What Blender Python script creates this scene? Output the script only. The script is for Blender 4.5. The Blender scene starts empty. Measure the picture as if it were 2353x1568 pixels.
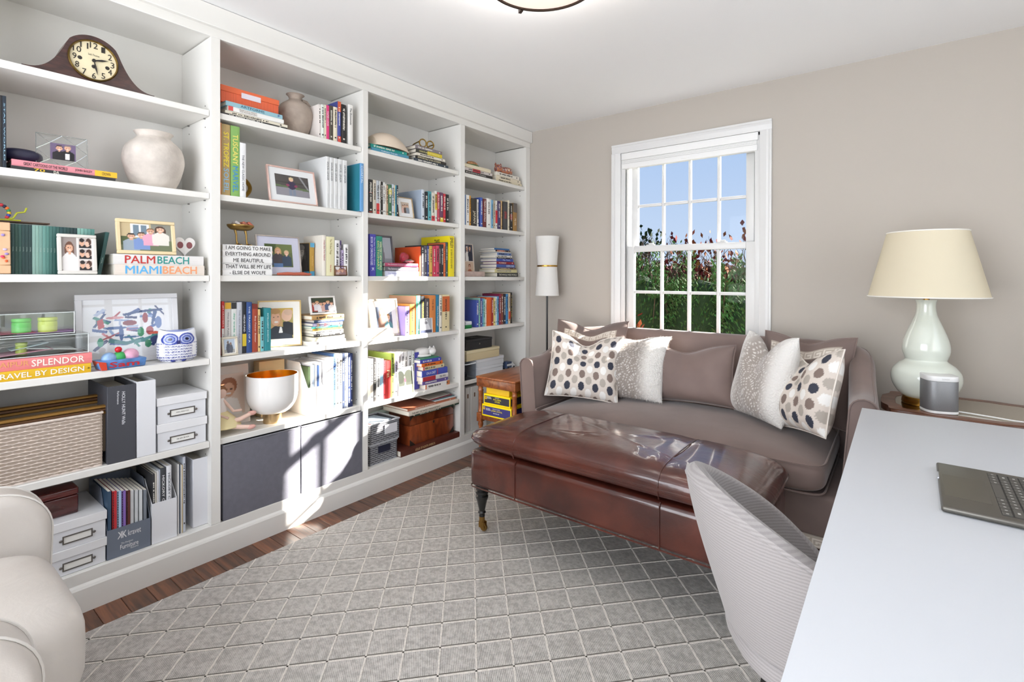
import bpy, bmesh, math, random
from mathutils import Vector, Matrix
random.seed(7)
SC = bpy.context.scene
COL = SC.collection
R = math.radians
PI = math.pi

# ------------------------------------------------------------------ camera
FPX, YAW, PITCH, ROLL, PPY = 1153.9864, .6581, -.0058, .0023, 645.996
CAM = Vector((2.3912, -3.3484, 1.2471))
fw = Vector((-math.sin(YAW) * math.cos(PITCH), math.cos(YAW) * math.cos(PITCH), math.sin(PITCH)))
rt = Vector((math.cos(YAW), math.sin(YAW), 0))
up = rt.cross(fw)
rt, up = rt * math.cos(ROLL) + up * math.sin(ROLL), up * math.cos(ROLL) - rt * math.sin(ROLL)
cd = bpy.data.cameras.new('camera')
cam = bpy.data.objects.new('camera', cd)
COL.objects.link(cam)
cam.matrix_world = Matrix(((rt.x, up.x, -fw.x, CAM.x), (rt.y, up.y, -fw.y, CAM.y), (rt.z, up.z, -fw.z, CAM.z), (0, 0, 0, 1)))
cd.sensor_fit = 'HORIZONTAL'
cd.sensor_width = 36
cd.lens = 36 * FPX / 2353
cd.shift_y = (PPY - 784) / 2353
cd.clip_start = .02
SC.camera = cam

# ------------------------------------------------------------------ sky, sun, daylight, exposure
W = bpy.data.worlds.new('sky')
SC.world = W
W.use_nodes = True
wn = W.node_tree
wn.nodes.clear()
wo = wn.nodes.new('ShaderNodeOutputWorld')
wb = wn.nodes.new('ShaderNodeBackground')
wr = wn.nodes.new('ShaderNodeValToRGB')
ws = wn.nodes.new('ShaderNodeSeparateXYZ')
wt = wn.nodes.new('ShaderNodeTexCoord')
wn.links.new(wt.outputs['Generated'], ws.inputs[0])
wn.links.new(ws.outputs['Z'], wr.inputs[0])
wr.color_ramp.elements[0].position = 0
wr.color_ramp.elements[0].color = (.56, .68, .86, 1)
wr.color_ramp.elements[1].position = .45
wr.color_ramp.elements[1].color = (.27, .45, .78, 1)
wn.links.new(wr.outputs[0], wb.inputs[0])
wb.inputs[1].default_value = 1.0
wn.links.new(wb.outputs[0], wo.inputs[0])

def lamp(kind, name, loc, direction, energy, color=(1, 1, 1), size=None, size_y=None):
    l = bpy.data.lights.new(name, kind)
    l.energy = energy
    l.color = color
    if kind == 'AREA':
        l.shape = 'RECTANGLE'
        l.size, l.size_y = size, size_y
    o = bpy.data.objects.new(name, l)
    COL.objects.link(o)
    o.location = loc
    o.rotation_euler = Vector(direction).to_track_quat('-Z', 'Y').to_euler()
    return l
sun = lamp('SUN', 'sun', (6, 8, 6), (-1, -1.31, -.708), 34, (1, .95, .88))
sun.angle = R(.6)
# right wall window daylight, plus an added fill lamp at an invented rear window
lamp('AREA', 'daylight_right_window', (3.98, -1.75, 1.45), (-1, 0, .2), 17, (.94, .97, 1), 1.9, 1.5)
lamp('AREA', 'rear_fill_lamp', (1.5, -4.88, 1.2), (0, 1, .12), 132, (.93, .96, 1), 2.6, 2.1)
SC.view_settings.view_transform = 'Standard'
SC.view_settings.look = 'None'
SC.view_settings.gamma = 1
SC.view_settings.use_curve_mapping = False
SC.view_settings.exposure = .12

# ------------------------------------------------------------------ pixel -> place helpers
def ray(u, v):
    return fw + rt * ((u - 1176.5) / FPX) - up * ((v - PPY) / FPX)
def pl(u, v, ax, val):
    d = ray(u, v)
    i = 'xyz'.index(ax)
    return CAM + d * ((val - CAM[i]) / d[i])
ZO = dict(Z1=(0, 0, 3.4096), Z2=(0, 440, 3.4096), Z3=(0, 840, 3.2673), Z4=(480, 160, 4.6105), Z5=(490, 490, 4.6108),
          Z6=(490, 780, 3.5649), R1=(830, 180, 4.3561), R2=(830, 510, 5.6), R3=(830, 750, 4.4805), P=(0, 0, 1))
def YZ(zo, a, b, x):
    o = ZO[zo]
    p = pl(o[0] + a / o[2], o[1] + b / o[2], 'x', x)
    return p.y, p.z

# ------------------------------------------------------------------ colours and materials
def lin(h):
    if not isinstance(h, str):
        return h
    c = [int(h[i:i + 2], 16) / 255 for i in (0, 2, 4)]
    return tuple(x / 12.92 if x <= .04045 else ((x + .055) / 1.055) ** 2.4 for x in c)
_M = {}
def mat(col, rough=.6, metal=0, noise=0, nscale=8, bump=0, bscale=40, coat=0, name=None, spec=.5, sheen=0, detail=3, stretch=None):
    k = (col, rough, metal, noise, nscale, bump, bscale, coat, spec, sheen, stretch)
    if k in _M:
        return _M[k]
    m = bpy.data.materials.new(name or 'paint_' + str(col))
    m.use_nodes = True
    nt = m.node_tree
    b = nt.nodes['Principled BSDF']
    c = lin(col)
    b.inputs['Base Color'].default_value = (*c, 1)
    b.inputs['Roughness'].default_value = rough
    b.inputs['Metallic'].default_value = metal
    b.inputs['Specular IOR Level'].default_value = spec
    if coat:
        b.inputs['Coat Weight'].default_value = coat
        b.inputs['Coat Roughness'].default_value = .12
    if sheen:
        b.inputs['Sheen Weight'].default_value = sheen
        b.inputs['Sheen Roughness'].default_value = .4
    if noise or bump:
        tc = nt.nodes.new('ShaderNodeTexCoord')
        src = tc.outputs['Object']
        if stretch:
            mp = nt.nodes.new('ShaderNodeMapping')
            mp.inputs['Scale'].default_value = stretch
            nt.links.new(src, mp.inputs[0])
            src = mp.outputs[0]
    if noise:
        n = nt.nodes.new('ShaderNodeTexNoise')
        n.inputs['Scale'].default_value = nscale
        n.inputs['Detail'].default_value = detail
        r = nt.nodes.new('ShaderNodeValToRGB')
        r.color_ramp.elements[0].position = .3
        r.color_ramp.elements[1].position = .7
        r.color_ramp.elements[0].color = (*[x * (1 - noise) for x in c], 1)
        r.color_ramp.elements[1].color = (*[min(1, x * (1 + noise)) for x in c], 1)
        nt.links.new(src, n.inputs['Vector'])
        nt.links.new(n.outputs[0], r.inputs[0])
        nt.links.new(r.outputs[0], b.inputs['Base Color'])
    if bump:
        n2 = nt.nodes.new('ShaderNodeTexNoise')
        n2.inputs['Scale'].default_value = bscale
        n2.inputs['Detail'].default_value = 4
        bp = nt.nodes.new('ShaderNodeBump')
        bp.inputs['Strength'].default_value = min(1, bump)
        bp.inputs['Distance'].default_value = .01 * max(1, bump)
        nt.links.new(src, n2.inputs['Vector'])
        nt.links.new(n2.outputs[0], bp.inputs['Height'])
        nt.links.new(bp.outputs[0], b.inputs['Normal'])
    _M[k] = m
    return m
def glass(name, col=(1, 1, 1), rough=0, alpha=.12, ior=1.45):
    """thin clear sheet: mostly transparent with a glossy face"""
    m = bpy.data.materials.new(name)
    m.use_nodes = True
    nt = m.node_tree
    nt.nodes.clear()
    o = nt.nodes.new('ShaderNodeOutputMaterial')
    t = nt.nodes.new('ShaderNodeBsdfTransparent')
    t.inputs[0].default_value = (*col, 1)
    g = nt.nodes.new('ShaderNodeBsdfGlossy')
    g.inputs['Roughness'].default_value = rough
    lw = nt.nodes.new('ShaderNodeLayerWeight')
    lw.inputs[0].default_value = .5
    pw5 = nt.nodes.new('ShaderNodeMath')
    pw5.operation = 'POWER'
    pw5.inputs[1].default_value = 4
    fr = nt.nodes.new('ShaderNodeMath')
    fr.operation = 'MULTIPLY_ADD'
    f0 = ((ior - 1) / (ior + 1)) ** 2
    fr.inputs[1].default_value = 1 - f0
    fr.inputs[2].default_value = f0
    nt.links.new(lw.outputs['Facing'], pw5.inputs[0])
    nt.links.new(pw5.outputs[0], fr.inputs[0])
    mx = nt.nodes.new('ShaderNodeMixShader')
    nt.links.new(fr.outputs[0], mx.inputs[0])
    nt.links.new(t.outputs[0], mx.inputs[1])
    nt.links.new(g.outputs[0], mx.inputs[2])
    nt.links.new(mx.outputs[0], o.inputs[0])
    return m
def painted(name='painted_print', rough=.45, bump=0, bscale=200, sheen=0, coat=0, stretch=None):
    k = ('P', name, rough, bump, bscale, sheen)
    if k in _M:
        return _M[k]
    m = mat('808080', rough, bump=bump, bscale=bscale, name=name, sheen=sheen, coat=coat, spec=.5, stretch=stretch or (1, 1, 1)).copy()
    m.name = name
    nt = m.node_tree
    a = nt.nodes.new('ShaderNodeVertexColor')
    a.layer_name = 'Col'
    nt.links.new(a.outputs[0], nt.nodes['Principled BSDF'].inputs['Base Color'])
    _M[k] = m
    return m

# ------------------------------------------------------------------ mesh helpers
class MB:
    def __init__(s):
        s.v, s.f = [], []
    def add(s, vs, fs):
        n = len(s.v)
        s.v += [tuple(p) for p in vs]
        s.f += [tuple(i + n for i in f) for f in fs]
        return s
    def box(s, x0, x1, y0, y1, z0, z1):
        vs = [(x, y, z) for x in (x0, x1) for y in (y0, y1) for z in (z0, z1)]
        return s.add(vs, [(0, 1, 3, 2), (4, 6, 7, 5), (0, 4, 5, 1), (2, 3, 7, 6), (0, 2, 6, 4), (1, 5, 7, 3)])
    def prism(s, poly, axis, a, b):
        """poly in the two other axes (cyclic order), extruded along axis from a to b"""
        n = len(poly)
        def pt(p, t):
            return {'x': (t, p[0], p[1]), 'y': (p[0], t, p[1]), 'z': (p[0], p[1], t)}[axis]
        vs = [pt(p, a) for p in poly] + [pt(p, b) for p in poly]
        fs = [tuple(range(n)), tuple(range(2 * n - 1, n - 1, -1))] + [(i, i + n, (i + 1) % n + n, (i + 1) % n) for i in range(n)]
        return s.add(vs, fs)
    def lathe(s, prof, seg=32, c=(0, 0, 0), sx=1, sy=1, cap=True):
        n = len(prof)
        vs = [(c[0] + r * sx * math.cos(2 * PI * k / seg), c[1] + r * sy * math.sin(2 * PI * k / seg), c[2] + z) for k in range(seg) for r, z in prof]
        fs = [(k * n + i, ((k + 1) % seg) * n + i, ((k + 1) % seg) * n + i + 1, k * n + i + 1) for k in range(seg) for i in range(n - 1)]
        m = len(s.v)
        s.add(vs, fs)
        if prof[0] == prof[-1] or abs(prof[0][1] - prof[-1][1]) < 1e-6 or not cap:
            return s
        if prof[0][0] > 1e-5:
            s.f.append(tuple(m + k * n for k in range(seg - 1, -1, -1)))
        if prof[-1][0] > 1e-5:
            s.f.append(tuple(m + k * n + n - 1 for k in range(seg)))
        return s
    def tube(s, pts, r, seg=8, closed=False):
        pts = [Vector(p) for p in pts]
        n = len(pts)
        m = len(s.v)
        prev = None
        for i, p in enumerate(pts):
            t = (pts[(i + 1) % n] - pts[i - 1]) if closed else (pts[min(i + 1, n - 1)] - pts[max(i - 1, 0)])
            t.normalize()
            if prev is None:
                prev = Vector((0, 0, 1)) if abs(t.z) < .9 else Vector((1, 0, 0))
            a = (prev - t * prev.dot(t)).normalized()
            prev = a
            b = t.cross(a)
            rr = r[i] if isinstance(r, (list, tuple)) else r
            for k in range(seg):
                s.v.append(tuple(p + (a * math.cos(2 * PI * k / seg) + b * math.sin(2 * PI * k / seg)) * rr))
        for i in range(n if closed else n - 1):
            j = (i + 1) % n
            for k in range(seg):
                s.f.append((m + i * seg + k, m + i * seg + (k + 1) % seg, m + j * seg + (k + 1) % seg, m + j * seg + k))
        if not closed:
            s.f.append(tuple(m + k for k in range(seg - 1, -1, -1)))
            s.f.append(tuple(m + (n - 1) * seg + k for k in range(seg)))
        return s
    def grid(s, fn, nu, nv, wrap_u=False):
        m = len(s.v)
        for i in range(nu + (0 if wrap_u else 1)):
            for j in range(nv + 1):
                s.v.append(tuple(fn(i / nu, j / nv)))
        N = nu if wrap_u else nu + 1
        for i in range(nu):
            for j in range(nv):
                a, b = m + i * (nv + 1) + j, m + ((i + 1) % N) * (nv + 1) + j
                s.f.append((a, b, b + 1, a + 1))
        return s
    def ball(s, c, rx, ry=None, rz=None, seg=16, e=1.0, e2=None):
        """ellipsoid / superquadric"""
        ry, rz, e2 = ry or rx, rz or rx, e2 or e
        pw = lambda q, k: math.copysign(abs(q) ** k, q)
        def fn(u, v):
            a, b = 2 * PI * u, PI * (v - .5)
            return (c[0] + rx * pw(math.cos(b), e2) * pw(math.cos(a), e), c[1] + ry * pw(math.cos(b), e2) * pw(math.sin(a), e), c[2] + rz * pw(math.sin(b), e2))
        return s.grid(fn, seg * 2, seg, True)
    def mesh(s, name, smooth=None, bevel=0, bseg=2, weld=False):
        me = bpy.data.meshes.new(name)
        me.from_pydata(s.v, [], s.f)
        bm = bmesh.new()
        bm.from_mesh(me)
        if weld:
            bmesh.ops.remove_doubles(bm, verts=bm.verts, dist=1e-5)
        if bevel:
            bmesh.ops.bevel(bm, geom=[e for e in bm.edges if len(e.link_faces) == 2 and e.calc_face_angle(0) > .5], offset=bevel, segments=bseg, profile=.5, affect='EDGES', clamp_overlap=True)
        bmesh.ops.recalc_face_normals(bm, faces=bm.faces)
        bm.to_mesh(me)
        bm.free()
        if smooth is None:
            smooth = len(me.polygons) > 12
        if smooth:
            me.polygons.foreach_set('use_smooth', [True] * len(me.polygons))
            me.set_sharp_from_angle(angle=R(40))
        return me
def obj(name, me, m=None, parent=None, loc=None, rot=None):
    if isinstance(me, MB):
        me = me.mesh(name)
    o = bpy.data.objects.new(name, me)
    if m is not None and not me.materials:
        me.materials.append(m)
    COL.objects.link(o)
    o.parent = parent
    if loc is not None:
        o.location = loc
    if rot is not None:
        o.rotation_euler = rot
    return o
def tag(o, label, cat, group=None):
    o['label'], o['category'] = label, cat
    if group:
        o['group'] = group
    return o
def thing(name, label, cat, loc=(0, 0, 0), rot=(0, 0, 0), group=None):
    o = bpy.data.objects.new(name, None)
    o.empty_display_size = .05
    COL.objects.link(o)
    o.location, o.rotation_euler = loc, rot
    return tag(o, label, cat, group)
def struct(name, me, m):
    o = obj(name, me, m)
    o['kind'] = 'structure'
    return o
def bx(x0, x1, y0, y1, z0, z1):
    return MB().box(x0, x1, y0, y1, z0, z1)
def rbox(name, x0, x1, y0, y1, z0, z1, r=.003, seg=2):
    return bx(x0, x1, y0, y1, z0, z1).mesh(name, bevel=r, bseg=seg, smooth=True)
def smooth_fn(t):
    t = max(0, min(1, t))
    return t * t * (3 - 2 * t)

# ------------------------------------------------------------------ painted prints: shapes rasterised to a fine grid of point colours
def inside(poly, x, y):
    c = False
    j = len(poly) - 1
    for i in range(len(poly)):
        xi, yi = poly[i]
        xj, yj = poly[j]
        if (yi > y) != (yj > y) and x < (xj - xi) * (y - yi) / (yj - yi) + xi:
            c = not c
        j = i
    return c
def shade(shapes, x, y):
    col = None
    for sh in shapes:
        k, c = sh[0], sh[-1]
        if k == 'r':
            if sh[1] <= x <= sh[3] and sh[2] <= y <= sh[4]:
                col = c
        elif k == 'e':
            if ((x - sh[1]) / sh[3]) ** 2 + ((y - sh[2]) / sh[4]) ** 2 <= 1:
                col = c
        elif k == 'p':
            if inside(sh[1], x, y):
                col = c
    return lin(col)
def put_colors(me, cols):
    at = me.color_attributes.new('Col', 'FLOAT_COLOR', 'POINT')
    at.data.foreach_set('color', [q for c in cols for q in (c[0], c[1], c[2], 1)])
def print_mesh(name, w, h, shapes, n=44):
    """a flat print w x h in the local YZ plane facing +X, origin bottom centre"""
    nv = max(4, int(n * h / max(w, h)))
    nu = max(4, int(n * w / max(w, h)))
    mb = MB().grid(lambda a, b: (0, (a - .5) * w, b * h), nu, nv)
    me = mb.mesh(name, smooth=False)
    put_colors(me, [shade(shapes, v[1] / w + .5, v[2] / h) for v in mb.v])
    return me

# ------------------------------------------------------------------ lettering
_T = {}
def text_mesh(s, bold=0):
    k = (s, bold)
    if k not in _T:
        cu = bpy.data.curves.new('lettering', 'FONT')
        cu.body = s
        cu.resolution_u = 2
        o = bpy.data.objects.new('lettering', cu)
        COL.objects.link(o)
        me = bpy.data.meshes.new_from_object(o)
        COL.objects.unlink(o)
        bpy.data.objects.remove(o)
        if bold:                                    # heavier strokes: shifted copies a hair apart in depth
            vv = [tuple(v.co) for v in me.vertices]
            ff = [tuple(p.vertices) for p in me.polygons]
            V, F_ = [], []
            for q, (dx, dy) in enumerate(((0, 0), (bold, 0), (-bold, 0), (0, bold), (0, -bold))):
                F_ += [tuple(a + len(V) for a in f) for f in ff]
                V += [(x + dx, y + dy, z + .00003 * q) for x, y, z in vv]
            me = bpy.data.meshes.new('lettering')
            me.from_pydata(V, [], F_)
        vs = [v.co for v in me.vertices]
        _T[k] = (me, min(v.x for v in vs), max(v.x for v in vs), min(v.y for v in vs), max(v.y for v in vs))
    return _T[k]
def letter(s, w, h, mtl, parent, origin, xdir, ydir, bold=0, name='lettering', keep=False):
    """text fitted to a w x h box centred at origin; xdir reading direction, ydir up of the letters (local to parent)"""
    me0, x0, x1, y0, y1 = text_mesh(s, bold)
    me = me0.copy()
    sx, sy = w / (x1 - x0), h / (y1 - y0)
    if keep:
        sx = sy = min(sx, sy)
    X, Y = Vector(xdir), Vector(ydir)
    Nn = X.cross(Y).normalized()
    M4 = Matrix(((X.x * sx, Y.x * sy, Nn.x, 0), (X.y * sx, Y.y * sy, Nn.y, 0), (X.z * sx, Y.z * sy, Nn.z, 0), (0, 0, 0, 1)))
    me.transform(Matrix.Translation((-(x0 + x1) / 2, -(y0 + y1) / 2, 0)))
    me.transform(M4)
    me.transform(Matrix.Translation(Vector(origin) + Nn * .0006))
    me.materials.clear()
    return obj(name, me, mtl, parent)
# ================================================================== the room
WHITE = mat('EAE8E3', .42, name='white_satin_paint')
TRIM = mat('DEDEDD', .35, name='white_trim_paint')
WALL = mat('BAB3AA', .8, bump=.05, bscale=300, name='greige_wall_paint')
CEIL = mat('F4F4F4', .9, name='flat_ceiling_paint')
H = 2.44
XR, YF = 3.8, -4.7
def wall_with_hole(axis, a0, a1, pos0, pos1, holes):
    """slab along axis (x or y) between a0..a1, thickness pos0..pos1, rectangular holes (h0,h1,z0,z1)"""
    mb = MB()
    def put(u0, u1, z0, z1):
        if u1 - u0 > 1e-4 and z1 - z0 > 1e-4:
            if axis == 'x':
                mb.box(u0, u1, pos0, pos1, z0, z1)
            else:
                mb.box(pos0, pos1, u0, u1, z0, z1)
    cur = a0
    for h0, h1, z0, z1 in holes:
        put(cur, h0, 0, H)
        put(h0, h1, 0, z0)
        put(h0, h1, z1, H)
        cur = h1
    put(cur, a1, 0, H)
    return mb
struct('wall_back', wall_with_hole('x', -.36, XR, 0, .15, [(.795, 1.712, .80, 2.145)]), WALL)
struct('wall_right', wall_with_hole('y', YF, 0, XR, XR + .15, [(-2.6, -.9, .75, 2.15)]), WALL)
struct('wall_front', wall_with_hole('x', -.36, XR, YF - .15, YF, [(.25, 2.75, .15, 2.25)]), WALL)
struct('wall_left', bx(-.51, -.36, YF - .15, .15, 0, H), WALL)
struct('ceiling', bx(-.51, XR + .15, YF - .15, .15, H, H + .1), CEIL)
fl = struct('floor', bx(-.51, XR + .15, YF - .15, .15, -.12, -.012), mat('2A1B12', .6))

# hardwood planks, laid across the room
def wood(name, c1, c2, rough=.3, scale=(1, 14, 14), nscale=3, coat=.2, axis_bump=.1):
    m = mat(c1, rough, coat=coat, name=name).copy()
    m.name = name
    nt = m.node_tree
    tc = nt.nodes.new('ShaderNodeTexCoord')
    oi = nt.nodes.new('ShaderNodeObjectInfo')
    ad = nt.nodes.new('ShaderNodeVectorMath')
    mp = nt.nodes.new('ShaderNodeMapping')
    mp.inputs['Scale'].default_value = scale
    n = nt.nodes.new('ShaderNodeTexNoise')
    n.inputs['Scale'].default_value = nscale
    n.inputs['Detail'].default_value = 6
    n.inputs['Distortion'].default_value = 1.2
    r = nt.nodes.new('ShaderNodeValToRGB')
    r.color_ramp.elements[0].position, r.color_ramp.elements[1].position = .32, .68
    r.color_ramp.elements[0].color = (*lin(c2), 1)
    r.color_ramp.elements[1].color = (*lin(c1), 1)
    mul = nt.nodes.new('ShaderNodeMath')
    mul.operation = 'MULTIPLY'
    mul.inputs[1].default_value = 37
    nt.links.new(oi.outputs['Random'], mul.inputs[0])
    nt.links.new(tc.outputs['Object'], ad.inputs[0])
    nt.links.new(mul.outputs[0], ad.inputs[1])
    nt.links.new(ad.outputs[0], mp.inputs[0])
    nt.links.new(mp.outputs[0], n.inputs['Vector'])
    nt.links.new(n.outputs[0], r.inputs[0])
    hv = nt.nodes.new('ShaderNodeHueSaturation')
    vr = nt.nodes.new('ShaderNodeMapRange')
    vr.inputs['To Min'].default_value, vr.inputs['To Max'].default_value = .7, 1.3
    nt.links.new(oi.outputs['Random'], vr.inputs[0])
    nt.links.new(vr.outputs[0], hv.inputs['Value'])
    nt.links.new(r.outputs[0], hv.inputs['Color'])
    nt.links.new(hv.outputs[0], nt.nodes['Principled BSDF'].inputs['Base Color'])
    bp = nt.nodes.new('ShaderNodeBump')
    bp.inputs['Strength'].default_value = axis_bump
    bp.inputs['Distance'].default_value = .003
    nt.links.new(n.outputs[0], bp.inputs['Height'])
    nt.links.new(bp.outputs[0], nt.nodes['Principled BSDF'].inputs['Normal'])
    return m
OAK = wood('dark_oak', '7A4A2E', '3E2416', .28, (1.5, 22, 22), 2)
pw = .083
plank_meshes = {}
nrow = int((4.7) / pw)
for i in range(nrow):
    y = -i * pw
    cuts = [-.3, *sorted(round(random.uniform(.25, 3.4), 2) for _ in range(3)), XR]
    for a, b in zip(cuts, cuts[1:]):
        L = round(max(b - a, .02), 2)
        if L not in plank_meshes:
            plank_meshes[L] = bx(0, L - .0012, -pw + .0012, 0, -.012, 0).mesh('plank', bevel=.0012, bseg=1, smooth=False)
        obj('plank', plank_meshes[L], OAK, fl, (a, y, 0))

# ------------------------------------------------------------------ the window over the sofa
PANE = glass('window_pane_glass', ior=1.12)
def sash(root, x0, x1, z0, z1, y0, y1, stile, rail_t, rail_b, cols, zmid, mw=.02):
    for a, b in ((x0, x0 + stile), (x1 - stile, x1)):
        obj('stile', rbox('stile', a, b, y0, y1, z0, z1, .003), TRIM, root)
    obj('rail', rbox('rail', x0 + stile, x1 - stile, y0, y1, z0, z0 + rail_b, .003), TRIM, root)
    obj('rail', rbox('rail', x0 + stile, x1 - stile, y0, y1, z1 - rail_t, z1, .003), TRIM, root)
    gx0, gx1, gz0, gz1 = x0 + stile, x1 - stile, z0 + rail_b, z1 - rail_t
    ym = (y0 + y1) / 2
    for c in cols:
        obj('muntin', rbox('muntin', c - mw / 2, c + mw / 2, y0 + .004, y1 - .004, gz0, gz1, .004), TRIM, root)
    xs = [gx0, *cols, gx1]
    for a, b in zip(xs, xs[1:]):
        a1, b1 = a + (mw / 2 if a != gx0 else 0), b - (mw / 2 if b != gx1 else 0)
        obj('muntin', rbox('muntin', a1, b1, y0 + .004, y1 - .004, zmid - mw / 2, zmid + mw / 2, .004), TRIM, root)
        for q0, q1 in ((gz0, zmid - mw / 2), (zmid + mw / 2, gz1)):
            obj('pane', bx(a1, b1, ym - .0015, ym + .0015, q0, q1), PANE, root)
w1 = bpy.data.objects.new('window_1', None)
COL.objects.link(w1)
w1['kind'] = 'structure'
def casing_profile(o, i, t=.022):
    s = 1 if i > o else -1
    w = abs(i - o)
    return [(o, 0), (o, -t), (o + s * .012, -t), (o + s * .016, -t + .004), (o + s * .03, -t + .002), (i - s * .006, -t + .008), (i, -t + .01), (i, 0)]
CO = (.729, 1.7785, .74, 2.207)
CI = (.795, 1.712)
for o, i in ((CO[0], CI[0]), (CO[1], CI[1])):
    obj('casing', MB().prism(casing_profile(o, i), 'z', CO[2], 2.145).mesh('casing', smooth=False), TRIM, w1)
prof = casing_profile(CO[3], 2.145)
obj('casing', MB().prism([(y, z) for z, y in prof], 'x', CO[0], CO[1]).mesh('casing', smooth=False), TRIM, w1)
obj('sill', rbox('sill', CO[0] - .02, CO[1] + .02, -.045, .06, .775, .80, .006), TRIM, w1)
for a, b in ((CI[0], CI[0] + .03), (CI[1] - .03, CI[1])):
    obj('jamb', rbox('jamb', a, b, .0, .15, .80, 2.145, .002), TRIM, w1)
    obj('jamb_stop', rbox('jamb_stop', min(a + .012, b - .004), max(b - .012, a + .004) + .012, .012, .028, .80, 2.145, .002), TRIM, w1)
obj('head_jamb', bx(CI[0], CI[1], 0, .15, 2.125, 2.145), TRIM, w1)
cols = (1.082, 1.270, 1.459)
sash(w1, .83, 1.678, .805, 1.478, .032, .066, .052, .042, .075, cols, 1.15)
sash(w1, .845, 1.665, 1.45, 2.125, .07, .10, .048, .05, .03, (1.078, 1.262, 1.45), 1.767)
for x in (1.0, 1.48):
    lk = obj('sash_lock', rbox('sash_lock', x - .03, x + .03, .036, .06, 1.478, 1.486, .003), TRIM, w1)
    obj('lock_lever', rbox('lock_lever', x - .012, x + .022, .04, .05, 1.486, 1.496, .003), TRIM, w1)
# pleated shade drawn up under the head
sh = thing('window_shade', 'white pleated shade drawn up at the head of the window', 'window shade', (1.2535, .005, 2.03))
SHD = mat('F1F1F0', .7)
obj('headrail', rbox('headrail', -.452, .448, -.018, .022, .064, .113, .004), SHD, sh)
for k in range(5):
    obj('pleat', rbox('pleat', -.446, .44, -.016 + .002 * (k % 2), .018, .038 + k * .005, .0425 + k * .005, .001, 1), SHD, sh)
obj('bottom_rail', rbox('bottom_rail', -.448, .444, -.019, .021, 0, .037, .004), SHD, sh)
obj('pull_tab', rbox('pull_tab', -.02, .03, -.024, -.018, .012, .018, .002), SHD, sh)

# other windows: right wall, and an invented rear one framing the fill lamp
def plain_window(name, axis, a0, a1, z0, z1, inner, out, n, rows):
    w = bpy.data.objects.new(name, None)
    COL.objects.link(w)
    w['kind'] = 'structure'
    lo, hi = min(inner, out), max(inner, out)
    def bar(nm, u0, u1, q0, q1, p0, p1):
        obj(nm, bx(u0, u1, p0, p1, q0, q1) if axis == 'x' else bx(p0, p1, u0, u1, q0, q1), TRIM, w)
    s = 1 if out > inner else -1
    c0, c1 = sorted((inner - s * .02, inner))
    for u0, u1 in ((a0 - .07, a0), (a1, a1 + .07)):
        bar('casing', u0, u1, z0 - .07, z1 + .07, c0, c1)
    bar('casing', a0, a1, z1, z1 + .07, c0, c1)
    bar('sill', a0, a1, z0 - .07, z0, c0, c1)
    m0, m1 = sorted((inner + s * .05, inner + s * .08))
    for k in range(n + 1):
        u = a0 + (a1 - a0) * k / n
        wd = .03 if k in (0, n, n // 2) else .011
        bar('muntin', max(a0, u - wd), min(a1, u + wd), z0, z1, m0, m1)
    for k in range(rows + 1):
        q = z0 + (z1 - z0) * k / rows
        wd = .03 if k in (0, rows, rows // 2) else .011
        bar('muntin', a0, a1, max(z0, q - wd), min(z1, q + wd), m0 + .002, m1 - .002)
plain_window('window_2', 'y', -2.6, -.9, .75, 2.15, XR, XR + .15, 6, 4)
plain_window('window_3', 'x', .25, 2.75, .15, 2.25, YF, YF - .15, 6, 4)

bb = MB().prism([(-.001, 0), (-.016, 0), (-.016, .11), (-.01, .125), (-.001, .13)], 'x', .02, XR).mesh('baseboard_back', smooth=False)
struct('baseboard_back', bb, TRIM)

# ================================================================== the built-in bookcase
BK = thing('bookcase', 'white built-in bookcase of four bays filling the long wall', 'bookcase')
XB = -.335                      # back panel face
SHELF_Z = dict(A=1.985, B=1.62, C=1.256, D=.888, E=.521, F=.148)
BAYS = {1: (-3.164, -2.409), 2: (-2.37, -1.619), 3: (-1.584, -.824), 4: (-.78, -.06)}
ups = [(-3.204, -3.164), (-2.409, -2.37), (-1.619, -1.584), (-.824, -.78), (-.06, -.003)]
for y0, y1 in ups:
    obj('upright', rbox('upright', XB, -.01, y0, y1, .148, 2.308, .0015, 1), WHITE, BK)
obj('back_panel', bx(XB - .02, XB, -3.204, -.003, 0, 2.43), WHITE, BK)
obj('top_panel', bx(XB, -.03, -3.164, -.06, 2.312, 2.33), WHITE, BK)
obj('header', rbox('header', -.03, -.01, -3.204, -.003, 2.308, 2.36, .0015, 1), WHITE, BK)
obj('cornice', rbox('cornice', -.03, .012, -3.22, -.002, 2.347, 2.438, .002, 1), WHITE, BK)
obj('bottom_deck', bx(XB, -.03, -3.164, -.06, .12, .148), WHITE, BK)
obj('bottom_rail', rbox('bottom_rail', -.03, -.01, -3.204, -.003, .05, .148, .0015, 1), WHITE, BK)
obj('base_board', MB().prism([(-.012, 0), (0, 0), (0, .088), (-.004, .097), (-.0099, .105), (-.012, .105)], 'y', -3.204, -.003).mesh('base_board', smooth=False), WHITE, BK)
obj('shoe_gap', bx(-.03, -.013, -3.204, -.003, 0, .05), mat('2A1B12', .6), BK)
shm = {}
for b, (y0, y1) in BAYS.items():
    for k in 'ABCDE':
        w = round(y1 - y0 - .004, 4)
        if w not in shm:
            shm[w] = rbox('shelf', XB + .002, -.022, 0, w, -.027, 0, .002, 1)
        obj('shelf', shm[w], WHITE, BK, (0, y0 + .002, SHELF_Z[k]))
HOLE = mat('4A4640', .8)
hm = MB().lathe([(.003, -.0008), (.003, .0006)], 8).mesh('peg_hole', smooth=False)
pm = rbox('shelf_pin', -.004, .004, -.007, .001, -.005, 0, .001, 1)
PIN = mat('8A8A88', .35, 1)
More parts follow.
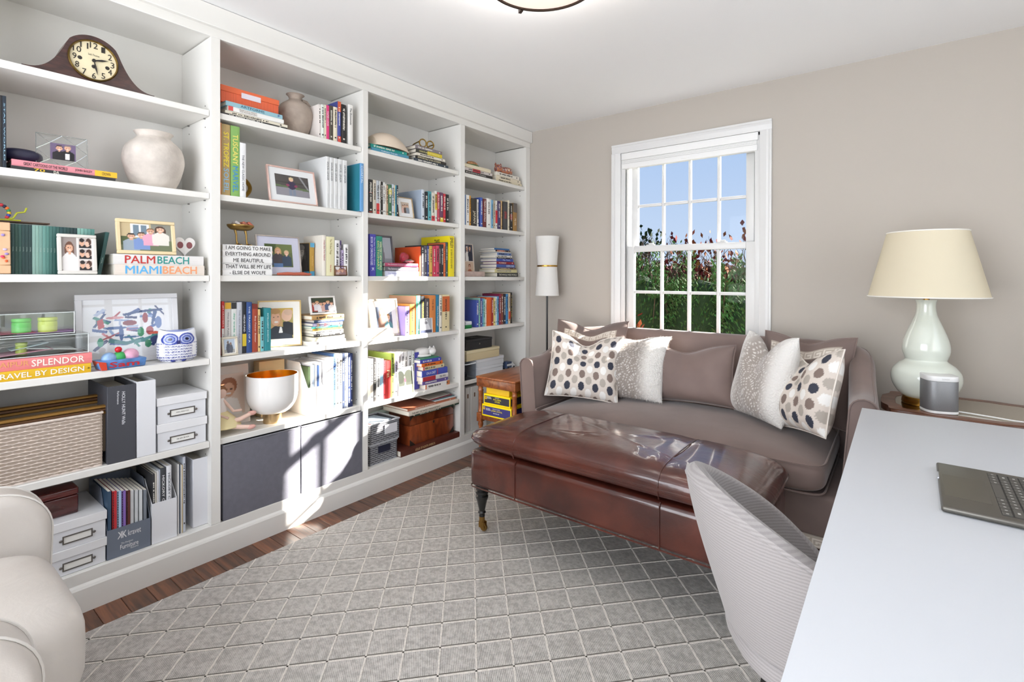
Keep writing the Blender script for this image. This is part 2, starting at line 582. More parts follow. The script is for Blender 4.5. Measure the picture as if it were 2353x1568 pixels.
for b, (y0, y1) in BAYS.items():
    for k in 'ABCDE':
        z = SHELF_Z[k] - .027
        for x in (-.07, -.25):
            obj('shelf_pin', pm, PIN, BK, (x, y1, z))
            for dz in (-.04, .055):
                obj('peg_hole', hm, HOLE, BK, (x, y1, z + dz), (PI / 2, 0, 0))

# ================================================================== outdoors
g = struct('ground', bx(-30, 30, .16, 40, -.6, -.45), mat('5B6A38', .9, noise=.4, nscale=3))
def leaf_mesh(name, n, shape, size, width, seed):
    """leaves around stems: shape(rng) -> (point, outward direction)"""
    rng = random.Random(seed)
    vs, fs = [], []
    for _ in range(n):
        p, d = shape(rng)
        d = (Vector(d) + Vector((rng.uniform(-.6, .6), rng.uniform(-.6, .6), rng.uniform(-.2, .8)))).normalized()
        s = d.cross(Vector((rng.uniform(-1, 1), rng.uniform(-1, 1), rng.uniform(-1, 1)))).normalized()
        L, w = size * rng.uniform(.6, 1.3), width * rng.uniform(.7, 1.2)
        p = Vector(p)
        i = len(vs)
        vs += [tuple(p), tuple(p + d * L * .5 + s * w), tuple(p + d * L), tuple(p + d * L * .5 - s * w)]
        fs.append((i, i + 1, i + 2, i + 3))
    me = bpy.data.meshes.new(name)
    me.from_pydata(vs, [], fs)
    return me
def leafmat(name, c, sp=.35):
    m = mat(c, .8, name=name, spec=.15).copy()
    m.name = name
    nt = m.node_tree
    gi = nt.nodes.new('ShaderNodeNewGeometry')
    hv = nt.nodes.new('ShaderNodeHueSaturation')
    hv.inputs['Color'].default_value = (*lin(c), 1)
    mr = nt.nodes.new('ShaderNodeMapRange')
    mr.inputs['To Min'].default_value, mr.inputs['To Max'].default_value = 1 - sp, 1 + sp * 1.6
    mh = nt.nodes.new('ShaderNodeMapRange')
    mh.inputs['To Min'].default_value, mh.inputs['To Max'].default_value = .46, .53
    nt.links.new(gi.outputs['Random Per Island'], mr.inputs[0])
    nt.links.new(gi.outputs['Random Per Island'], mh.inputs[0])
    nt.links.new(mr.outputs[0], hv.inputs['Value'])
    nt.links.new(mh.outputs[0], hv.inputs['Hue'])
    nt.links.new(hv.outputs[0], nt.nodes['Principled BSDF'].inputs['Base Color'])
    return m
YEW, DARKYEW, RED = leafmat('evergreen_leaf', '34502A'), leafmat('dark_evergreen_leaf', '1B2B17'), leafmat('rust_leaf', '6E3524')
BARK = mat('4B3A2E', .9, bump=.3, bscale=60)
def shrub(name, label, cat, x, y, rx, ry, top, lm, n, seed, sprigs=14, leaf=(.05, .009), group=None):
    t = thing(name, label, cat, (x, y, -.45), group=group)
    rng = random.Random(seed)
    hgt = top + .45
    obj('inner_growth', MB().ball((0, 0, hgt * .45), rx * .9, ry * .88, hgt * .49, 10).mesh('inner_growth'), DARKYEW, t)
    spr = [(rng.uniform(-rx, rx) * .85, rng.uniform(-ry, ry) * .7, rng.uniform(.75, 1.12)) for _ in range(sprigs)]
    def shape(r):
        if r.random() < .3:
            sx, sy, k = r.choice(spr)
            h = hgt * (.8 + (k - .8) * r.random())
            a = r.uniform(0, 2 * PI)
            return (sx + .03 * math.cos(a), sy + .03 * math.sin(a), h), (math.cos(a), math.sin(a), .9)
        a, c = r.uniform(0, 2 * PI), r.uniform(-.9, 1)
        q = math.sqrt(max(0, 1 - c * c)) ** .6
        k = r.uniform(.82, 1.03) * (1 + .13 * math.sin(5 * a + seed) * math.cos(4 * c + seed))
        return (rx * q * math.cos(a) * k, ry * q * math.sin(a) * k, hgt * (.48 + .47 * c * k)), (math.cos(a), math.sin(a), c + .3)
    f = obj('foliage', leaf_mesh('foliage', n, shape, leaf[0], leaf[1], seed), lm, t)
    f['kind'] = 'stuff'
    st = MB()
    for sx, sy, k in spr:
        st.tube([(sx * .3, sy * .3, 0), (sx * .8, sy * .8, hgt * .5), (sx, sy, hgt * min(k, 1.06))], [.014, .009, .003], 5)
    b = obj('branches', st, BARK, t)
    b['kind'] = 'stuff'
    return t
HG = 'evergreen shrubs outside the window'
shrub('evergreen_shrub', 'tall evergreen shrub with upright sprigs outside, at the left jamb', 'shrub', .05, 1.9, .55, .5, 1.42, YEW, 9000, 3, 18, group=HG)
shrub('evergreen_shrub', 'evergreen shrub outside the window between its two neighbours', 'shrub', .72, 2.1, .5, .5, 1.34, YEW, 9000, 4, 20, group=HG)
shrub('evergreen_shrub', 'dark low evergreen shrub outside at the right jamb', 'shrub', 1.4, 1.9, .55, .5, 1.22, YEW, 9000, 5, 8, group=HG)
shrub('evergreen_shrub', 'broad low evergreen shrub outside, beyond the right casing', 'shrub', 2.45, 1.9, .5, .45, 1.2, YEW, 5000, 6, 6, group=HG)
shrub('rust_leaved_shrub', 'small shrub with rust orange leaves outside by the glass', 'shrub', .42, .95, .2, .2, .88, RED, 160, 9, 7, (.07, .022))
def bare_tree(x, y, hgt, seed, label, leaves, lm):
    t = thing('bare_tree', label, 'tree', (x, y, -.45), group='autumn trees beyond the shrubs')
    rng = random.Random(seed)
    mb = MB()
    tips = []
    def grow(p, d, L, r, lev):
        q = p + d * L
        mid = (p + q) / 2 + Vector((rng.uniform(-1, 1), rng.uniform(-1, 1), 0)) * L * .06
        mb.tube([p, mid, q], [r, r * .85, r * .65], 5 if lev < 3 else 4)
        if lev >= 5:
            tips.append(q)
            return
        for _ in range(3 if lev < 4 else 2):
            nd = (d + Vector((rng.uniform(-1, 1), rng.uniform(-1, 1), rng.uniform(-.15, .7))) * .75).normalized()
            grow(q if rng.random() < .7 else mid, nd, L * rng.uniform(.6, .82), r * .6, lev + 1)
    grow(Vector((0, 0, 0)), Vector((0, 0, 1)), hgt * .3, hgt * .018, 0)
    b = obj('branches', mb, BARK, t)
    b['kind'] = 'stuff'
    if leaves:
        f = obj('foliage', leaf_mesh('foliage', leaves, lambda r: (r.choice(tips) + Vector((r.gauss(0, .12), r.gauss(0, .12), r.gauss(0, .1))), (0, 0, 1)), .14, .05, seed), lm, t)
        f['kind'] = 'stuff'
bare_tree(-1.9, 9.5, 3.4, 21, 'bare autumn tree with few rusty leaves beyond the middle shrub', 120, RED)
bare_tree(-.6, 9.0, 3.4, 22, 'bare tree with red leaves beyond the low dark shrub', 170, RED)
bare_tree(-3.6, 10.5, 3.6, 23, 'tall thin bare tree showing twigs against the sky', 120, DARKYEW)
shrub('red_hedge', 'dense row of dark red foliage far behind the bare trees', 'hedge', -1.6, 13, 4.5, 1.0, 1.6, leafmat('maroon_leaf', '5A2D22'), 9000, 31, 30, (.22, .09))
# ================================================================== furniture
VELVET = mat('7A6862', .7, noise=.1, nscale=5, bump=.12, bscale=9, sheen=.35, name='taupe_velvet')
def leather(name, c1, c2, rough=.28):
    m = mat(c1, rough, coat=.35, name=name).copy()
    m.name = name
    nt = m.node_tree
    b = nt.nodes['Principled BSDF']
    b.inputs['Coat Roughness'].default_value = .09
    b.inputs['Coat Weight'].default_value = .6
    b.inputs['Coat IOR'].default_value = 1.65
    b.inputs['Specular IOR Level'].default_value = .3
    tc = nt.nodes.new('ShaderNodeTexCoord')
    n = nt.nodes.new('ShaderNodeTexNoise')
    n.inputs['Scale'].default_value = 4
    n.inputs['Detail'].default_value = 5
    n.inputs['Distortion'].default_value = .6
    r = nt.nodes.new('ShaderNodeValToRGB')
    r.color_ramp.elements[0].position, r.color_ramp.elements[1].position = .35, .7
    r.color_ramp.elements[0].color = (*lin(c2), 1)
    r.color_ramp.elements[1].color = (*lin(c1), 1)
    n2 = nt.nodes.new('ShaderNodeTexNoise')
    n2.inputs['Scale'].default_value = 9
    n2.inputs['Detail'].default_value = 3
    n2.inputs['Distortion'].default_value = 2.5
    v = nt.nodes.new('ShaderNodeTexVoronoi')
    v.inputs['Scale'].default_value = 380
    ad = nt.nodes.new('ShaderNodeMath')
    ad.operation = 'MULTIPLY_ADD'
    ad.inputs[1].default_value = .05
    bp = nt.nodes.new('ShaderNodeBump')
    bp.inputs['Strength'].default_value = .1
    bp.inputs['Distance'].default_value = .02
    for q in (n, n2, v):
        nt.links.new(tc.outputs['Object'], q.inputs['Vector'])
    nt.links.new(n.outputs[0], r.inputs[0])
    nt.links.new(r.outputs[0], b.inputs['Base Color'])
    nt.links.new(v.outputs['Distance'], ad.inputs[0])
    nt.links.new(n2.outputs[0], ad.inputs[2])
    nt.links.new(ad.outputs[0], bp.inputs['Height'])
    nt.links.new(bp.outputs[0], b.inputs['Normal'])
    return m
BROWN = leather('oxblood_brown_leather', '5C2B1F', '351510')
KEY = ["11111111", "10000001", "10111101", "10100101", "10100001", "10111111", "10000000", "11111111"]
def key_cols(u, v):
    """meander band pattern, u along in metres, v 0..1 across"""
    i = int((u % .048) / .048 * 8) % 8
    j = min(7, int(v * 8))
    return lin('B4A89B') if KEY[j][i] == '1' else lin('DDD5CB')
BAND = painted('woven_key_band', .8)
def band_mesh(name, pts_fn, L, nu, nv=16):
    mb = MB().grid(lambda a, b: pts_fn(a, b), nu, nv)
    me = mb.mesh(name, smooth=False)
    put_colors(me, [key_cols(i / nu * L, j / nv) for i in range(nu + 1) for j in range(nv + 1)])
    return me

# ------------------------------------------------------------------ sofa
SX0, SX1, SYB, SYF = .555, 2.3, -.055, -.855
sofa = thing('sofa', 'taupe velvet sofa with curved back and single long seat under the window', 'sofa', ((SX0 + SX1) / 2, -.45, 0))
ox, oy = (SX0 + SX1) / 2, -.45
tk = .105
def sofa_path():
    r = .30
    xl, xr, yb = SX0 + tk / 2, SX1 - tk / 2, SYB - tk / 2
    P = []
    for k in range(9):
        P.append((xl, SYF + (yb - r - SYF) * k / 9))
    for k in range(13):
        a = PI - (PI / 2) * k / 12
        P.append((xl + r + r * math.cos(a), yb - r + r * math.sin(a)))
    for k in range(1, 14):
        P.append((xl + r + (xr - xl - 2 * r) * k / 14, yb))
    for k in range(13):
        a = PI / 2 - (PI / 2) * k / 12
        P.append((xr - r + r * math.cos(a), yb - r + r * math.sin(a)))
    for k in range(1, 10):
        P.append((xr, yb - r - (yb - r - SYF) * k / 9))
    return P
SP = sofa_path()
def sofa_top(i):
    x, y = SP[i]
    return .755 + .155 * smooth_fn((y - SYF - .12) / .5)
def sofa_shell():
    mb = MB()
    n = len(SP)
    ring = []
    for i, (x, y) in enumerate(SP):
        a, b = SP[max(i - 1, 0)], SP[min(i + 1, n - 1)]
        t = Vector((b[0] - a[0], b[1] - a[1])).normalized()
        nx, ny = -t.y, t.x                      # outward
        zt = sofa_top(i)
        end = min(i, n - 1 - i)
        hw = tk / 2 * (1 if end > 1 else (.94, .985)[end])
        flare = .03 * smooth_fn(1 - (y - SYF) / .5)
        sec = [(-hw, .14), (-hw, .3), (-hw, zt - hw)]
        sec += [(-hw * math.cos(q), zt - hw + hw * math.sin(q)) for q in [PI * k / 8 for k in range(1, 8)]]
        sec += [(hw, zt - hw), (hw, .3), (hw, .14)]
        row = []
        for o, z in sec:
            k = flare * smooth_fn((z - .35) / .4)
            row.append((x + nx * (o + k) - ox, y + ny * (o + k) - oy, z))
        ring.append(row)
    m = len(ring[0])
    for r_ in ring:
        mb.v += r_
    for i in range(n - 1):
        for j in range(m):
            mb.f.append((i * m + j, i * m + (j + 1) % m, (i + 1) * m + (j + 1) % m, (i + 1) * m + j))
    mb.f.append(tuple(range(m)))
    mb.f.append(tuple((n - 1) * m + k for k in range(m - 1, -1, -1)))
    return mb, ring
mb, ring = sofa_shell()
back = obj('back_and_arms', mb.mesh('back_and_arms'), VELVET, sofa)
# welt along the outer top edge and down the arm fronts
for end in (0, -1):
    rr = ring[end]
    sgn = -.003
    obj('piping', MB().tube([(p[0], p[1] + sgn, p[2]) for p in rr], .0035, 6), VELVET, back)
obj('piping', MB().tube([(r_[8][0], r_[8][1], r_[8][2] + .001) for r_ in ring], .003, 6), VELVET, back)
obj('seat_base', rbox('seat_base', SX0 + tk - .02 - ox, SX1 - tk + .02 - ox, SYF - .005 - oy, SYB - .1 - oy, .14, .325, .02, 3), VELVET, sofa)
L = SX1 - SX0
fb = obj('key_band', band_mesh('key_band', lambda a, b: (SX0 + L * a - ox, SYF - .012 - oy, .1 + .045 * b), L, 420), BAND, sofa)
fb['label'] = 'cream greek key woven band'
obj('base_rail', bx(SX0 + .005 - ox, SX1 - .005 - ox, SYF - .01 - oy, SYB - .02 - oy, .1, .145), mat('D8D0C6', .8), sofa)
for x in (SX0 + .09, SX1 - .09):
    for y in (SYF + .06, SYB - .1):
        obj('leg', MB().lathe([(.02, .0), (.022, .03), (.03, .1)], 16, (x - ox, y - oy, 0)), mat('15120F', .4), sofa)
def cushion(x0, x1, y0, y1, z0, z1, crown, e=.28, n=40, sag=0):
    cx, cy, cz = (x0 + x1) / 2, (y0 + y1) / 2, (z0 + z1) / 2
    mb = MB()
    pw_ = lambda q, k: math.copysign(abs(q) ** k, q)
    def fn(u, v):
        a, b = 2 * PI * u, PI * (v - .5)
        c = pw_(math.cos(b), .32)
        x, y = c * pw_(math.cos(a), e), c * pw_(math.sin(a), e)
        z = pw_(math.sin(b), .5)
        zz = z * (z1 - z0) / 2
        if z > 0:
            zz += crown * (1 - x ** 2) * (1 - y ** 2) - sag * math.exp(-((x * 1.6) ** 2)) * (1 - y * y)
        return (cx + x * (x1 - x0) / 2, cy + y * (y1 - y0) / 2, cz + zz)
    return mb.grid(fn, n * 3, n, True)
sc = obj('seat_cushion', cushion(SX0 + tk + .005 - ox, 2.15 - ox, SYF - .085 - oy, SYB - tk - .02 - oy, .327, .482, .032, .13).mesh('seat_cushion', weld=True), VELVET, sofa)
def rrect(x0, x1, y0, y1, z, e=.28, n=80):
    cx, cy = (x0 + x1) / 2, (y0 + y1) / 2
    pw_ = lambda q, k: math.copysign(abs(q) ** k, q)
    return [(cx + (x1 - x0) / 2 * pw_(math.cos(2 * PI * k / n), e), cy + (y1 - y0) / 2 * pw_(math.sin(2 * PI * k / n), e), z) for k in range(n)]
for z in (.465, .345):
    obj('piping', MB().tube(rrect(SX0 + tk + .009 - ox, 2.146 - ox, SYF - .081 - oy, SYB - tk - .02 - oy, z, .13, 120), .004, 6, True), VELVET, sc)

# ------------------------------------------------------------------ pillows
def pillow_mesh(name, w, h, t, chop=0, n=60, color=None, ear=.07, pw=4, bend=0):
    def surf(s, q, side):
        x = s * w / 2 * (1 - ear * (1 - q * q))
        z = q * h / 2 * (1 - ear * (1 - s * s))
        fat = (max(0, 1 - abs(s) ** pw) * max(0, 1 - abs(q) ** pw)) ** .62
        y = side * t / 2 * fat * (1 - .15 * q)
        if chop:
            k = math.exp(-(s / .42) ** 2) * smooth_fn((q + .25) / 1.25)
            z -= chop * k
            y *= 1 - .35 * k
        y += .006 * math.sin(7 * s + 3 * q) * fat
        if bend and q > -.2:
            k = ((q + .2) / 1.2) ** 2
            y += bend * k
            z -= bend * .4 * k
        return (x, y, z + h / 2)
    mb = MB()
    mb.grid(lambda a, b: surf(2 * a - 1, 2 * b - 1, -1), n, n)
    k = len(mb.v)
    mb.grid(lambda a, b: surf(2 * a - 1, 2 * b - 1, 1), n, n)
    me = bpy.data.meshes.new(name)
    me.from_pydata(mb.v, [], mb.f)
    if color:
        cols = [color((i / n - .5) * w, (j / n - .5) * h, sd) for sd in (0, 1) for i in range(n + 1) for j in range(n + 1)]
        put_colors(me, cols)
    bm = bmesh.new()
    bm.from_mesh(me)
    bmesh.ops.remove_doubles(bm, verts=bm.verts, dist=2e-5)
    bmesh.ops.recalc_face_normals(bm, faces=bm.faces)
    bm.to_mesh(me)
    bm.free()
    me.polygons.foreach_set('use_smooth', [True] * len(me.polygons))
    edge = [surf(-1, -1 + 2 * i / 20, -1) for i in range(20)] + [surf(-1 + 2 * i / 20, 1, -1) for i in range(20)] + [surf(1, 1 - 2 * i / 20, -1) for i in range(20)] + [surf(1 - 2 * i / 20, -1, -1) for i in range(20)]
    return me, edge
_rng = random.Random(5)
def dots(x, z, sd):
    base = lin('D9CFC5')
    px, pz = .088, .076
    i = math.floor(x / (px / 2) + .5)
    off = 0 if i % 2 == 0 else .5
    j = math.floor(z / pz + off + .5)
    dx, dz = x - i * px / 2, z - (j - off) * pz
    r = (dx / .0185) ** 2 + (dz / .0255) ** 2 + .25 * math.sin(dx * 900) * math.sin(z * 310 + i)
    if r > 1.05:
        return base
    if i % 2 == 0:
        return lin('343745') if j % 2 == 0 else lin('7F6E66')
    return lin('EFEDE9') if j % 2 == 0 else lin('AFA69C')
def fawn(x, z, sd):
    e = smooth_fn((abs(x) - .07) / .10)
    a, b = lin('A89E96'), lin('EFECE7')
    f = .5 + .5 * math.sin(x * 230 + 3 * math.sin(z * 60)) * math.sin(z * 210 + 2 * math.sin(x * 75 + 1))
    k = max(e, .85 if f > .78 else 0)
    return tuple(p + (q - p) * k for p, q in zip(a, b))
def banded(x, z, sd):
    m = max(abs(x), abs(z))
    if .125 < m < .18:
        return key_cols(x if abs(z) > abs(x) else z, (m - .125) / .055)
    return lin('75645E')
DOTM, FAWNM, BANDM = painted('ikat_dot_cotton', .8, .08, 300), painted('fawn_faux_fur', .9, .9, 110, .5), painted('banded_velvet', .8, .1, 15, .3)
FURM = painted('fur_strand', .8)
def pillow(name, label, w, h, t, loc, yaw, lean, m, color=None, chop=0, n=60, pipe=VELVET, roll=0, ear=.07, pw=4, group='cushions on the velvet sofa', bend=0):
    me, edge = pillow_mesh('cover', w, h, t, chop, n, color, ear, pw, bend)
    o = thing(name, label, 'cushion', loc, (R(-lean), R(roll), R(yaw)), group)
    cv = obj('cover', me, m, o)
    if m is FAWNM:
        rng = random.Random(int(loc[0] * 100))
        vs, fs, cs = [], [], []
        polys = me.polygons
        src = [c.color for c in me.color_attributes['Col'].data]
        for _ in range(16000):
            p = polys[rng.randrange(len(polys))]
            a, b_ = rng.random(), rng.random()
            q = [me.vertices[k].co for k in p.vertices]
            c = (q[0] * (1 - a) + q[1] * a) * (1 - b_) + (q[-1] * (1 - a) + q[2 % len(q)] * a) * b_
            d = (p.normal + Vector((rng.uniform(-.7, .7), 0, -.9 + rng.uniform(-.4, .4)))).normalized()
            w2 = d.cross(p.normal).normalized() * .0009
            L_ = rng.uniform(.008, .017)
            i = len(vs)
            vs += [tuple(c - w2), tuple(c + w2), tuple(c + d * L_)]
            fs.append((i, i + 1, i + 2))
            k_ = src[p.vertices[0]]
            cs += [k_] * 3
        fm = bpy.data.meshes.new('fur')
        fm.from_pydata(vs, [], fs)
        put_colors(fm, cs)
        fo = obj('fur', fm, FURM, cv)
        fo['kind'] = 'stuff'
    if pipe:
        obj('piping', MB().tube(edge, .004, 6, True), pipe, o)
    return o
SEAT = .492
pillow('throw_cushion', 'velvet cushion with white key border behind the spotted cushion in the left corner', .48, .5, .12, (.80, -.505, .515), 16, 14, BANDM, banded, .05, 110, bend=.06)
pillow('throw_cushion', 'ikat spotted cushion leaning in the corner by the floor lamp', .44, .425, .14, (.862, -.69, .512), 25, 21, DOTM, dots, .07, 130, mat('E6DED4', .8), roll=4, bend=.02)
pillow('throw_cushion', 'shaggy fawn fur cushion beside the lumbar cushion, caught by sun', .47, .455, .14, (1.06, -.515, .517), 5, 13, FAWNM, fawn, .03, 90, None, ear=.03, bend=.12)
pillow('throw_cushion', 'plain taupe velvet lumbar cushion in the middle of the sofa', .57, .345, .15, (1.40, -.42, .52), -2, 11, VELVET, None, .045, 60, roll=-3)
pillow('throw_cushion', 'shaggy fawn fur cushion leaning on the spotted cushion by the table lamp', .38, .455, .18, (1.80, -.5, .514), -42, 12, FAWNM, fawn, .10, 90, None, ear=.03)
pillow('throw_cushion', 'ikat spotted cushion leaning on the arm nearest the desk', .45, .4, .16, (2.0, -.635, .522), -51, 18, DOTM, dots, .06, 130, mat('E6DED4', .8), roll=-9)
pillow('throw_cushion', 'velvet cushion with white key border in the corner by the table lamp', .45, .455, .12, (1.985, -.40, .512), -16, 12, BANDM, banded, .04, 110)

# ------------------------------------------------------------------ leather ottoman
OX0, OX1, OY0, OY1 = .735, 2.03, -1.545, -1.06
oc = ((OX0 + OX1) / 2, (OY0 + OY1) / 2)
ott = thing('ottoman', 'long brown leather bench ottoman on turned black legs with casters', 'ottoman', (*oc, .0112))
hx, hy = (OX1 - OX0) / 2, (OY1 - OY0) / 2
bod = obj('body', bx(-hx, hx, -hy, hy, .225, .405).mesh('body', bevel=.028, bseg=5, smooth=True), BROWN, ott)
SEAMS = (.28 - hx, .955 - hx)
for s in SEAMS:
    obj('seam', MB().tube([(s, -hy - .001, .228), (s, -hy - .002, .3), (s, -hy - .001, .39), (s, -hy + .01, .402)], .0028, 6), BROWN, bod)
def rect_path(x0, x1, y0, y1, z, r=.03, n=6):
    P = []
    for cx, cy, a0 in ((x1 - r, y1 - r, 0), (x0 + r, y1 - r, PI / 2), (x0 + r, y0 + r, PI), (x1 - r, y0 + r, 1.5 * PI)):
        P += [(cx + r * math.cos(a0 + PI / 2 * k / n), cy + r * math.sin(a0 + PI / 2 * k / n), z) for k in range(n + 1)]
    return P
obj('piping', MB().tube(rect_path(-hx + .0, hx - .0, -hy + .0, hy - .0, .228), .004, 6, True), BROWN, bod)
def otto_cushion(u, v):
    pw_ = lambda q, k: math.copysign(abs(q) ** k, q)
    a, b = 2 * PI * u, PI * (v - .5)
    c = pw_(math.cos(b), .42)
    x, y = c * pw_(math.cos(a), .22), c * pw_(math.sin(a), .22)
    z = pw_(math.sin(b), .85)
    if z >= 0:
        zz = .048 + .075 * z + .012 * (1 - x * x)
        for s in SEAMS:
            zz -= .006 * math.exp(-((x * (hx + .015) - s) / .018) ** 2) * z
        for k, ph in ((31, 0), (19, 1.7), (47, .6)):
            zz += .0022 * math.sin(k * x + 2.2 * y + ph + 2 * math.sin(3.1 * x + ph)) * z * (1 - .6 * abs(y)) * (1 - x ** 4)
    else:
        zz = .048 + .05 * z
    return (x * (hx + .018), y * (hy + .018), .4075 + zz)
cu = obj('cushion', MB().grid(otto_cushion, 320, 60, True).mesh('cushion', weld=True), BROWN, ott)
def otto_pt(x, y):
    """height of the cushion's upper face"""
    X, Y = x / (hx + .018), y / (hy + .018)
    k = min(1, max(abs(X) ** 9, abs(Y) ** 4.6) )
    z = (1 - k) ** .5
    return .4075 + .048 + .075 * z + .012 * (1 - X * X)
obj('piping', MB().tube(rrect(-hx - .018, hx + .018, -hy - .018, hy + .018, .4575, .22, 200), .0045, 6, True), BROWN, cu)
for s in SEAMS:
    N = 40
    pts = []
    for k in range(N + 1):
        b = PI / 2 * 0 + PI * k / N
        y = -math.copysign(abs(math.cos(b)) ** .42, math.cos(b)) * (hy + .018)
        z = .4075 + .048 + .075 * math.sin(b) ** .85 + .012 * (1 - (s / hx) ** 2) - .0045 * math.sin(b)
        pts.append((s, y, z))
    obj('seam', MB().tube(pts, .003, 6), BROWN, cu)
    obj('seam', MB().tube([(s, -hy - .0185, .4595), (s, -hy - .017, .44), (s, -hy - .008, .42)], .0025, 6), BROWN, cu)
BLK, BRASS = mat('141312', .32, coat=.3), mat('9C7A45', .3, 1)
for sx in (-1, 1):
    for sy in (-1, 1):
        lg = obj('leg', MB().lathe([(.0135, .068), (.0145, .075), (.0135, .083), (.02, .09), (.0145, .098), (.0165, .11), (.026, .15), (.031, .165), (.031, .172), (.024, .178), (.032, .186), (.032, .196), (.026, .2), (.034, .212), (.034, .226)], 24), BLK, ott, (sx * (hx - .045), sy * (hy - .045), .002))
        cs = obj('caster', MB().lathe([(.011, .045), (.014, .047), (.0145, .07)], 16).box(-.011, .021, -.012, -.0085, .018, .048).box(-.011, .021, .0085, .012, .018, .048), BRASS, lg)
        obj('wheel', MB().lathe([(.006, -.007), (.017, -.007), (.019, -.004), (.019, .004), (.017, .007), (.006, .007)], 20).mesh('wheel'), BRASS, lg, (.012, 0, .0205), (PI / 2, 0, 0))

# ------------------------------------------------------------------ rug
RX0, RX1, RY0, RY1 = .155, 3.15, -4.0, -.925
rug = thing('area_rug', 'large grey wool rug with raised cream diamond lattice', 'rug', (RX0, RY0, 0))
def rug_mat():
    m = mat('9C9791', .95, name='grey_wool_loop').copy()
    m.name = 'grey_wool_loop'
    nt = m.node_tree
    b = nt.nodes['Principled BSDF']
    tc = nt.nodes.new('ShaderNodeTexCoord')
    mp = nt.nodes.new('ShaderNodeMapping')
    mp.inputs['Rotation'].default_value = (0, 0, R(-48))
    wv = nt.nodes.new('ShaderNodeTexWave')
    wv.inputs['Scale'].default_value = 55
    wv.inputs['Distortion'].default_value = 1.2
    wv.inputs['Detail'].default_value = 2
    n = nt.nodes.new('ShaderNodeTexNoise')
    n.inputs['Scale'].default_value = 260
    n2 = nt.nodes.new('ShaderNodeTexNoise')
    n2.inputs['Scale'].default_value = 60
    r = nt.nodes.new('ShaderNodeValToRGB')
    r.color_ramp.elements[0].position, r.color_ramp.elements[1].position = .3, .75
    r.color_ramp.elements[0].color = (*lin('9F9B96'), 1)
    r.color_ramp.elements[1].color = (*lin('CBC7C2'), 1)
    ma = nt.nodes.new('ShaderNodeMath')
    ma.operation = 'MULTIPLY_ADD'
    ma.inputs[1].default_value = .35
    mb_ = nt.nodes.new('ShaderNodeMath')
    mb_.operation = 'MULTIPLY_ADD'
    mb_.inputs[1].default_value = .4
    bp = nt.nodes.new('ShaderNodeBump')
    bp.inputs['Strength'].default_value = .5
    bp.inputs['Distance'].default_value = .004
    nt.links.new(tc.outputs['Object'], mp.inputs[0])
    nt.links.new(mp.outputs[0], wv.inputs['Vector'])
    nt.links.new(tc.outputs['Object'], n.inputs['Vector'])
    nt.links.new(tc.outputs['Object'], n2.inputs['Vector'])
    nt.links.new(wv.outputs['Color'], ma.inputs[0])
    nt.links.new(n.outputs[0], mb_.inputs[0])
    nt.links.new(n2.outputs[0], mb_.inputs[2])
    nt.links.new(mb_.outputs[0], ma.inputs[2])
    ma2 = nt.nodes.new('ShaderNodeMath')
    ma2.operation = 'SUBTRACT'
    ma2.inputs[1].default_value = .35
    nt.links.new(ma.outputs[0], ma2.inputs[0])
    nt.links.new(ma2.outputs[0], r.inputs[0])
    nt.links.new(r.outputs[0], b.inputs['Base Color'])
    nt.links.new(ma.outputs[0], bp.inputs['Height'])
    nt.links.new(bp.outputs[0], b.inputs['Normal'])
    return m
obj('rug_field', rbox('rug_field', 0, RX1 - RX0, 0, RY1 - RY0, .0005, .0105, .003), rug_mat(), rug)
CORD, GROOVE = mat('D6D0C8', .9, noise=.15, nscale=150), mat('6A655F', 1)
HXD, HYD, LX, LY = .0810, .0885, .615, -1.907
for fam, s in (('a', 1), ('b', -1)):
    d = Vector((HXD, -HYD * s, 0)).normalized()
    nrm = Vector((-d.y, d.x, 0))
    step = abs(2 * HXD * nrm.x)
    for k in range(-40, 41):
        p0 = Vector((LX - RX0 + 2 * HXD * k, LY - RY0, 0))
        ts = []
        for ax, lo, hi in ((0, .004, RX1 - RX0 - .004), (1, .004, RY1 - RY0 - .004)):
            a, b = (lo - p0[ax]) / d[ax], (hi - p0[ax]) / d[ax]
            ts.append((min(a, b), max(a, b)))
        t0, t1 = max(t[0] for t in ts), min(t[1] for t in ts)
        if t1 - t0 < .03:
            continue
        a, b = p0 + d * t0, p0 + d * t1
        hw = .003
        mbk = MB()
        for off, w_, zt in ((0, hw, .0118),):
            q = [a + nrm * (off - w_), a + nrm * (off + w_), b + nrm * (off + w_), b + nrm * (off - w_)]
            mbk.add([(p.x, p.y, .0104) for p in q] + [(p.x + (0), p.y, zt) for p in q], [(4, 5, 6, 7), (0, 1, 5, 4), (1, 2, 6, 5), (2, 3, 7, 6), (3, 0, 4, 7)])
        co = obj('cord', mbk.mesh('cord', smooth=False), CORD, rug)
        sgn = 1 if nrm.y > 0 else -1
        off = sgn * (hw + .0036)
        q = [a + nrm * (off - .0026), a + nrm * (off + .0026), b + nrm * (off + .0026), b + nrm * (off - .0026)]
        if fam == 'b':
            obj('groove', MB().add([(p.x, p.y, .0109) for p in q], [(0, 1, 2, 3)]).mesh('groove', smooth=False), GROOVE, co)

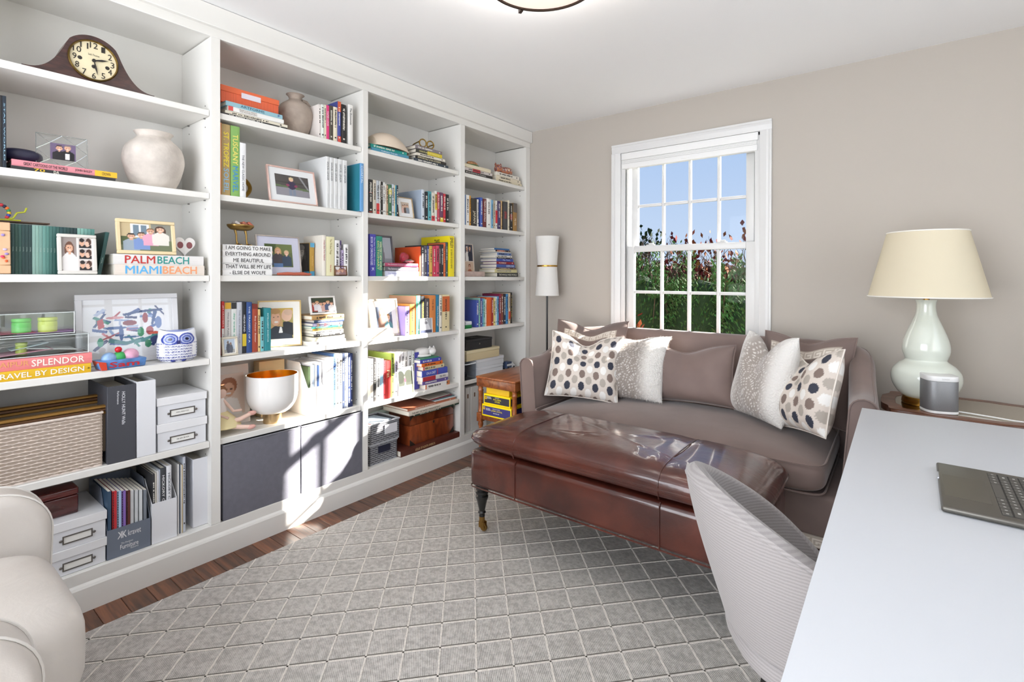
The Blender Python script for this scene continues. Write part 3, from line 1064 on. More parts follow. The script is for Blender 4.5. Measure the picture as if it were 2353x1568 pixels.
# ------------------------------------------------------------------ desk, laptop, desk chair
DZ = .742
desk = thing('desk', 'plain white desk with a thin square edged top', 'desk', (2.7, -1.9, 0))
DW = mat('D0D3D8', .45, spec=.3, name='white_lacquer')
obj('desktop', rbox('desktop', 2.275 - 2.7, 3.05 - 2.7, -2.85 + 1.9, -.954 + 1.9, DZ - .03, DZ, .002), DW, desk)
for x in (2.33, 2.995):
    for y in (-2.79, -1.02):
        obj('leg', rbox('leg', x - .025 - 2.7, x + .025 - 2.7, y - .025 + 1.9, y + .025 + 1.9, .0135, DZ - .03, .002), DW, desk)
for y in (-2.79, -1.02):
    obj('rail', rbox('rail', 2.355 - 2.7, 2.97 - 2.7, y - .015 + 1.9, y + .015 + 1.9, DZ - .09, DZ - .03, .002), DW, desk)
lp = thing('laptop', 'open dark grey laptop on the white desk', 'laptop', (2.464, -1.922, DZ), (0, 0, R(-1)))
LG = mat('6B6862', .38, .75, name='space_grey_aluminium')
lb = obj('base', rbox('base', 0, .232, 0, .336, .0015, .0145, .005, 3), LG, lp)
obj('finger_notch', rbox('finger_notch', -.0006, .003, .2, .25, .009, .0146, .001), mat('C9CDD8', .3, .8), lb)
obj('trackpad', rbox('trackpad', .008, .088, .075, .235, .0144, .0149, .0004, 1), mat('64615C', .3, .7), lb)
KB = mat('55534F', .5)
KD = mat('2E2D2C', .6)
obj('keyboard_well', rbox('keyboard_well', .097, .208, .022, .314, .0143, .01465, .0003, 1), KD, lb)
PR = mat('C8C8C4', .6)
kz0, kz1 = .0146, .0158
rows_ = [(.098, .0175, [(.018,) * 4 + (.09,) + (.019,) * 3 + (.018,) * 3]), (.117, .0175, None), (.1355, .0175, None), (.154, .0175, None), (.1725, .0175, None), (.191, .0115, None)]
lens = [[.0175, .0175, .0175, .022, .094, .022, .0175, .0175, .0175, .0175], [.04] + [.0175] * 10 + [.045], [.03] + [.0175] * 11 + [.03], [.026] + [.0175] * 12 + [.022], [.0175] * 13 + [.026], [.019] * 14]
for (xk, wk, _), ls in zip(rows_, lens):
    tot = sum(ls) + .0018 * (len(ls) - 1)
    f_ = .286 / tot
    yk = .025
    for q in reversed(ls):
        ky = q * f_
        ko = obj('key', bx(xk, xk + wk - .0018, yk, yk + ky - .0002, kz0, kz1).mesh('key', smooth=False), KB, lb)
        if ky < .05:
            obj('legend', bx(xk + wk * .35, xk + wk * .6, yk + ky * .4, yk + ky * .6, kz1 - .0004, kz1 + .0002), PR, ko)
        yk += ky + .0018 * f_
lid = obj('lid', rbox('lid', 0, .006, 0, .336, 0, .225, .003, 2), LG, lp, (.228, 0, .0125), (0, R(22), 0))
obj('screen', bx(-.0008, .0002, .008, .328, .012, .217), mat('0B0C0E', .15), lid)

# curved tub chair drawn up to the desk
CHF = None
def ribbed(name, c, scale=260, rot=0):
    m = mat(c, .9, name=name, sheen=.2).copy()
    m.name = name
    nt = m.node_tree
    tc = nt.nodes.new('ShaderNodeTexCoord')
    wv = nt.nodes.new('ShaderNodeTexWave')
    wv.bands_direction = 'Z'
    wv.inputs['Scale'].default_value = scale / 6.28
    wv.inputs['Distortion'].default_value = .8
    n = nt.nodes.new('ShaderNodeTexNoise')
    n.inputs['Scale'].default_value = 420
    ad = nt.nodes.new('ShaderNodeMath')
    ad.operation = 'ADD'
    bp = nt.nodes.new('ShaderNodeBump')
    bp.inputs['Strength'].default_value = .2
    bp.inputs['Distance'].default_value = .0012
    r = nt.nodes.new('ShaderNodeValToRGB')
    cc = lin(c)
    r.color_ramp.elements[0].position, r.color_ramp.elements[1].position = .35, 1.2 / 2
    r.color_ramp.elements[0].color = (*[x * .93 for x in cc], 1)
    r.color_ramp.elements[1].color = (*[min(1, x * 1.12) for x in cc], 1)
    hf = nt.nodes.new('ShaderNodeMath')
    hf.operation = 'MULTIPLY'
    hf.inputs[1].default_value = .5
    nt.links.new(tc.outputs['Object'], wv.inputs['Vector'])
    nt.links.new(tc.outputs['Object'], n.inputs['Vector'])
    nt.links.new(wv.outputs['Fac'], ad.inputs[0])
    nt.links.new(n.outputs[0], ad.inputs[1])
    nt.links.new(ad.outputs[0], hf.inputs[0])
    nt.links.new(hf.outputs[0], r.inputs[0])
    nt.links.new(r.outputs[0], nt.nodes['Principled BSDF'].inputs['Base Color'])
    nt.links.new(ad.outputs[0], bp.inputs['Height'])
    nt.links.new(bp.outputs[0], nt.nodes['Principled BSDF'].inputs['Normal'])
    return m
CHF = ribbed('pale_ribbed_upholstery', '989392')
chair = thing('desk_chair', 'pale grey upholstered tub chair tucked under the desk', 'chair', (2.25, -1.94, 0), (0, 0, R(34)))
def shell_pt(a, t, side):
    """a -1..1 round the back from the near wing to the far wing, t 0 bottom..1 rim, side +1 outer -1 inner"""
    ang = a * R(128)
    top = .425 + .365 * (1 - abs(a) ** 1.65)
    zb = .415
    z = zb + (top - zb) * t
    k = (z - zb) / .375
    rad = .19 + .048 * math.sin(min(1, k) * PI / 2) ** 1.1
    th = .027 * (1 - .1 * t) * math.sqrt(max(0, 1 - max(0, (t - .93) / .07) ** 2)) * math.sqrt(max(0.02, 1 - max(0, (abs(a) - .94) / .06) ** 2))
    r = rad + side * th
    lean = -.055 * k * math.cos(ang)
    return (-r * math.cos(ang) * 1.02 + lean, -r * math.sin(ang) * 1.04, z)
mb = MB()
NU, NV = 56, 24
def closed_sec(u, v):
    a = 2 * u - 1
    if v < .5:
        return shell_pt(a, smooth_fn(v * 2) * .3 + v * 2 * .7, 1)
    return shell_pt(a, smooth_fn((1 - v) * 2) * .3 + (1 - v) * 2 * .7, -1)
mb.grid(closed_sec, NU, NV * 2)
bk = obj('backrest', mb.mesh('backrest', weld=True), CHF, chair)
obj('seam', MB().tube([Vector(shell_pt(-1 + 2 * k / 40, .93, 1)) for k in range(1, 40)], .0022, 6), CHF, bk)
obj('seat', MB().ball((.02, 0, .43), .19, .19, .06, 20, .8, .55).mesh('seat', weld=True), CHF, chair)
obj('seat_shell', MB().ball((.0, 0, .385), .212, .212, .05, 20, .85, .6).mesh('seat_shell', weld=True), CHF, chair)
DK = mat('1B1A19', .4)
for sx in (-1, 1):
    for sy in (-1, 1):
        obj('leg', MB().tube([(sx * .07, sy * .07, .36), (sx * .12, sy * .12, .0215)], [.014, .009], 12), DK, chair)

# ------------------------------------------------------------------ white leather armchair
WL = leather('ivory_leather', 'D9D3CC', 'CFC8C1', .42)
WL.node_tree.nodes['Principled BSDF'].inputs['Coat Weight'].default_value = .08
ac = thing('armchair', 'ivory leather armchair with stitched padded arms in front of the bookcase', 'armchair', (.68, -3.45, 0))
def soft(x0, x1, y0, y1, z0, z1, e=.35, e2=.5, n=24):
    return MB().ball(((x0 + x1) / 2 - .68, (y0 + y1) / 2 + 3.45, (z0 + z1) / 2), (x1 - x0) / 2, (y1 - y0) / 2, (z1 - z0) / 2, n, e, e2).mesh('soft', weld=True)
def arm(x0, x1, yf, yb, zt, slope):
    """padded slab arm with a rounded front top corner"""
    r = .13
    prof = [(yb, .06), (yb, zt + slope)]
    for k in range(11):
        a = PI / 2 * k / 10
        prof.append((yf - r + r * math.sin(a), zt - r + r * math.cos(a)))
    prof += [(yf - .01, .25), (yf - .03, .06)]
    mbx = MB().prism([(y + 3.45, z) for y, z in prof], 'x', x0 - .68, x1 - .68)
    return mbx.mesh('arm', bevel=.028, bseg=4, smooth=True), prof
for x0, x1, yf, yb, zt in ((.28, .42, -3.005, -3.95, .632), (.95, 1.09, -3.135, -3.95, .592)):
    me, prof = arm(x0, x1, yf, yb, zt, .02)
    a = obj('arm', me, WL, ac)
    for xs in (x0 + .026, x1 - .026):
        pts = [(xs - .68, y + 3.45 + .0015, z + .001) for y, z in prof[1:-1]]
        obj('stitched_seam', MB().tube(pts, .0028, 6), mat('E8E4DE', .6), a)
obj('seat_cushion', soft(.425, .945, -3.75, -3.02, .24, .512, .32, .5), WL, ac)
obj('front_panel', soft(.40, .96, -3.7, -3.03, .05, .3, .3, .4), WL, ac)
obj('backrest', soft(.40, .96, -3.98, -3.72, .2, .92, .4, .4), WL, ac)
obj('foot', MB().lathe([(.02, .0135), (.028, .07)], 16, (-.26, .35, 0)).mesh('foot'), DK, ac)
for sx in (-.3, .3):
    for sy in (.3, -.4):
        obj('foot', MB().lathe([(.02, .0135), (.028, .07)], 16, (sx, sy, 0)).mesh('foot'), DK, ac)

# ------------------------------------------------------------------ walnut side table with kits
TBL = wood('honey_walnut', '9C5A2E', '6A3517', .32, (14, 2, 14), 2, .25)
TX0, TX1, TY0, TY1, TZ = .172, .502, -.868, -.25, .6
st = thing('side_table', 'honey walnut side table with turned legs beside the bookcase', 'side table', ((TX0 + TX1) / 2, (TY0 + TY1) / 2, 0))
tcx, tcy = (TX0 + TX1) / 2, (TY0 + TY1) / 2
a_, b_ = (TX1 - TX0) / 2, (TY1 - TY0) / 2
obj('tabletop', rbox('tabletop', -a_, a_, -b_, b_, TZ - .014, TZ, .004), TBL, st)
obj('apron', rbox('apron', -a_ + .004, a_ - .004, -b_ + .004, b_ - .004, TZ - .066, TZ - .014, .002), TBL, st)
obj('lower_shelf', rbox('lower_shelf', -a_ + .03, a_ - .03, -b_ + .012, b_ - .012, .315, .345, .003), TBL, st)
legp = [(.012, .0), (.016, .05), (.0125, .1), (.0125, .26), (.018, .28), (.0145, .3)]
legq = [(.0145, 0), (.019, .008), (.0145, .02), (.0155, .1), (.0145, .135), (.019, .146), (.0145, .156), (.017, .174)]
for sx in (-1, 1):
    for sy in (-1, 1):
        x, y = sx * (a_ - .024), sy * (b_ - .024)
        lg = obj('leg', MB().lathe(legp, 20, (x, y, .0)), TBL, st)
        obj('leg_block', rbox('leg_block', x - .02, x + .02, y - .02, y + .02, .3, .358, .003), TBL, lg)
        obj('upper_turning', MB().lathe(legq, 20, (x, y, .3585)), TBL, lg)
Y1, Y2, YB = mat('F2C400', .4), mat('E6B91A', .5), mat('FFE000', .4)
def kit(name, label, x0, x1, y0, y1, z0, z1, yel, face, logo, lines):
    t = thing(name, label, 'box', ((x0 + x1) / 2, (y0 + y1) / 2, z0), group='yellow boxes on the side table')
    w, d, h = (x1 - x0) / 2, (y1 - y0) / 2, z1 - z0
    obj('carton', rbox('carton', -w, w, -d, d, 0, h, .002, 1), yel, t)
    if face:
        fm = mat(face, .4)
        obj('front_print', bx(-w + .008, w - .006, -d - .0006, -d + .0002, .010, h - .012), fm, t)
        obj('side_print', bx(w - .0002, w + .0006, -d + .008, d - .008, .010, h - .012), fm, t)
        f2 = obj('logo', MB().box(-w + .012, -w + .0165, -d - .0013, -d - .0006, h - .035, h - .017).box(-w + .0225, -w + .027, -d - .0013, -d - .0006, h - .035, h - .017).box(-w + .0165, -w + .0225, -d - .0013, -d - .0006, h - .0205, h - .017).box(-w + .0165, -w + .0225, -d - .0013, -d - .0006, h - .035, h - .0315), Y1, t)
        for i, (s, c, cx, cz, ww, hh) in enumerate(lines):
            letter(s, ww, hh, mat(c, .5), t, (cx, -d - .0008, cz), (1, 0, 0), (0, 0, 1), .012)
    return t
kz = .3455
kit('science_kit', 'bottom kit box, yellow with purple printed front', TX0 + .05, TX0 + .292, TY0 + .006, TY0 + .19, kz, kz + .078, YB, '3C3A78', 1,
    [('NATIONAL', 'FFFFFF', -.067, .052, .036, .006), ('GEOGRAPHIC', 'FFFFFF', -.065, .044, .04, .006), ('SUPER FUN FOR KIDS', 'F3F3F3', .0, .056, .06, .005), ('JUMBO CRYSTAL', 'F6E23A', .005, .042, .092, .013), ('GROWING LAB', 'F3F3F3', .0, .028, .05, .006)])
kit('science_kit', 'middle kit box, yellow with charcoal printed front', TX0 + .062, TX0 + .28, TY0 + .01, TY0 + .185, kz + .0785, kz + .0785 + .068, YB, '34323A', 1,
    [('NATIONAL', 'FFFFFF', -.062, .049, .034, .006), ('GEOGRAPHIC', 'FFFFFF', -.061, .041, .038, .006), ('ULTIMATE', 'F3F3F3', .004, .05, .036, .005), ('ROCK, MINERAL', 'F6E23A', .006, .038, .066, .011), ('& FOSSIL', 'F6E23A', .008, .025, .044, .010)])
kit('yellow_box', 'plain amber yellow box, topmost on the side table', TX0 + .075, TX0 + .265, TY0 + .02, TY0 + .18, kz + .147, kz + .147 + .055, Y2, None, 0, [])

# ------------------------------------------------------------------ floor lamp
flp = thing('floor_lamp', 'slim black floor lamp with waisted white double shade and brass ring', 'floor lamp', (.268, -.165, 0))
obj('base', MB().lathe([(.11, 0), (.112, .006), (.108, .014), (.01, .02), (.009, .03)], 32), BLK, flp)
obj('pole', MB().lathe([(.0075, .02), (.0075, 1.3)], 16), BLK, flp)
def shade_mat(name, c, tr=.35):
    m = mat(c, .85, name=name).copy()
    m.name = name
    nt = m.node_tree
    t = nt.nodes.new('ShaderNodeBsdfTranslucent')
    t.inputs[0].default_value = (*lin(c), 1)
    mx = nt.nodes.new('ShaderNodeMixShader')
    mx.inputs[0].default_value = tr
    o = nt.nodes['Material Output']
    nt.links.new(nt.nodes['Principled BSDF'].outputs[0], mx.inputs[1])
    nt.links.new(t.outputs[0], mx.inputs[2])
    nt.links.new(mx.outputs[0], o.inputs[0])
    return m
SHW = shade_mat('white_linen_shade', 'F4F3F0', .25)
obj('lamp_shade', MB().lathe([(.09, 1.115), (.0885, 1.115), (.073, 1.333), (.0745, 1.333), (.09, 1.115)], 48).mesh('lamp_shade'), SHW, flp)
obj('lamp_shade', MB().lathe([(.0745, 1.345), (.073, 1.345), (.0885, 1.563), (.09, 1.563), (.0745, 1.345)], 48).mesh('lamp_shade'), SHW, flp)
obj('brass_ring', MB().lathe([(.072, 1.333), (.078, 1.333), (.0795, 1.339), (.078, 1.345), (.072, 1.345), (.072, 1.333)], 48), mat('B98E3E', .22, 1), flp)
obj('spider', MB().box(-.073, .073, -.003, .003, 1.337, 1.342).box(-.003, .003, -.073, .073, 1.337, 1.342), BRASS, flp)

# ------------------------------------------------------------------ mirrored table, table lamp, speaker
mt = thing('mirrored_table', 'mirror topped wooden end table with scalloped rim beside the sofa', 'end table', (2.62, -.32, 0))
MW = wood('table_walnut', '8A5A42', '5E3826', .35, (3, 12, 12), 2, .2)
def scallop(a, b, k=1.0):
    P = []
    for i in range(72):
        q = 2 * PI * i / 72
        pw_ = lambda c: math.copysign(abs(c) ** .42, c)
        s = 1 + .035 * math.cos(8 * q)
        P.append((a * k * pw_(math.cos(q)) * s, b * k * pw_(math.sin(q)) * s))
    return P
MTZ = .668
obj('top', MB().prism(scallop(.29, .24), 'z', MTZ - .03, MTZ - .004).mesh('top', bevel=.003, bseg=2, smooth=True), MW, mt)
def ring_prism(o, i, z0, z1):
    n = len(o)
    mb = MB()
    mb.v = [(*p, z0) for p in o] + [(*p, z1) for p in o] + [(*p, z1) for p in i] + [(*p, z0) for p in i]
    for k in range(n):
        j = (k + 1) % n
        for a, b in ((0, 1), (1, 2), (2, 3), (3, 0)):
            mb.f.append((a * n + k, a * n + j, b * n + j, b * n + k))
    return mb
obj('rim', ring_prism(scallop(.29, .24), scallop(.29, .24, .82), MTZ - .004, MTZ + .001).mesh('rim', smooth=False), MW, mt)
obj('mirror', MB().prism(scallop(.29, .24, .815), 'z', MTZ - .004, MTZ).mesh('mirror', smooth=False), mat('C9C2B4', .08, 1), mt)
for sx in (-1, 1):
    for sy in (-1, 1):
        obj('leg', MB().lathe([(.011, 0), (.014, .2), (.02, .4), (.024, .6)], 16, (sx * .22, sy * .17, 0)), MW, mt)
tl = thing('table_lamp', 'pale celadon gourd table lamp with cream tapered shade', 'table lamp', (2.487, -.335, MTZ + .0015))
CEL = mat('DDE3D8', .12, coat=.6, name='celadon_glaze')
GOLD = mat('B5893F', .25, 1)
obj('base', MB().lathe([(.088, 0), (.09, .004), (.086, .03), (.08, .034)], 48), GOLD, tl)
gp = [(.078, .03), (.104, .05), (.124, .085), (.131, .118), (.126, .15), (.106, .178), (.085, .195), (.077, .204), (.08, .215), (.087, .238), (.0885, .262), (.083, .295), (.068, .34), (.05, .385), (.04, .415), (.036, .445), (.037, .468), (.041, .482)]
def smooth_prof(P, n=5):
    out = []
    for i in range(len(P) - 1):
        p0, p1, p2, p3 = P[max(i - 1, 0)], P[i], P[i + 1], P[min(i + 2, len(P) - 1)]
        for k in range(n):
            t = k / n
            out.append(tuple(.5 * ((2 * p1[c]) + (-p0[c] + p2[c]) * t + (2 * p0[c] - 5 * p1[c] + 4 * p2[c] - p3[c]) * t * t + (-p0[c] + 3 * p1[c] - 3 * p2[c] + p3[c]) * t ** 3) for c in (0, 1)))
    return out + [P[-1]]
obj('gourd_body', MB().lathe(smooth_prof(gp), 64).mesh('gourd_body'), CEL, tl)
obj('stem', MB().lathe([(.012, .482), (.012, .77)], 12), GOLD, tl)
SHC = shade_mat('cream_paper_shade', 'EFE6CE', .3)
s_ = obj('lamp_shade', MB().lathe([(.222, .494), (.2205, .494), (.1475, .796), (.149, .796), (.222, .494)], 72).mesh('lamp_shade'), SHC, tl)
TRM = mat('F3F0E8', .8)
for r_, z in ((.2225, .496), (.1497, .794)):
    obj('trim', MB().tube([(r_ * math.cos(2 * PI * k / 72), r_ * math.sin(2 * PI * k / 72), z) for k in range(72)], .003, 6, True), TRM, s_)
obj('spider', MB().box(-.148, .148, -.002, .002, .764, .768).box(-.002, .002, -.148, .148, .764, .768), GOLD, s_)
spk = thing('smart_speaker', 'small white topped speaker with grey mesh body in front of the gourd lamp', 'speaker', (2.527, -.475, MTZ + .0015), (0, 0, R(20)))
def rcyl(name, z0, z1, k=1.0, r=.003):
    return MB().prism([(p[0] * k, p[1] * k) for p in [(.06 * math.copysign(abs(math.cos(2 * PI * i / 56)) ** .62, math.cos(2 * PI * i / 56)), .058 * math.copysign(abs(math.sin(2 * PI * i / 56)) ** .62, math.sin(2 * PI * i / 56))) for i in range(56)]], 'z', z0, z1).mesh(name, bevel=r, bseg=2, smooth=True)
SPW = mat('F1F1F0', .35)
obj('foot', rcyl('foot', 0, .012), SPW, spk)
obj('grille', rcyl('grille', .0122, .138, .995, .001), mat('8F9092', .5, .55, noise=.1, nscale=900), spk)
cp = obj('cap', rcyl('cap', .1382, .161), SPW, spk)
letter('SONOS', .026, .005, mat('B9B9B9', .5), cp, (0, -.0582, .15), (1, 0, 0), (0, 0, 1))
tag(obj('power_cord', MB().tube([(2.585, -.455, MTZ + .007), (2.63, -.46, MTZ + .006), (2.69, -.475, MTZ + .0055), (2.76, -.5, MTZ + .0055), (2.84, -.5, MTZ + .0055)], .003, 8), SPW), 'thin white power cord trailing across the mirrored table', 'cord')

# ------------------------------------------------------------------ ceiling light
cl = thing('ceiling_light', 'round ceiling drum light with bronze rim and frosted glass', 'ceiling light', (1.40, -1.895, H - .155))
BRZ = mat('4A3D36', .4, .8)
def glow(c, s):
    m = mat(c, .5, name='lit_frosted_glass').copy()
    b = m.node_tree.nodes['Principled BSDF']
    b.inputs['Emission Color'].default_value = (*lin(c), 1)
    b.inputs['Emission Strength'].default_value = s
    return m
obj('diffuser', MB().lathe([(0, -.012), (.08, -.01), (.15, -.004), (.194, .004), (.194, .02)], 64).mesh('diffuser'), glow('F4E4D6', .62), cl)
obj('drum', MB().lathe([(.197, .016), (.2, .016), (.2, .1), (.197, .1), (.197, .016)], 64).mesh('drum'), shade_mat('drum_shade', 'F1ECE4', .4), cl)
obj('rim', MB().lathe([(.195, -.002), (.203, -.002), (.203, .014), (.195, .014), (.195, -.002)], 64).mesh('rim'), BRZ, cl)
obj('canopy', MB().lathe([(.07, .1), (.075, .14), (.075, .154)], 32), BRZ, cl)
obj('stem', MB().lathe([(.012, .0), (.012, .11)], 12), BRZ, cl)
for k in range(4):
    a = R(58 + 90 * k)
    obj('clip', MB().box(.2, .222, -.006, .006, -.006, .012).mesh('clip', smooth=False), BRZ, cl, None, (0, 0, a))

bl = bpy.data.lights.new('ceiling_bulb', 'POINT')
bl.energy, bl.color, bl.shadow_soft_size = 130, (1, .96, .92), .06
bo = bpy.data.objects.new('ceiling_bulb', bl)
COL.objects.link(bo)
bo.location = (1.40, -1.895, H - .07)
# ================================================================== things on the shelves
BAYN = {1: 'clock bay', 2: 'grey bin bay', 3: 'wooden chest bay', 4: 'corner bay'}
SHN = dict(A='top shelf', B='second shelf', C='third shelf', D='fourth shelf', E='fifth shelf', F='bottom shelf')
NAMED = [('black', '1A1A1C'), ('charcoal', '3A3A3E'), ('grey', '7F7F80'), ('silver grey', 'B4B6BA'), ('pale grey', 'D6D9DE'), ('white', 'F0EFED'), ('cream', 'EAE0C6'), ('beige', 'CDBB9C'), ('tan', 'B08E5E'), ('brown', '6A4636'), ('dark red', '8E2C34'), ('red', 'CC3638'), ('rose', 'C0506C'), ('bright pink', 'E8408A'), ('salmon pink', 'E8857E'), ('orange', 'E0682E'), ('amber', 'DB9A3C'), ('yellow', 'F0D028'), ('pale yellow', 'EBE2B0'), ('olive', 'A89A48'), ('lime green', 'B0CB58'), ('green', '3E8C62'), ('dark green', '2C4A44'), ('sage green', '7A9E92'), ('teal', '2A9290'), ('pale blue', 'A4C8D8'), ('sky blue', '5CA0CC'), ('blue', '4458A8'), ('navy', '25305A'), ('purple', '5E4E90'), ('lilac', 'A593C8'), ('plum', '6E3C58')]
NL = [(n, [int(h[i:i + 2], 16) for i in (0, 2, 4)]) for n, h in NAMED]
def cname(h):
    c = [int(h[i:i + 2], 16) for i in (0, 2, 4)]
    return min(NL, key=lambda q: sum((a - b) ** 2 for a, b in zip(c, q[1])))[0]
def bright(h):
    return sum(lin(h)) / 3
PAGES = mat('EDE7DA', .9, noise=.08, nscale=400, stretch=(1, 60, 1), name='paper_block')
def book_mesh(T, hh, D, hard):
    c = .0024 if hard else .0007
    b = .0022 if hard else .0006
    pol = [(0, 0), (b * .75, T * .22), (b, T * .5), (b * .75, T * .78), (0, T), (-D, T), (-D, T - c), (-.002 - c, T - c), (-.002 - c, c), (-D, c), (-D, 0)]
    return MB().prism(pol, 'z', 0, hh).mesh('book', smooth=False), c, b
def spine_marks(o, T, hh, b, col, seed, tcol=None):
    """small blocks of print on a spine too fine to read"""
    rng = random.Random(seed)
    if T < .007:
        return
    mc = tcol or ('2E2B2A' if bright(col) > .25 else 'E6E2D8')
    mb = MB()
    z = hh * rng.uniform(.86, .92)
    zend = hh * rng.uniform(.3, .5)
    hw = min(T * .3, .008) * rng.uniform(.6, 1)
    while z > zend:
        L = rng.uniform(.003, .007)
        mb.box(b + .0001, b + .0005, T / 2 - hw * rng.uniform(.5, 1), T / 2 + hw * rng.uniform(.5, 1), z - L, z)
        z -= L + (.0022 if rng.random() < .8 else .008)
    z = hh * .13
    mb.box(b + .0001, b + .0005, T / 2 - hw * .8, T / 2 + hw * .8, z - .008, z)
    k = obj('lettering', mb.mesh('lettering', smooth=False), mat(mc, .6), o)
    k['kind'] = 'stuff'
_bn = [0]
def book(loc, T, hh, D, col, label, group, flat=False, texts=None, bands=None, rot=(0, 0, 0), hard=None, name='book', cover=None):
    _bn[0] += 1
    T = max(T, .004)
    hard = T > .016 if hard is None else hard
    me, c, b = book_mesh(T, hh, D, hard)
    o = obj(name, me, mat(col, .45), None, loc, (PI / 2 + rot[0], rot[1], rot[2]) if flat else rot)
    tag(o, label, 'book', group)
    obj('pages', bx(-D + .004, -.002 - c, c, T - c, .003, hh - .003), PAGES, o)
    for z0, z1, bc in (bands or []):
        obj('spine_band', bx(b - .0004, b + .0004, .0006, T - .0006, hh * (1 - z1), hh * (1 - z0)), mat(bc, .45), o)
    if cover:
        obj('cover_art', bx(-D + .002, -.002, -.0005, .0002, .002, hh - .002), mat(cover, .45), o)
    if texts is None:
        spine_marks(o, T, hh, b, col, _bn[0])
    else:
        for s, tc, f0, f1, hf, *pos in texts:
            w = hh * (f1 - f0)
            cy = T * (pos[0] if pos else .5)
            letter(s, w, T * hf, mat(tc, .5), o, (b, cy, hh * (1 - (f0 + f1) / 2)), (0, 0, -1), (0, 1, 0), .012)
    return o
def size_word(T):
    return 'slim ' if T < .013 else ('thick ' if T > .034 else '')
LABELS = {}
def uniq(label, group):
    LABELS.setdefault(label, 0)
    LABELS[label] += 1
    return label
def row(bay, s, zo, items, xs=-.035, D=.17, z0=None, what='books'):
    """upright books; item: a0, a1, vtop, colour, options"""
    z0 = SHELF_Z[s] + .0005 if z0 is None else z0
    grp = f'{what} standing on the {SHN[s]} of the {BAYN[bay]}'
    prev = -9
    names = [cname(i[3]) for i in items]
    out = []
    for k, it in enumerate(items):
        a0, a1, vt, col = it[:4]
        op = it[4] if len(it) > 4 else {}
        x = op.get('xs', xs)
        y0, zt = YZ(zo, a0, vt, x)
        y1, _ = YZ(zo, a1, vt, x)
        y0 = max(y0, prev + .0004)
        y1 = min(y1, BAYS[bay][1] - .001)
        if y1 - y0 < .004:
            y1 = y0 + .004
        prev = y1
        nb = []
        if k:
            nb.append(names[k - 1])
        if k + 1 < len(items):
            nb.append(names[k + 1])
        T = y1 - y0
        if 'label' in op:
            lb = op['label']
        elif len(nb) == 2:
            lb = f'{size_word(T)}{names[k]} book between {nb[0]} and {nb[1]}, {SHN[s]}, {BAYN[bay]}'
        else:
            lb = f'{size_word(T)}{names[k]} end book beside {nb[0] if nb else "frame"} one, {SHN[s]}, {BAYN[bay]}'
        lb = uniq(lb, grp)
        d = op.get('D', D * (1 + .1 * math.sin(k * 2.3 + bay)))
        d = min(d, x - XB - .004)
        out.append(book((x, y0, z0), T, zt - z0, d, col, lb, grp, False, op.get('t'), op.get('b'), (op.get('tilt', 0), 0, 0), None, op.get('name', 'book'), op.get('cover')))
    return out
def stack(bay, s, zo, items, xs=-.035, D=.15, z0=None):
    """flat books, bottom first; item: a0, a1 (spine ends), v top, v bottom at a1, colour, options. Returns top z, y span"""
    z = SHELF_Z[s] + .0005 if z0 is None else z0
    grp = f'books stacked on the {SHN[s]} of the {BAYN[bay]}'
    names = [cname(i[4]) for i in items]
    for k, it in enumerate(items):
        a0, a1, vt, vb, col = it[:5]
        op = it[5] if len(it) > 5 else {}
        x = op.get('xs', xs) - .004 * math.sin(k * 1.9)
        y1, zt = YZ(zo, a1, vt, x)
        _, zb = YZ(zo, a1, vb, x)
        y0, _ = YZ(zo, a0, vt, x)
        y1 = min(y1, BAYS[bay][1] - .001)
        y0 = max(y0, BAYS[bay][0] + .001)
        T = max(zt - zb, .004)
        lo = f'on {names[k - 1]}' if k else 'lowest'
        hi = f'under {names[k + 1]}' if k + 1 < len(items) else 'topmost'
        lb = op.get('label') or f'{names[k]} flat book {lo}, {hi}, {SHN[s]}, {BAYN[bay]}'
        lb = uniq(lb, grp)
        d = min(op.get('D', D * (1 + .08 * math.sin(k * 2.7))), x - XB - .004)
        book((x, y1, z), T, y1 - y0, d, col, lb, grp, True, op.get('t'), op.get('b'), (0, 0, 0), None, op.get('name', 'book'))
        z += T + .0004
    return z

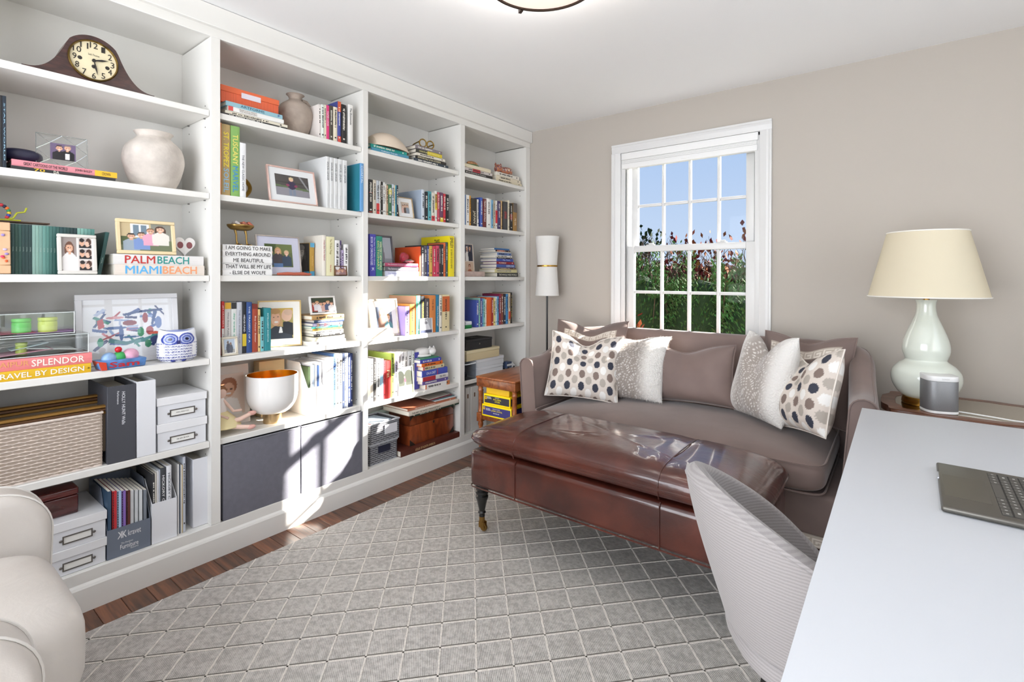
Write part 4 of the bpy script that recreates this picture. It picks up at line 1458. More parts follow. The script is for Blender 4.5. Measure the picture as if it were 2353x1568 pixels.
# ---- picture frames
def frame(name, label, W_, Hh, bar, col, shapes, loc, lean=8, yaw=0, mount=None, mw=0, depth=.014, metal=0, rough=.4, n=44, glassy=False, group='framed photographs in the bookcase', cat='picture frame', strut=True):
    loc = (loc[0], loc[1], loc[2] + depth * math.sin(R(lean)))
    o = thing(name, label, cat, loc, (0, R(-lean), R(yaw)), group)
    FM = mat(col, rough, metal)
    h2 = W_ / 2
    for y0, y1, z0, z1 in ((-h2, h2, 0, bar), (-h2, h2, Hh - bar, Hh), (-h2, -h2 + bar, bar, Hh - bar), (h2 - bar, h2, bar, Hh - bar)):
        obj('frame_bar', rbox('frame_bar', -depth, 0, y0, y1, z0, z1, min(.002, bar * .2), 1), FM, o)
    iw, ih = W_ - 2 * bar, Hh - 2 * bar
    obj('backing', bx(-depth, -depth * .6, -h2 + bar * .6, h2 - bar * .6, bar * .6, Hh - bar * .6), mat('4A4038', .8), o)
    zb = bar
    if mount:
        obj('mount', bx(-depth * .6, -depth * .5, -iw / 2, iw / 2, bar, Hh - bar), mat(mount, .8), o)
        iw, ih, zb = iw - 2 * mw, ih - 2 * mw, bar + mw
    p = obj('photo', print_mesh('photo', iw, ih, shapes, n), painted(rough=.3), o, (-depth * .46, 0, zb))
    if glassy:
        obj('glazing', bx(-depth * .3, -depth * .25, -W_ / 2 + bar, W_ / 2 - bar, bar, Hh - bar), FGL, o)
    if strut:
        obj('easel_strut', MB().prism([(-depth, Hh * .7), (-depth - .002, Hh * .7), (-depth - .02 - Hh * .1, (.02 + Hh * .1) * math.tan(R(lean)) + .002), (-depth - .016 - Hh * .1, (.02 + Hh * .1) * math.tan(R(lean)) + .002)], 'y', -.012, .012).mesh('easel_strut', smooth=False), mat('3B342E', .8), o)
    return o
FGL = glass('picture_glass', ior=1.5)
def frame_px(bay, s, zo, name, label, al, ar, vt, vb, xs, bar, col, shapes, z0=None, lean=8, **k):
    """size and place of a frame from its left/right pixel columns and its top/bottom rows at the left side"""
    y0, zt = YZ(zo, al, vt, xs)
    y1, _ = YZ(zo, ar, vt, xs)
    _, zb = YZ(zo, al, vb, xs)
    Hh = (zt - zb)
    z0 = SHELF_Z[s] + .001 if z0 is None else z0
    return frame(name, label, y1 - y0, Hh, bar, col, shapes, (xs, (y0 + y1) / 2, z0), lean, **k)
SK, SK2 = 'D9A88C', 'E3B79C'
def person(cx, top, s, hair, shirt, skin=SK, long=False):
    """head, hair and shoulders for a printed snapshot; top = crown height, s = head height"""
    hw = s * .36
    L = []
    if long:
        L.append(('e', cx, top - s * .75, hw * 1.45, s * .85, hair))
    L += [('p', [(cx - s * .75, top - s * 3.2), (cx - s * .8, top - s * 1.5), (cx - s * .3, top - s * 1.02), (cx + s * .3, top - s * 1.02), (cx + s * .8, top - s * 1.5), (cx + s * .75, top - s * 3.2)], shirt),
          ('r', cx - hw * .4, top - s * 1.2, cx + hw * .4, top - s * .8, skin),
          ('e', cx, top - s * .42, hw * 1.12, s * .45, hair), ('e', cx, top - s * .55, hw, s * .43, skin),
          ('p', [(cx - hw * 1.05, top - s * .3), (cx - hw * .7, top - s * .02), (cx + hw * .7, top - s * .02), (cx + hw * 1.05, top - s * .3), (cx, top - s * .22)], hair),
          ('r', cx - hw * .5, top - s * .56, cx - hw * .22, top - s * .5, '3A2A24'), ('r', cx + hw * .22, top - s * .56, cx + hw * .5, top - s * .5, '3A2A24'), ('e', cx, top - s * .78, hw * .36, s * .05, 'F2E6E0')]
    return L
BG = lambda c: [('r', -.1, -.1, 1.1, 1.1, c)]

# ------------------------------------------------------------------ clock bay
# mantel clock
x = -.052
ya, _ = YZ('Z1', 170, 490, x)
yb, _ = YZ('Z1', 1210, 748, x)
yc, zc = YZ('Z1', 733, 450, x)
_, ztop = YZ('Z1', 690, 272, x)
zA = SHELF_Z['A']
ck = thing('mantel_clock', 'dark mahogany tambour mantel clock with round cream dial', 'clock', (x, yc, zA))
hh = ztop - zA
rad = hh * .515
zcl = hh - rad
CW = wood('mahogany', '4A2A24', '2C1512', .35, (3, 6, 20), 3, .3)
prof = []
NL_ = 46
L0, L1 = ya - yc, yb - yc
for k in range(NL_ + 1):
    q = L0 + (L1 - L0) * k / NL_
    d = abs(q)
    if d < rad * .78:
        z = zcl + math.sqrt(rad * rad - d * d)
    else:
        z1_ = zcl + math.sqrt(rad * rad - (rad * .78) ** 2)
        t = (d - rad * .78) / ((abs(L0) if q < 0 else L1) - rad * .78)
        z = .012 + (z1_ - .012) * (1 - t) ** 2.6
    prof.append((q, z))
body = obj('case', MB().prism([(L0, .0)] + prof + [(L1, .0)], 'x', -.11, 0).mesh('case', smooth=True), CW, ck)
fr_ = rad * .80
obj('bezel', MB().lathe([(fr_ * .93, .0), (fr_ * 1.0, .0), (fr_ * 1.02, .006), (fr_ * .97, .012), (fr_ * .93, .006), (fr_ * .93, 0)], 64).mesh('bezel'), mat('8C7440', .3, 1), ck, (.0, 0, zcl), (0, PI / 2, 0))
dial = obj('dial', MB().lathe([(0, .003), (fr_ * .94, .003)], 64).mesh('dial', smooth=False), mat('E3D7B4', .3, noise=.06, nscale=12), ck, (0, 0, zcl), (0, PI / 2, 0))
INK = mat('2A2522', .6)
for n_ in range(1, 13):
    a = PI / 2 - 2 * PI * n_ / 12
    letter(str(n_), .024 if n_ > 9 else .012, .022, INK, ck, (.0035, fr_ * .76 * math.cos(a), zcl + fr_ * .76 * math.sin(a)), (0, 1, 0), (0, 0, 1), .004, 'numeral')
letter('Seth Thomas', .034, .007, INK, ck, (.0035, 0, zcl + fr_ * .28), (0, 1, 0), (0, 0, 1))
def hand(ang, L, w):
    d = Vector((0, math.sin(ang), math.cos(ang)))
    s_ = Vector((0, math.cos(ang), -math.sin(ang)))
    c0 = Vector((.006, 0, zcl))
    pts = [c0 + s_ * w * .4, c0 + d * L * .55 + s_ * w, c0 + d * L, c0 + d * L * .55 - s_ * w, c0 - s_ * w * .4]
    mb = MB().add([tuple(p) for p in pts] + [tuple(p + Vector((.0012, 0, 0))) for p in pts], [(0, 1, 2, 3, 4), (9, 8, 7, 6, 5)] + [(i, i + 5, (i + 1) % 5 + 5, (i + 1) % 5) for i in range(5)])
    obj('hand', mb.mesh('hand', smooth=False), INK, ck)
hand(R(75), fr_ * .6, .004)
hand(R(168), fr_ * .72, .003)
obj('hub', MB().lathe([(.006, .003), (.006, .009)], 16).mesh('hub'), INK, ck, (0, 0, zcl), (0, PI / 2, 0))
for yy, zz in ((-.55, -.02), (0, -.3), (.55, -.2)):
    obj('winding_hole', MB().lathe([(.0, .0038), (.007, .0038)], 16).mesh('winding_hole', smooth=False), INK, ck, (0, yy * fr_, zcl + zz * fr_), (0, PI / 2, 0))

# second shelf: dark books, cartoon book stack, crystal frame, mask, pot
row(1, 'B', 'Z1', [(-44, -24, 742, '4A4038'), (-22, -2, 744, '2E3440'), (0, 17, 745, '17171B'), (18, 48, 748, '1A2734', {'t': [('STAR WORLD', '8FB4C8', .1, .9, .4)]})], D=.2)
zt = stack(1, 'B', 'Z1', [(85, 905, 1390, 1413, '2B2B2D', {'D': .2, 't': [('70', 'E0B92E', .2, .3, .9), ('DA', 'E6E0D0', .38, .43, .9)]}), (90, 916, 1345, 1390, 'D98A94', {'D': .2, 'b': [(.768, 1, 'E8B82C')], 't': [('GREAT CARTOONS OF THE WORLD', '4A3438', .1, .5, .5), ('JOHN BAILEY', '4A3438', .57, .74, .5), ('CROWN', '5A4420', .84, .93, .5)]})], xs=-.03)
yp, _ = YZ('Z1', 482, 1150, -.09)
cf = thing('crystal_photo_holder', 'clear cut crystal photo frame standing on the pink cartoon book', 'picture frame', (-.075, yp, zt + .001), (0, R(-6), R(-6)))
y0, z1_ = YZ('Z1', 285, 960, -.09)
y1, _ = YZ('Z1', 680, 1030, -.09)
cw_, ch_ = y1 - y0, .118
obj('crystal_slab', rbox('crystal_slab', -.016, 0, -cw_ / 2, cw_ / 2, 0, ch_, .003, 1), glass('clear_crystal', (.95, .97, .97), ior=1.6), cf)
CE = mat('B9BDBC', .1, .6)
pr_ = [(-cw_ / 2, 0), (cw_ / 2, 0), (cw_ / 2, ch_), (-cw_ / 2, ch_)]
pi_ = [(-cw_ * .24, ch_ * .22), (cw_ * .27, ch_ * .22), (cw_ * .27, ch_ * .74), (-cw_ * .24, ch_ * .74)]
for a, b in list(zip(pr_, pi_)) + [(pr_[i], pr_[(i + 1) % 4]) for i in range(4)] + [((0, 0), pi_[0]), ((0, 0), pi_[1]), ((0, ch_), pi_[2]), ((0, ch_), pi_[3]), ((cw_ / 2, ch_ / 2), pi_[1]), ((cw_ / 2, ch_ / 2), pi_[2]), ((-cw_ / 2, ch_ / 2), pi_[0]), ((-cw_ / 2, ch_ / 2), pi_[3])]:
    obj('cut_edge', MB().tube([(.0005, *a), (.0005, *b)], .0013, 5), CE, cf)
obj('photo', print_mesh('photo', cw_ * .5, ch_ * .52, BG('6A5A78') + person(.35, .9, .34, '3A2A28', '1C1A20') + person(.68, .95, .34, '8A7A70', '15151A') + [('r', .6, .05, .74, .4, 'F0F0F0')], 30), painted(rough=.3), cf, (.001, cw_ * .015, ch_ * .22))
yp, _ = YZ('Z1', 172, 1200, -.10)
tag(obj('sunglasses_case', MB().ball((0, 0, .026), .045, .058, .026, 14, .9, .8).mesh('sunglasses_case'), mat('23233E', .4, bump=.1), None, (-.115, yp, zt)), 'dark navy oval case lying on the pink cartoon book', 'case')
def pot(name, label, zo, ac_, x, z0, vtop, prof_px, col, handles=None, bump=.5):
    yc_, zt_ = YZ(zo, ac_, vtop, x)
    t = thing(name, label, 'vase', (x, yc_, z0 + .0005))
    hh_ = (zt_ - z0) * .9
    P = smooth_prof([(r_ * hh_, z_ * hh_) for r_, z_ in prof_px], 5)
    inner = [(max(.002, r_ - .006), z_) for r_, z_ in reversed(P[-12:])]
    obj('body', MB().lathe(P + inner + [(0, inner[-1][1])], 56).mesh('body'), mat(col, .9, noise=.16, nscale=14, bump=bump, bscale=30, name='rough_clay_' + col), t)
    return t, hh_
pot('clay_pot', 'squat whitewashed clay pot on the second shelf below the clock', 'Z1', 1205, -.165, SHELF_Z['B'], 998, [(.26, 0), (.29, .02), (.37, .18), (.435, .4), (.45, .56), (.405, .74), (.285, .87), (.245, .92), (.26, .965), (.29, 1.0)], 'D2C9C0')

# third shelf: beaded frame, slim green set, photo strip frame, family frame on city books
grs = ['2F4F4C', '35584F', '365B55', '2C4A49', '2A4645', '24403F', '8DB0A6', '86AB9F', '759C92', '64938A', '4F7F76', '3F6B64', '35605A', '2E5650', '27474A', '254444', '24403F', '21393A', '20383A', '86B0A4', '7CA99D', '6D9C92', '5E8F86', '4C8077']
w_ = (742 - 88) / len(grs)
row(1, 'C', 'Z2', [(88 + i * w_, 88 + (i + 1) * w_ - 1.5, 252 + i * 1.9, c, {'t': [('VOL', 'A9C0B8', .45, .55, .3)], 'label': f'slim {cname(c)} volume in the long green set on the third shelf'}) for i, c in enumerate(grs)], xs=-.075, what='slim green volumes', D=.16)
b_ = book((-.08, YZ('Z2', 752, 640, -.08)[0] + .004, SHELF_Z['C'] + .003), .012, .168, .16, '1F4A47', 'dark green book leaning at the end of the slim green set', 'slim green volumes standing on the third shelf of the clock bay', rot=(R(-9), 0, 0), texts=[('VOL', 'A9C0B8', .6, .75, .3)])
yl, zl = YZ('Z2', 85, 245, -.03)
SPR = [('r', 0, 0, 1, 1, 'E3BC98'), ('r', .0, .16, .55, .8, '6A4A44'), ('e', .2, .55, .2, .2, 'C9A08A')]
ff = frame('beaded_keepsake', 'peach child-made frame decorated with bright flowers and beads', .125, zl - SHELF_Z['C'], .03, 'DDB48E', BG('7A5A52') + person(.5, .8, .4, '3A2A24', '8A4A52'), (-.028, yl - .0625, SHELF_Z['C'] + .001), 4, strut=False)
fh = zl - SHELF_Z['C']
rg = random.Random(11)
for k in range(26):
    sd = rg.choice('rtbl')
    yy, zz = {'r': (.048, rg.uniform(.01, fh - .01)), 'l': (-.048, rg.uniform(.01, fh - .01)), 't': (rg.uniform(-.05, .05), fh - .014), 'b': (rg.uniform(-.05, .05), .014)}[sd]
    yy += rg.uniform(-.008, .008)
    c_ = rg.choice(['C8323E', 'B9C84A', 'A08AC8', 'E8602E', 'D83A6A', 'C9B8E0'])
    obj('bead', MB().ball((.002, yy, zz), .003, rg.uniform(.004, .0065), rg.uniform(.003, .0055), 6).mesh('bead'), mat(c_, .3), ff)
yt_, zt_ = YZ('Z2', 40, 250, -.06)
zg = SHELF_Z['C'] + .18
tag(obj('wooden_ruler', rbox('wooden_ruler', -.02, .02, -.11, .075, 0, .005, .001, 1), mat('4A3426', .5), None, (-.09, YZ('Z2', 160, 250, -.09)[0], zt_ + .006), (0, 0, R(2))), 'dark flat wooden ruler lying across the tops of the green set', 'ruler')
bt = thing('beaded_toy', 'bead strung wire toy with a lime green tail above the green set', 'toy', (-.09, YZ('Z2', 40, 200, -.09)[0], zt_ + .0115))
for k in range(11):
    a = -.6 + k * .3
    obj('bead', MB().ball((0, -.02 + .03 * math.cos(a), .028 + .028 * math.sin(a)), .006, seg=6).mesh('bead'), mat(['C8323E', '3A4AA0', 'E0B92E', '2E8C5A', 'E8752E', '23233E'][k % 6], .35), bt)
obj('wire_tail', MB().tube([(0, 0, .006), (0, .02, .01), (0, .03, .03), (0, .05, .035), (0, .055, .05)], .003, 6), mat('B5B92E', .5), bt)
obj('wire_base', MB().tube([(0, -.045, .003), (0, 0, .003), (0, .04, .003)], .003, 6), mat('B5B92E', .5), bt)
strip = BG('CFCBC8') + [('r', 0, 0, .47, 1, '9A8E8A')] + person(.25, .85, .3, '6A4636', 'E6E2E0', SK, True) + [('r', .47, 0, .53, 1, 'E9E6E2'), ('r', .53, 0, 1, 1, 'D9D2CE')]
for zz in (.02, .36, .69):
    strip += [('r', .56, zz, .97, zz + .29, 'B9AAA4'), ('r', .56, zz, .97, zz + .1, '1E1A1C'), ('e', .66, zz + .16, .075, .1, SK), ('e', .66, zz + .24, .08, .06, '1E1716'), ('e', .84, zz + .14, .075, .1, 'E2B8A2'), ('e', .88, zz + .2, .09, .1, '4A3026'), ('e', .83, zz + .13, .06, .08, 'E2B8A2')]
frame_px(1, 'C', 'Z2', 'framed_photograph', 'white distressed frame with a photo booth strip before the green set', 456, 765, 325, 648, -.03, .012, 'DAD6CF', strip, lean=7, n=70)
zt = stack(1, 'C', 'Z2', [(898, 1600, 578, 652, 'E4D9CE', {'D': .2, 't': [('MIAMI', '5AB0E8', .105, .49, .78), ('BEACH', 'F2A070', .505, .905, .78)]}), (890, 1594, 512, 583, 'E3E0DE', {'D': .2, 't': [('PALM', 'C0322E', .11, .43, .78), ('BEACH', '1F9088', .455, .82, .78)]})], xs=-.03)
fam = BG('6A7458') + [('r', 0, .45, 1, 1, 'C9B68E'), ('r', .2, .5, .55, .98, 'E9ECEE'), ('r', .24, .55, .36, .93, '6F8494'), ('r', .39, .55, .51, .93, '6F8494'), ('r', .6, .4, 1, 1, '8A8A80'), ('r', 0, .2, .16, .5, '4A5A32')] + person(.2, .62, .2, '2E221E', '9AA8B4') + person(.4, .68, .2, '4A3A2E', '7A94C8') + person(.58, .84, .2, '7A5636', 'E3A6BE') + person(.78, .92, .22, '4A3022', 'E6E2DA', SK2, True)
frame_px(1, 'C', 'Z2', 'framed_photograph', 'cream frame with a family snapshot on the beach books', 920, 1385, 225, 510, -.05, .014, 'E6D2A8', fam, z0=zt + .001, lean=10, n=80)
yh, _ = YZ('Z2', 1448, 450, -.12)
hf_ = thing('heart_keepsake', 'small white heart shaped frame behind the cream family frame', 'picture frame', (-.12, yh, zt + .001))
hp = []
for k in range(40):
    a = 2 * PI * k / 40
    hp.append((.0026 * (16 * math.sin(a) ** 3), .043 + .0029 * (13 * math.cos(a) - 5 * math.cos(2 * a) - 2 * math.cos(3 * a) - math.cos(4 * a))))
lowz = min(p[1] for p in hp)
hp = [(y_, z_ - lowz) for y_, z_ in hp]
obj('heart', MB().prism(hp, 'x', -.02, 0).mesh('heart', bevel=.004, bseg=2, smooth=True), mat('EDE9E6', .25), hf_)
for yy in (-.018, .018):
    obj('photo', MB().ball((.0005, yy, .05), .001, .012, .015, 8).mesh('photo'), mat('8A4A4E', .4), hf_)

# fourth shelf: acrylic boxes on big books, painting, clay sundae, owl
zt = stack(1, 'D', 'Z2', [(-150, 712, 1345, 1415, 'E2B41E', {'D': .22, 't': [('TRAVEL BY DESIGN', 'F7F3EA', .09, .93, .55), ('ASSOULINE', '4A3A10', .965, .985, .2)]}), (-120, 720, 1258, 1338, 'E88484', {'D': .22, 't': [('JAIPUR', 'E8A06A', .09, .385, .62), ('SPLENDOR', 'F7F0E4', .405, .92, .62)]})], xs=-.028)
ACR = glass('clear_acrylic', (.96, .98, .98), ior=1.45)
def acrylic(label, y0, y1, z0, z1, x0, x1, fill):
    t = thing('acrylic_box', label, 'box', ((x0 + x1) / 2, (y0 + y1) / 2, z0), group='clear boxes stacked on the large books')
    a, b, h_ = (x1 - x0) / 2, (y1 - y0) / 2, z1 - z0
    for nm, q in (('base', (-a, a, -b, b, 0, .004)), ('side', (-a, a, -b, -b + .003, .004, h_ - .006)), ('side', (-a, a, b - .003, b, .004, h_ - .006)), ('side', (a - .003, a, -b, b, .004, h_ - .006)), ('side', (-a, -a + .003, -b, b, .004, h_ - .006)), ('lid', (-a - .002, a + .002, -b - .002, b + .002, h_ - .005, h_))):
        obj(nm, bx(*q), ACR, t)
    ed = mat('DDE2E2', .15)
    for q in ((a, -b, a, b),):
        for zz in (.002, h_ - .003):
            obj('edge', MB().tube([(q[0], q[1], zz), (q[2], q[3], zz)], .0016, 5), ed, t)
        obj('edge', MB().tube([(a, b, 0), (a, b, h_)], .0016, 5), ed, t)
    for f_ in fill:
        f_(t, a, b)
def lump(c, y, x, r, h_, nm='toy'):
    def f_(t, a, b):
        obj(nm, MB().lathe(smooth_prof([(r * .9, .006), (r, .012), (r, h_ * .7), (r * .9, h_ * .78), (r * 1.02, h_ * .82), (r * 1.0, h_)], 3), 24).mesh(nm), mat(c, .4), t, (x, y, 0))
    return f_
def card(c, y, z, w, d, nm='paper', tilt=0):
    def f_(t, a, b):
        obj(nm, bx(-d, d, -w, w, 0, .0015), mat(c, .6), t, (0, y, z), (tilt, 0, 0))
    return f_
yA, _ = YZ('Z2', -120, 1200, -.04)
yB, _ = YZ('Z2', 690, 1200, -.04)
yC, _ = YZ('Z2', 580, 1000, -.05)
_, zu = YZ('Z2', 300, 1110, -.04)
acrylic('clear lidded box with rolled pink paper, under the other clear box', yA, yB, zt + .001, zt + .075, -.2, -.035, [card('E8A8B8', -.05, .012, .09, .06, tilt=.1), card('F0EFEA', .04, .02, .07, .06, tilt=-.12), card('D9E6E8', -.02, .034, .05, .05, tilt=.2), lump('A9B84A', -.04, .03, .016, .05, 'trinket')])
acrylic('clear lidded box with green and lime pots on the other clear box', yA + .01, yC, zt + .0765, zt + .158, -.2, -.045, [card('B98AC0', .04, .006, .08, .06), card('C0506C', -.05, .009, .06, .06), lump('5AC84A', -.025, .03, .026, .06, 'putty_tub'), lump('C9D25A', .045, .03, .027, .06, 'putty_tub')])
rg = random.Random(17)
art = BG('F0F0F2')
for k in range(34):
    cx_, cy_, an_, L_, w_ = rg.uniform(.05, .95), rg.uniform(.1, .9), rg.uniform(0, PI), rg.uniform(.05, .17), rg.uniform(.012, .03)
    dx_, dy_ = math.cos(an_), math.sin(an_)
    art.append(('p', [(cx_ - dx_ * L_ - dy_ * w_, cy_ - dy_ * L_ + dx_ * w_), (cx_ + dx_ * L_ - dy_ * w_, cy_ + dy_ * L_ + dx_ * w_), (cx_ + dx_ * L_ + dy_ * w_, cy_ + dy_ * L_ - dx_ * w_), (cx_ - dx_ * L_ + dy_ * w_, cy_ - dy_ * L_ - dx_ * w_)], rg.choice(['2A4A80', '3A5A98', '4A6AA8', '8FA8D0', '2E7A80', '3A9080', 'A8404A', 'C86A70', '2A3A70', 'B9C4DC'])))
art += [('p', [(.42, .78), (.62, .84), (.98, .88), (.97, .93), (.66, .9), (.4, .83)], '2A4A80'), ('p', [(.84, .88), (.8, .55), (.83, .55), (.9, .86)], '3A5A90'), ('e', .72, .72, .04, .12, '9A2A34'), ('e', .78, .42, .055, .1, 'A8404A'), ('e', .65, .4, .05, .11, '1F8A5A'), ('e', .5, .62, .1, .06, '8A3A44'), ('p', [(.06, .7), (.14, .74), (.16, .55), (.08, .5)], 'C0303A'), ('p', [(.2, .2), (.45, .12), (.7, .22), (.68, .28), (.45, .2), (.22, .3)], '2E7A80'), ('e', .3, .52, .16, .035, '4A6AA0'), ('e', .38, .4, .03, .18, '3A5A98'), ('p', [(.55, .12), (.95, .3), (.94, .36), (.56, .2)], '3A8A8A'), ('e', .88, .2, .1, .09, '2A3A70'), ('e', .91, .6, .05, .14, '6A84B8'), ('e', .55, .48, .1, .02, '5A7AB0'), ('e', .86, .36, .1, .03, 'D8604A'), ('e', .1, .22, .04, .1, '3AA080'), ('e', .3, .75, .12, .03, 'D89AA0'), ('e', .75, .12, .05, .09, '2E8A5E'), ('e', .5, .3, .13, .02, '3A6A9A')]
frame_px(1, 'D', 'Z2', 'framed_painting', 'white framed child painting in blue, red and green under glass', 600, 1408, 772, 1350, -.15, .022, 'E3E2E4', art, lean=6, mount='F1F1F2', mw=.03, n=130, glassy=True, group='framed painting', strut=False, cat='painting')
ys, _ = YZ('Z2', 945, 1300, -.045)
cs_ = thing('clay_sundae', 'child-made clay boat with ice cream scoops, painted Sam in red', 'ornament', (-.05, ys, SHELF_Z['D'] + .001), (0, 0, R(6)))
y0, _ = YZ('Z2', 745, 1370, -.03)
y1, _ = YZ('Z2', 1140, 1350, -.03)
hw = (y1 - y0) / 2
obj('dish', MB().add([(-.03, -hw * .86, 0), (.025, -hw * .86, 0), (.025, hw * .96, 0), (-.03, hw * .96, 0), (-.035, -hw, .038), (.03, -hw, .036), (.03, hw, .034), (-.035, hw, .036)], [(0, 1, 2, 3), (4, 7, 6, 5), (0, 4, 5, 1), (1, 5, 6, 2), (2, 6, 7, 3), (3, 7, 4, 0)]).mesh('dish', bevel=.004, bseg=2, smooth=True), mat('5A86C0', .35, noise=.35, nscale=30), cs_)
obj('dish_tip', MB().prism([(-hw * 1.0, .036), (-hw * 1.0 + .024, .03), (-hw * .86 + .016, .001), (-hw * .86, .001)], 'x', -.03, .0325).mesh('dish_tip', smooth=False), mat('D8482E', .35), cs_)
for yy, zz, r_, c_ in ((-.035, .04, .024, '8FB0D8'), (-.002, .042, .022, '3FA85A'), (.036, .046, .026, 'E0A8C0')):
    obj('scoop', MB().ball((-.004, yy, zz), r_ * .95, r_ * 1.1, r_, 10).mesh('scoop'), mat(c_, .35, noise=.2, nscale=40), cs_)
obj('cherry', MB().ball((0, -.006, .072), .012, seg=10).mesh('cherry'), mat('C8202A', .25), cs_)
letter('Sam', hw * 1.25, .022, mat('C8303A', .4), cs_, (.0295, .004, .018), (0, 1, 0), (.1, 0, 1), .02)
# owl
yo, _ = YZ('Z2', 1397, 1200, -.06)
_, zo_t = YZ('Z2', 1397, 1085, -.06)
ow = thing('owl_figurine', 'blue and white porcelain owl figurine beside the framed painting', 'figurine', (-.075, yo, SHELF_Z['D'] + .001), (0, 0, R(-12)))
oh = zo_t - SHELF_Z['D']
def owl_r(v):
    return .0735 * (1 - .55 * abs((v - .4) / .78) ** 3.4) * min(1, .82 + v * 1.6)
NB, OV, OWW = '2E3A8C', 84, 'E9EAF0'
mb = MB()
mb.grid(lambda a, b: (owl_r(b) * .8 * math.cos(2 * PI * a), owl_r(b) * (1.0 + .1 * smooth_fn((b - .8) / .2)) * math.sin(2 * PI * a), b * oh * (.95 + .08 * smooth_fn((b - .8) / .2) * abs(math.sin(2 * PI * a)) ** 2.5)), 160, OV, True)
cols_ = []
for i in range(160):
    for j in range(OV + 1):
        a, b = 2 * PI * i / 160, j / OV
        y_, z_ = math.sin(a), b
        front = math.cos(a) > 0
        c_ = OWW
        if b < .62:
            jj = b / .09
            ii = a / (2 * PI) * 24 + (.5 if int(jj) % 2 else 0)
            d_ = math.hypot((ii % 1) - .5, ((jj % 1) - 1) * .9)
            c_ = NB if d_ < .28 else (OWW if d_ < .42 else (NB if d_ < .55 else OWW))
        for ey in (-.42, .42):
            q = math.hypot((y_ - ey) / .42, (z_ - .76) / .19)
            if front and q < 1:
                c_ = '3A4AA0' if q > .78 else ('B4BCDC' if q > .62 else ('4A5AA8' if q > .45 else ('8F9CD0' if q > .25 else '1E1E3A')))
        if front and abs(y_) < .1 and .6 < z_ < .72:
            c_ = '23286A'
        if .62 < abs(y_) and .2 < z_ < .6 and front and abs(abs(y_) - .8) < .1:
            c_ = 'F0F0F4'
        cols_.append(lin(c_))
me = mb.mesh('body')
put_colors(me, cols_)
obj('body', me, painted('glazed_owl', .12), ow)
obj('crown', MB().lathe([(.056, -.004), (.045, .003), (0, .006)], 32, (0, 0, oh * .95), .72, .95).mesh('crown'), mat('8F9CD0', .15), ow)
for yy in (-.018, .018):
    obj('foot', MB().ball((.042, yy, .006), .012, .011, .006, 8).mesh('foot'), mat('2E3A8C', .15), ow)
obj('beak', MB().lathe([(.008, 0), (.005, .01), (0, .016)], 12).mesh('beak'), mat('23286A', .15), ow, (.047, 0, oh * .68), (0, PI / 2 + .6, 0))

# fifth shelf: basket, binders, boxes
def weave_basket(name, label, x0, x1, y0, y1, z0, h_, c1, c2, rows, cols, amp, group=None, cat='basket', open_top=True):
    t = thing(name, label, cat, ((x0 + x1) / 2, (y0 + y1) / 2, z0), group=group)
    a, b = (x1 - x0) / 2, (y1 - y0) / 2
    m = mat(c1, .7, noise=.14, nscale=60)
    def side(nm, P, Q, n_):
        P, Q = Vector(P), Vector(Q)
        d = Q - P
        out = Vector((d.y, -d.x, 0)).normalized()
        def fn(u, v):
            i, j = u * n_, v * rows
            r_ = int(min(j, rows - 1e-6))
            ph = math.cos(PI * i + PI * (r_ % 2))
            prof_ = math.sin(PI * (j - r_)) ** .5
            p = P + d * u + out * (amp * (.72 + .28 * ph) * prof_)
            return (p.x, p.y, v * h_)
        o = obj(nm, MB().grid(fn, n_ * 6, rows * 5).mesh(nm), m, t)
        o['kind'] = 'stuff'
    side('woven_side', (a, b, 0), (a, -b, 0), cols)
    side('woven_side', (-a, -b, 0), (-a, b, 0), cols)
    k = max(3, int(cols * a / b))
    side('woven_side', (a, -b, 0), (-a, -b, 0), k)
    side('woven_side', (-a, b, 0), (a, b, 0), k)
    obj('liner', MB().box(-a + .004, a - .004, -b + .004, b - .004, .002, .006).box(-a + .002, -a + .006, -b, b, .006, h_ - .004).box(a - .006, a - .002, -b, b, .006, h_ - .004).box(-a, a, -b + .002, -b + .006, .006, h_ - .004).box(-a, a, b - .006, b - .002, .006, h_ - .004), mat(c2, .8), t)
    pts = [(a, -b, h_), (a, b, h_), (-a, b, h_), (-a, -b, h_)]
    rim = []
    for i in range(4):
        p, q = Vector(pts[i]), Vector(pts[(i + 1) % 4])
        rim += [tuple(p + (q - p) * k / 8) for k in range(8)]
    obj('rim', MB().tube(rim, amp * 1.0, 8, True), m, t)
    return t
zE = SHELF_Z['E']
yR, zr = YZ('Z3', 788, 355, -.03)
bk_ = weave_basket('wicker_basket', 'large whitewashed wicker basket holding framed pieces below the painting', -.30, -.038, -3.155, yR - .006, zE + .001, zr - zE, 'DACCC1', 'A8988A', 17, 24, .005)
bc = (-3.155 + yR - .006) / 2
GLT = mat('9A7236', .5, .5)
for k, (xx, hh_) in enumerate(((-.06, .045), (-.17, .07))):
    fo = thing('gilt_picture', ('gilt edged picture frame lying at the front of the wicker basket', 'gilt edged picture frame at the back of the wicker basket')[k], 'picture frame', (xx, bc - .02, zE + .05), group='gilt frames in the basket')
    top = zr - zE - .05 + hh_ - .02
    for zz in (top, top - .012, top - .024):
        obj('frame_bar', rbox('frame_bar', -.012, .012, -.33, .33, zz - .01, zz, .002, 1), GLT if zz != top - .012 else mat('5A3A1E', .5), fo)
    obj('frame_panel', bx(-.008, .008, -.32, .32, 0, top - .034), mat('6A5A48', .6), fo)
    obj('corner_sleeve', bx(-.014, .014, .24, .345, top - .04, top + .002), mat('A9A6A4', .35), fo)
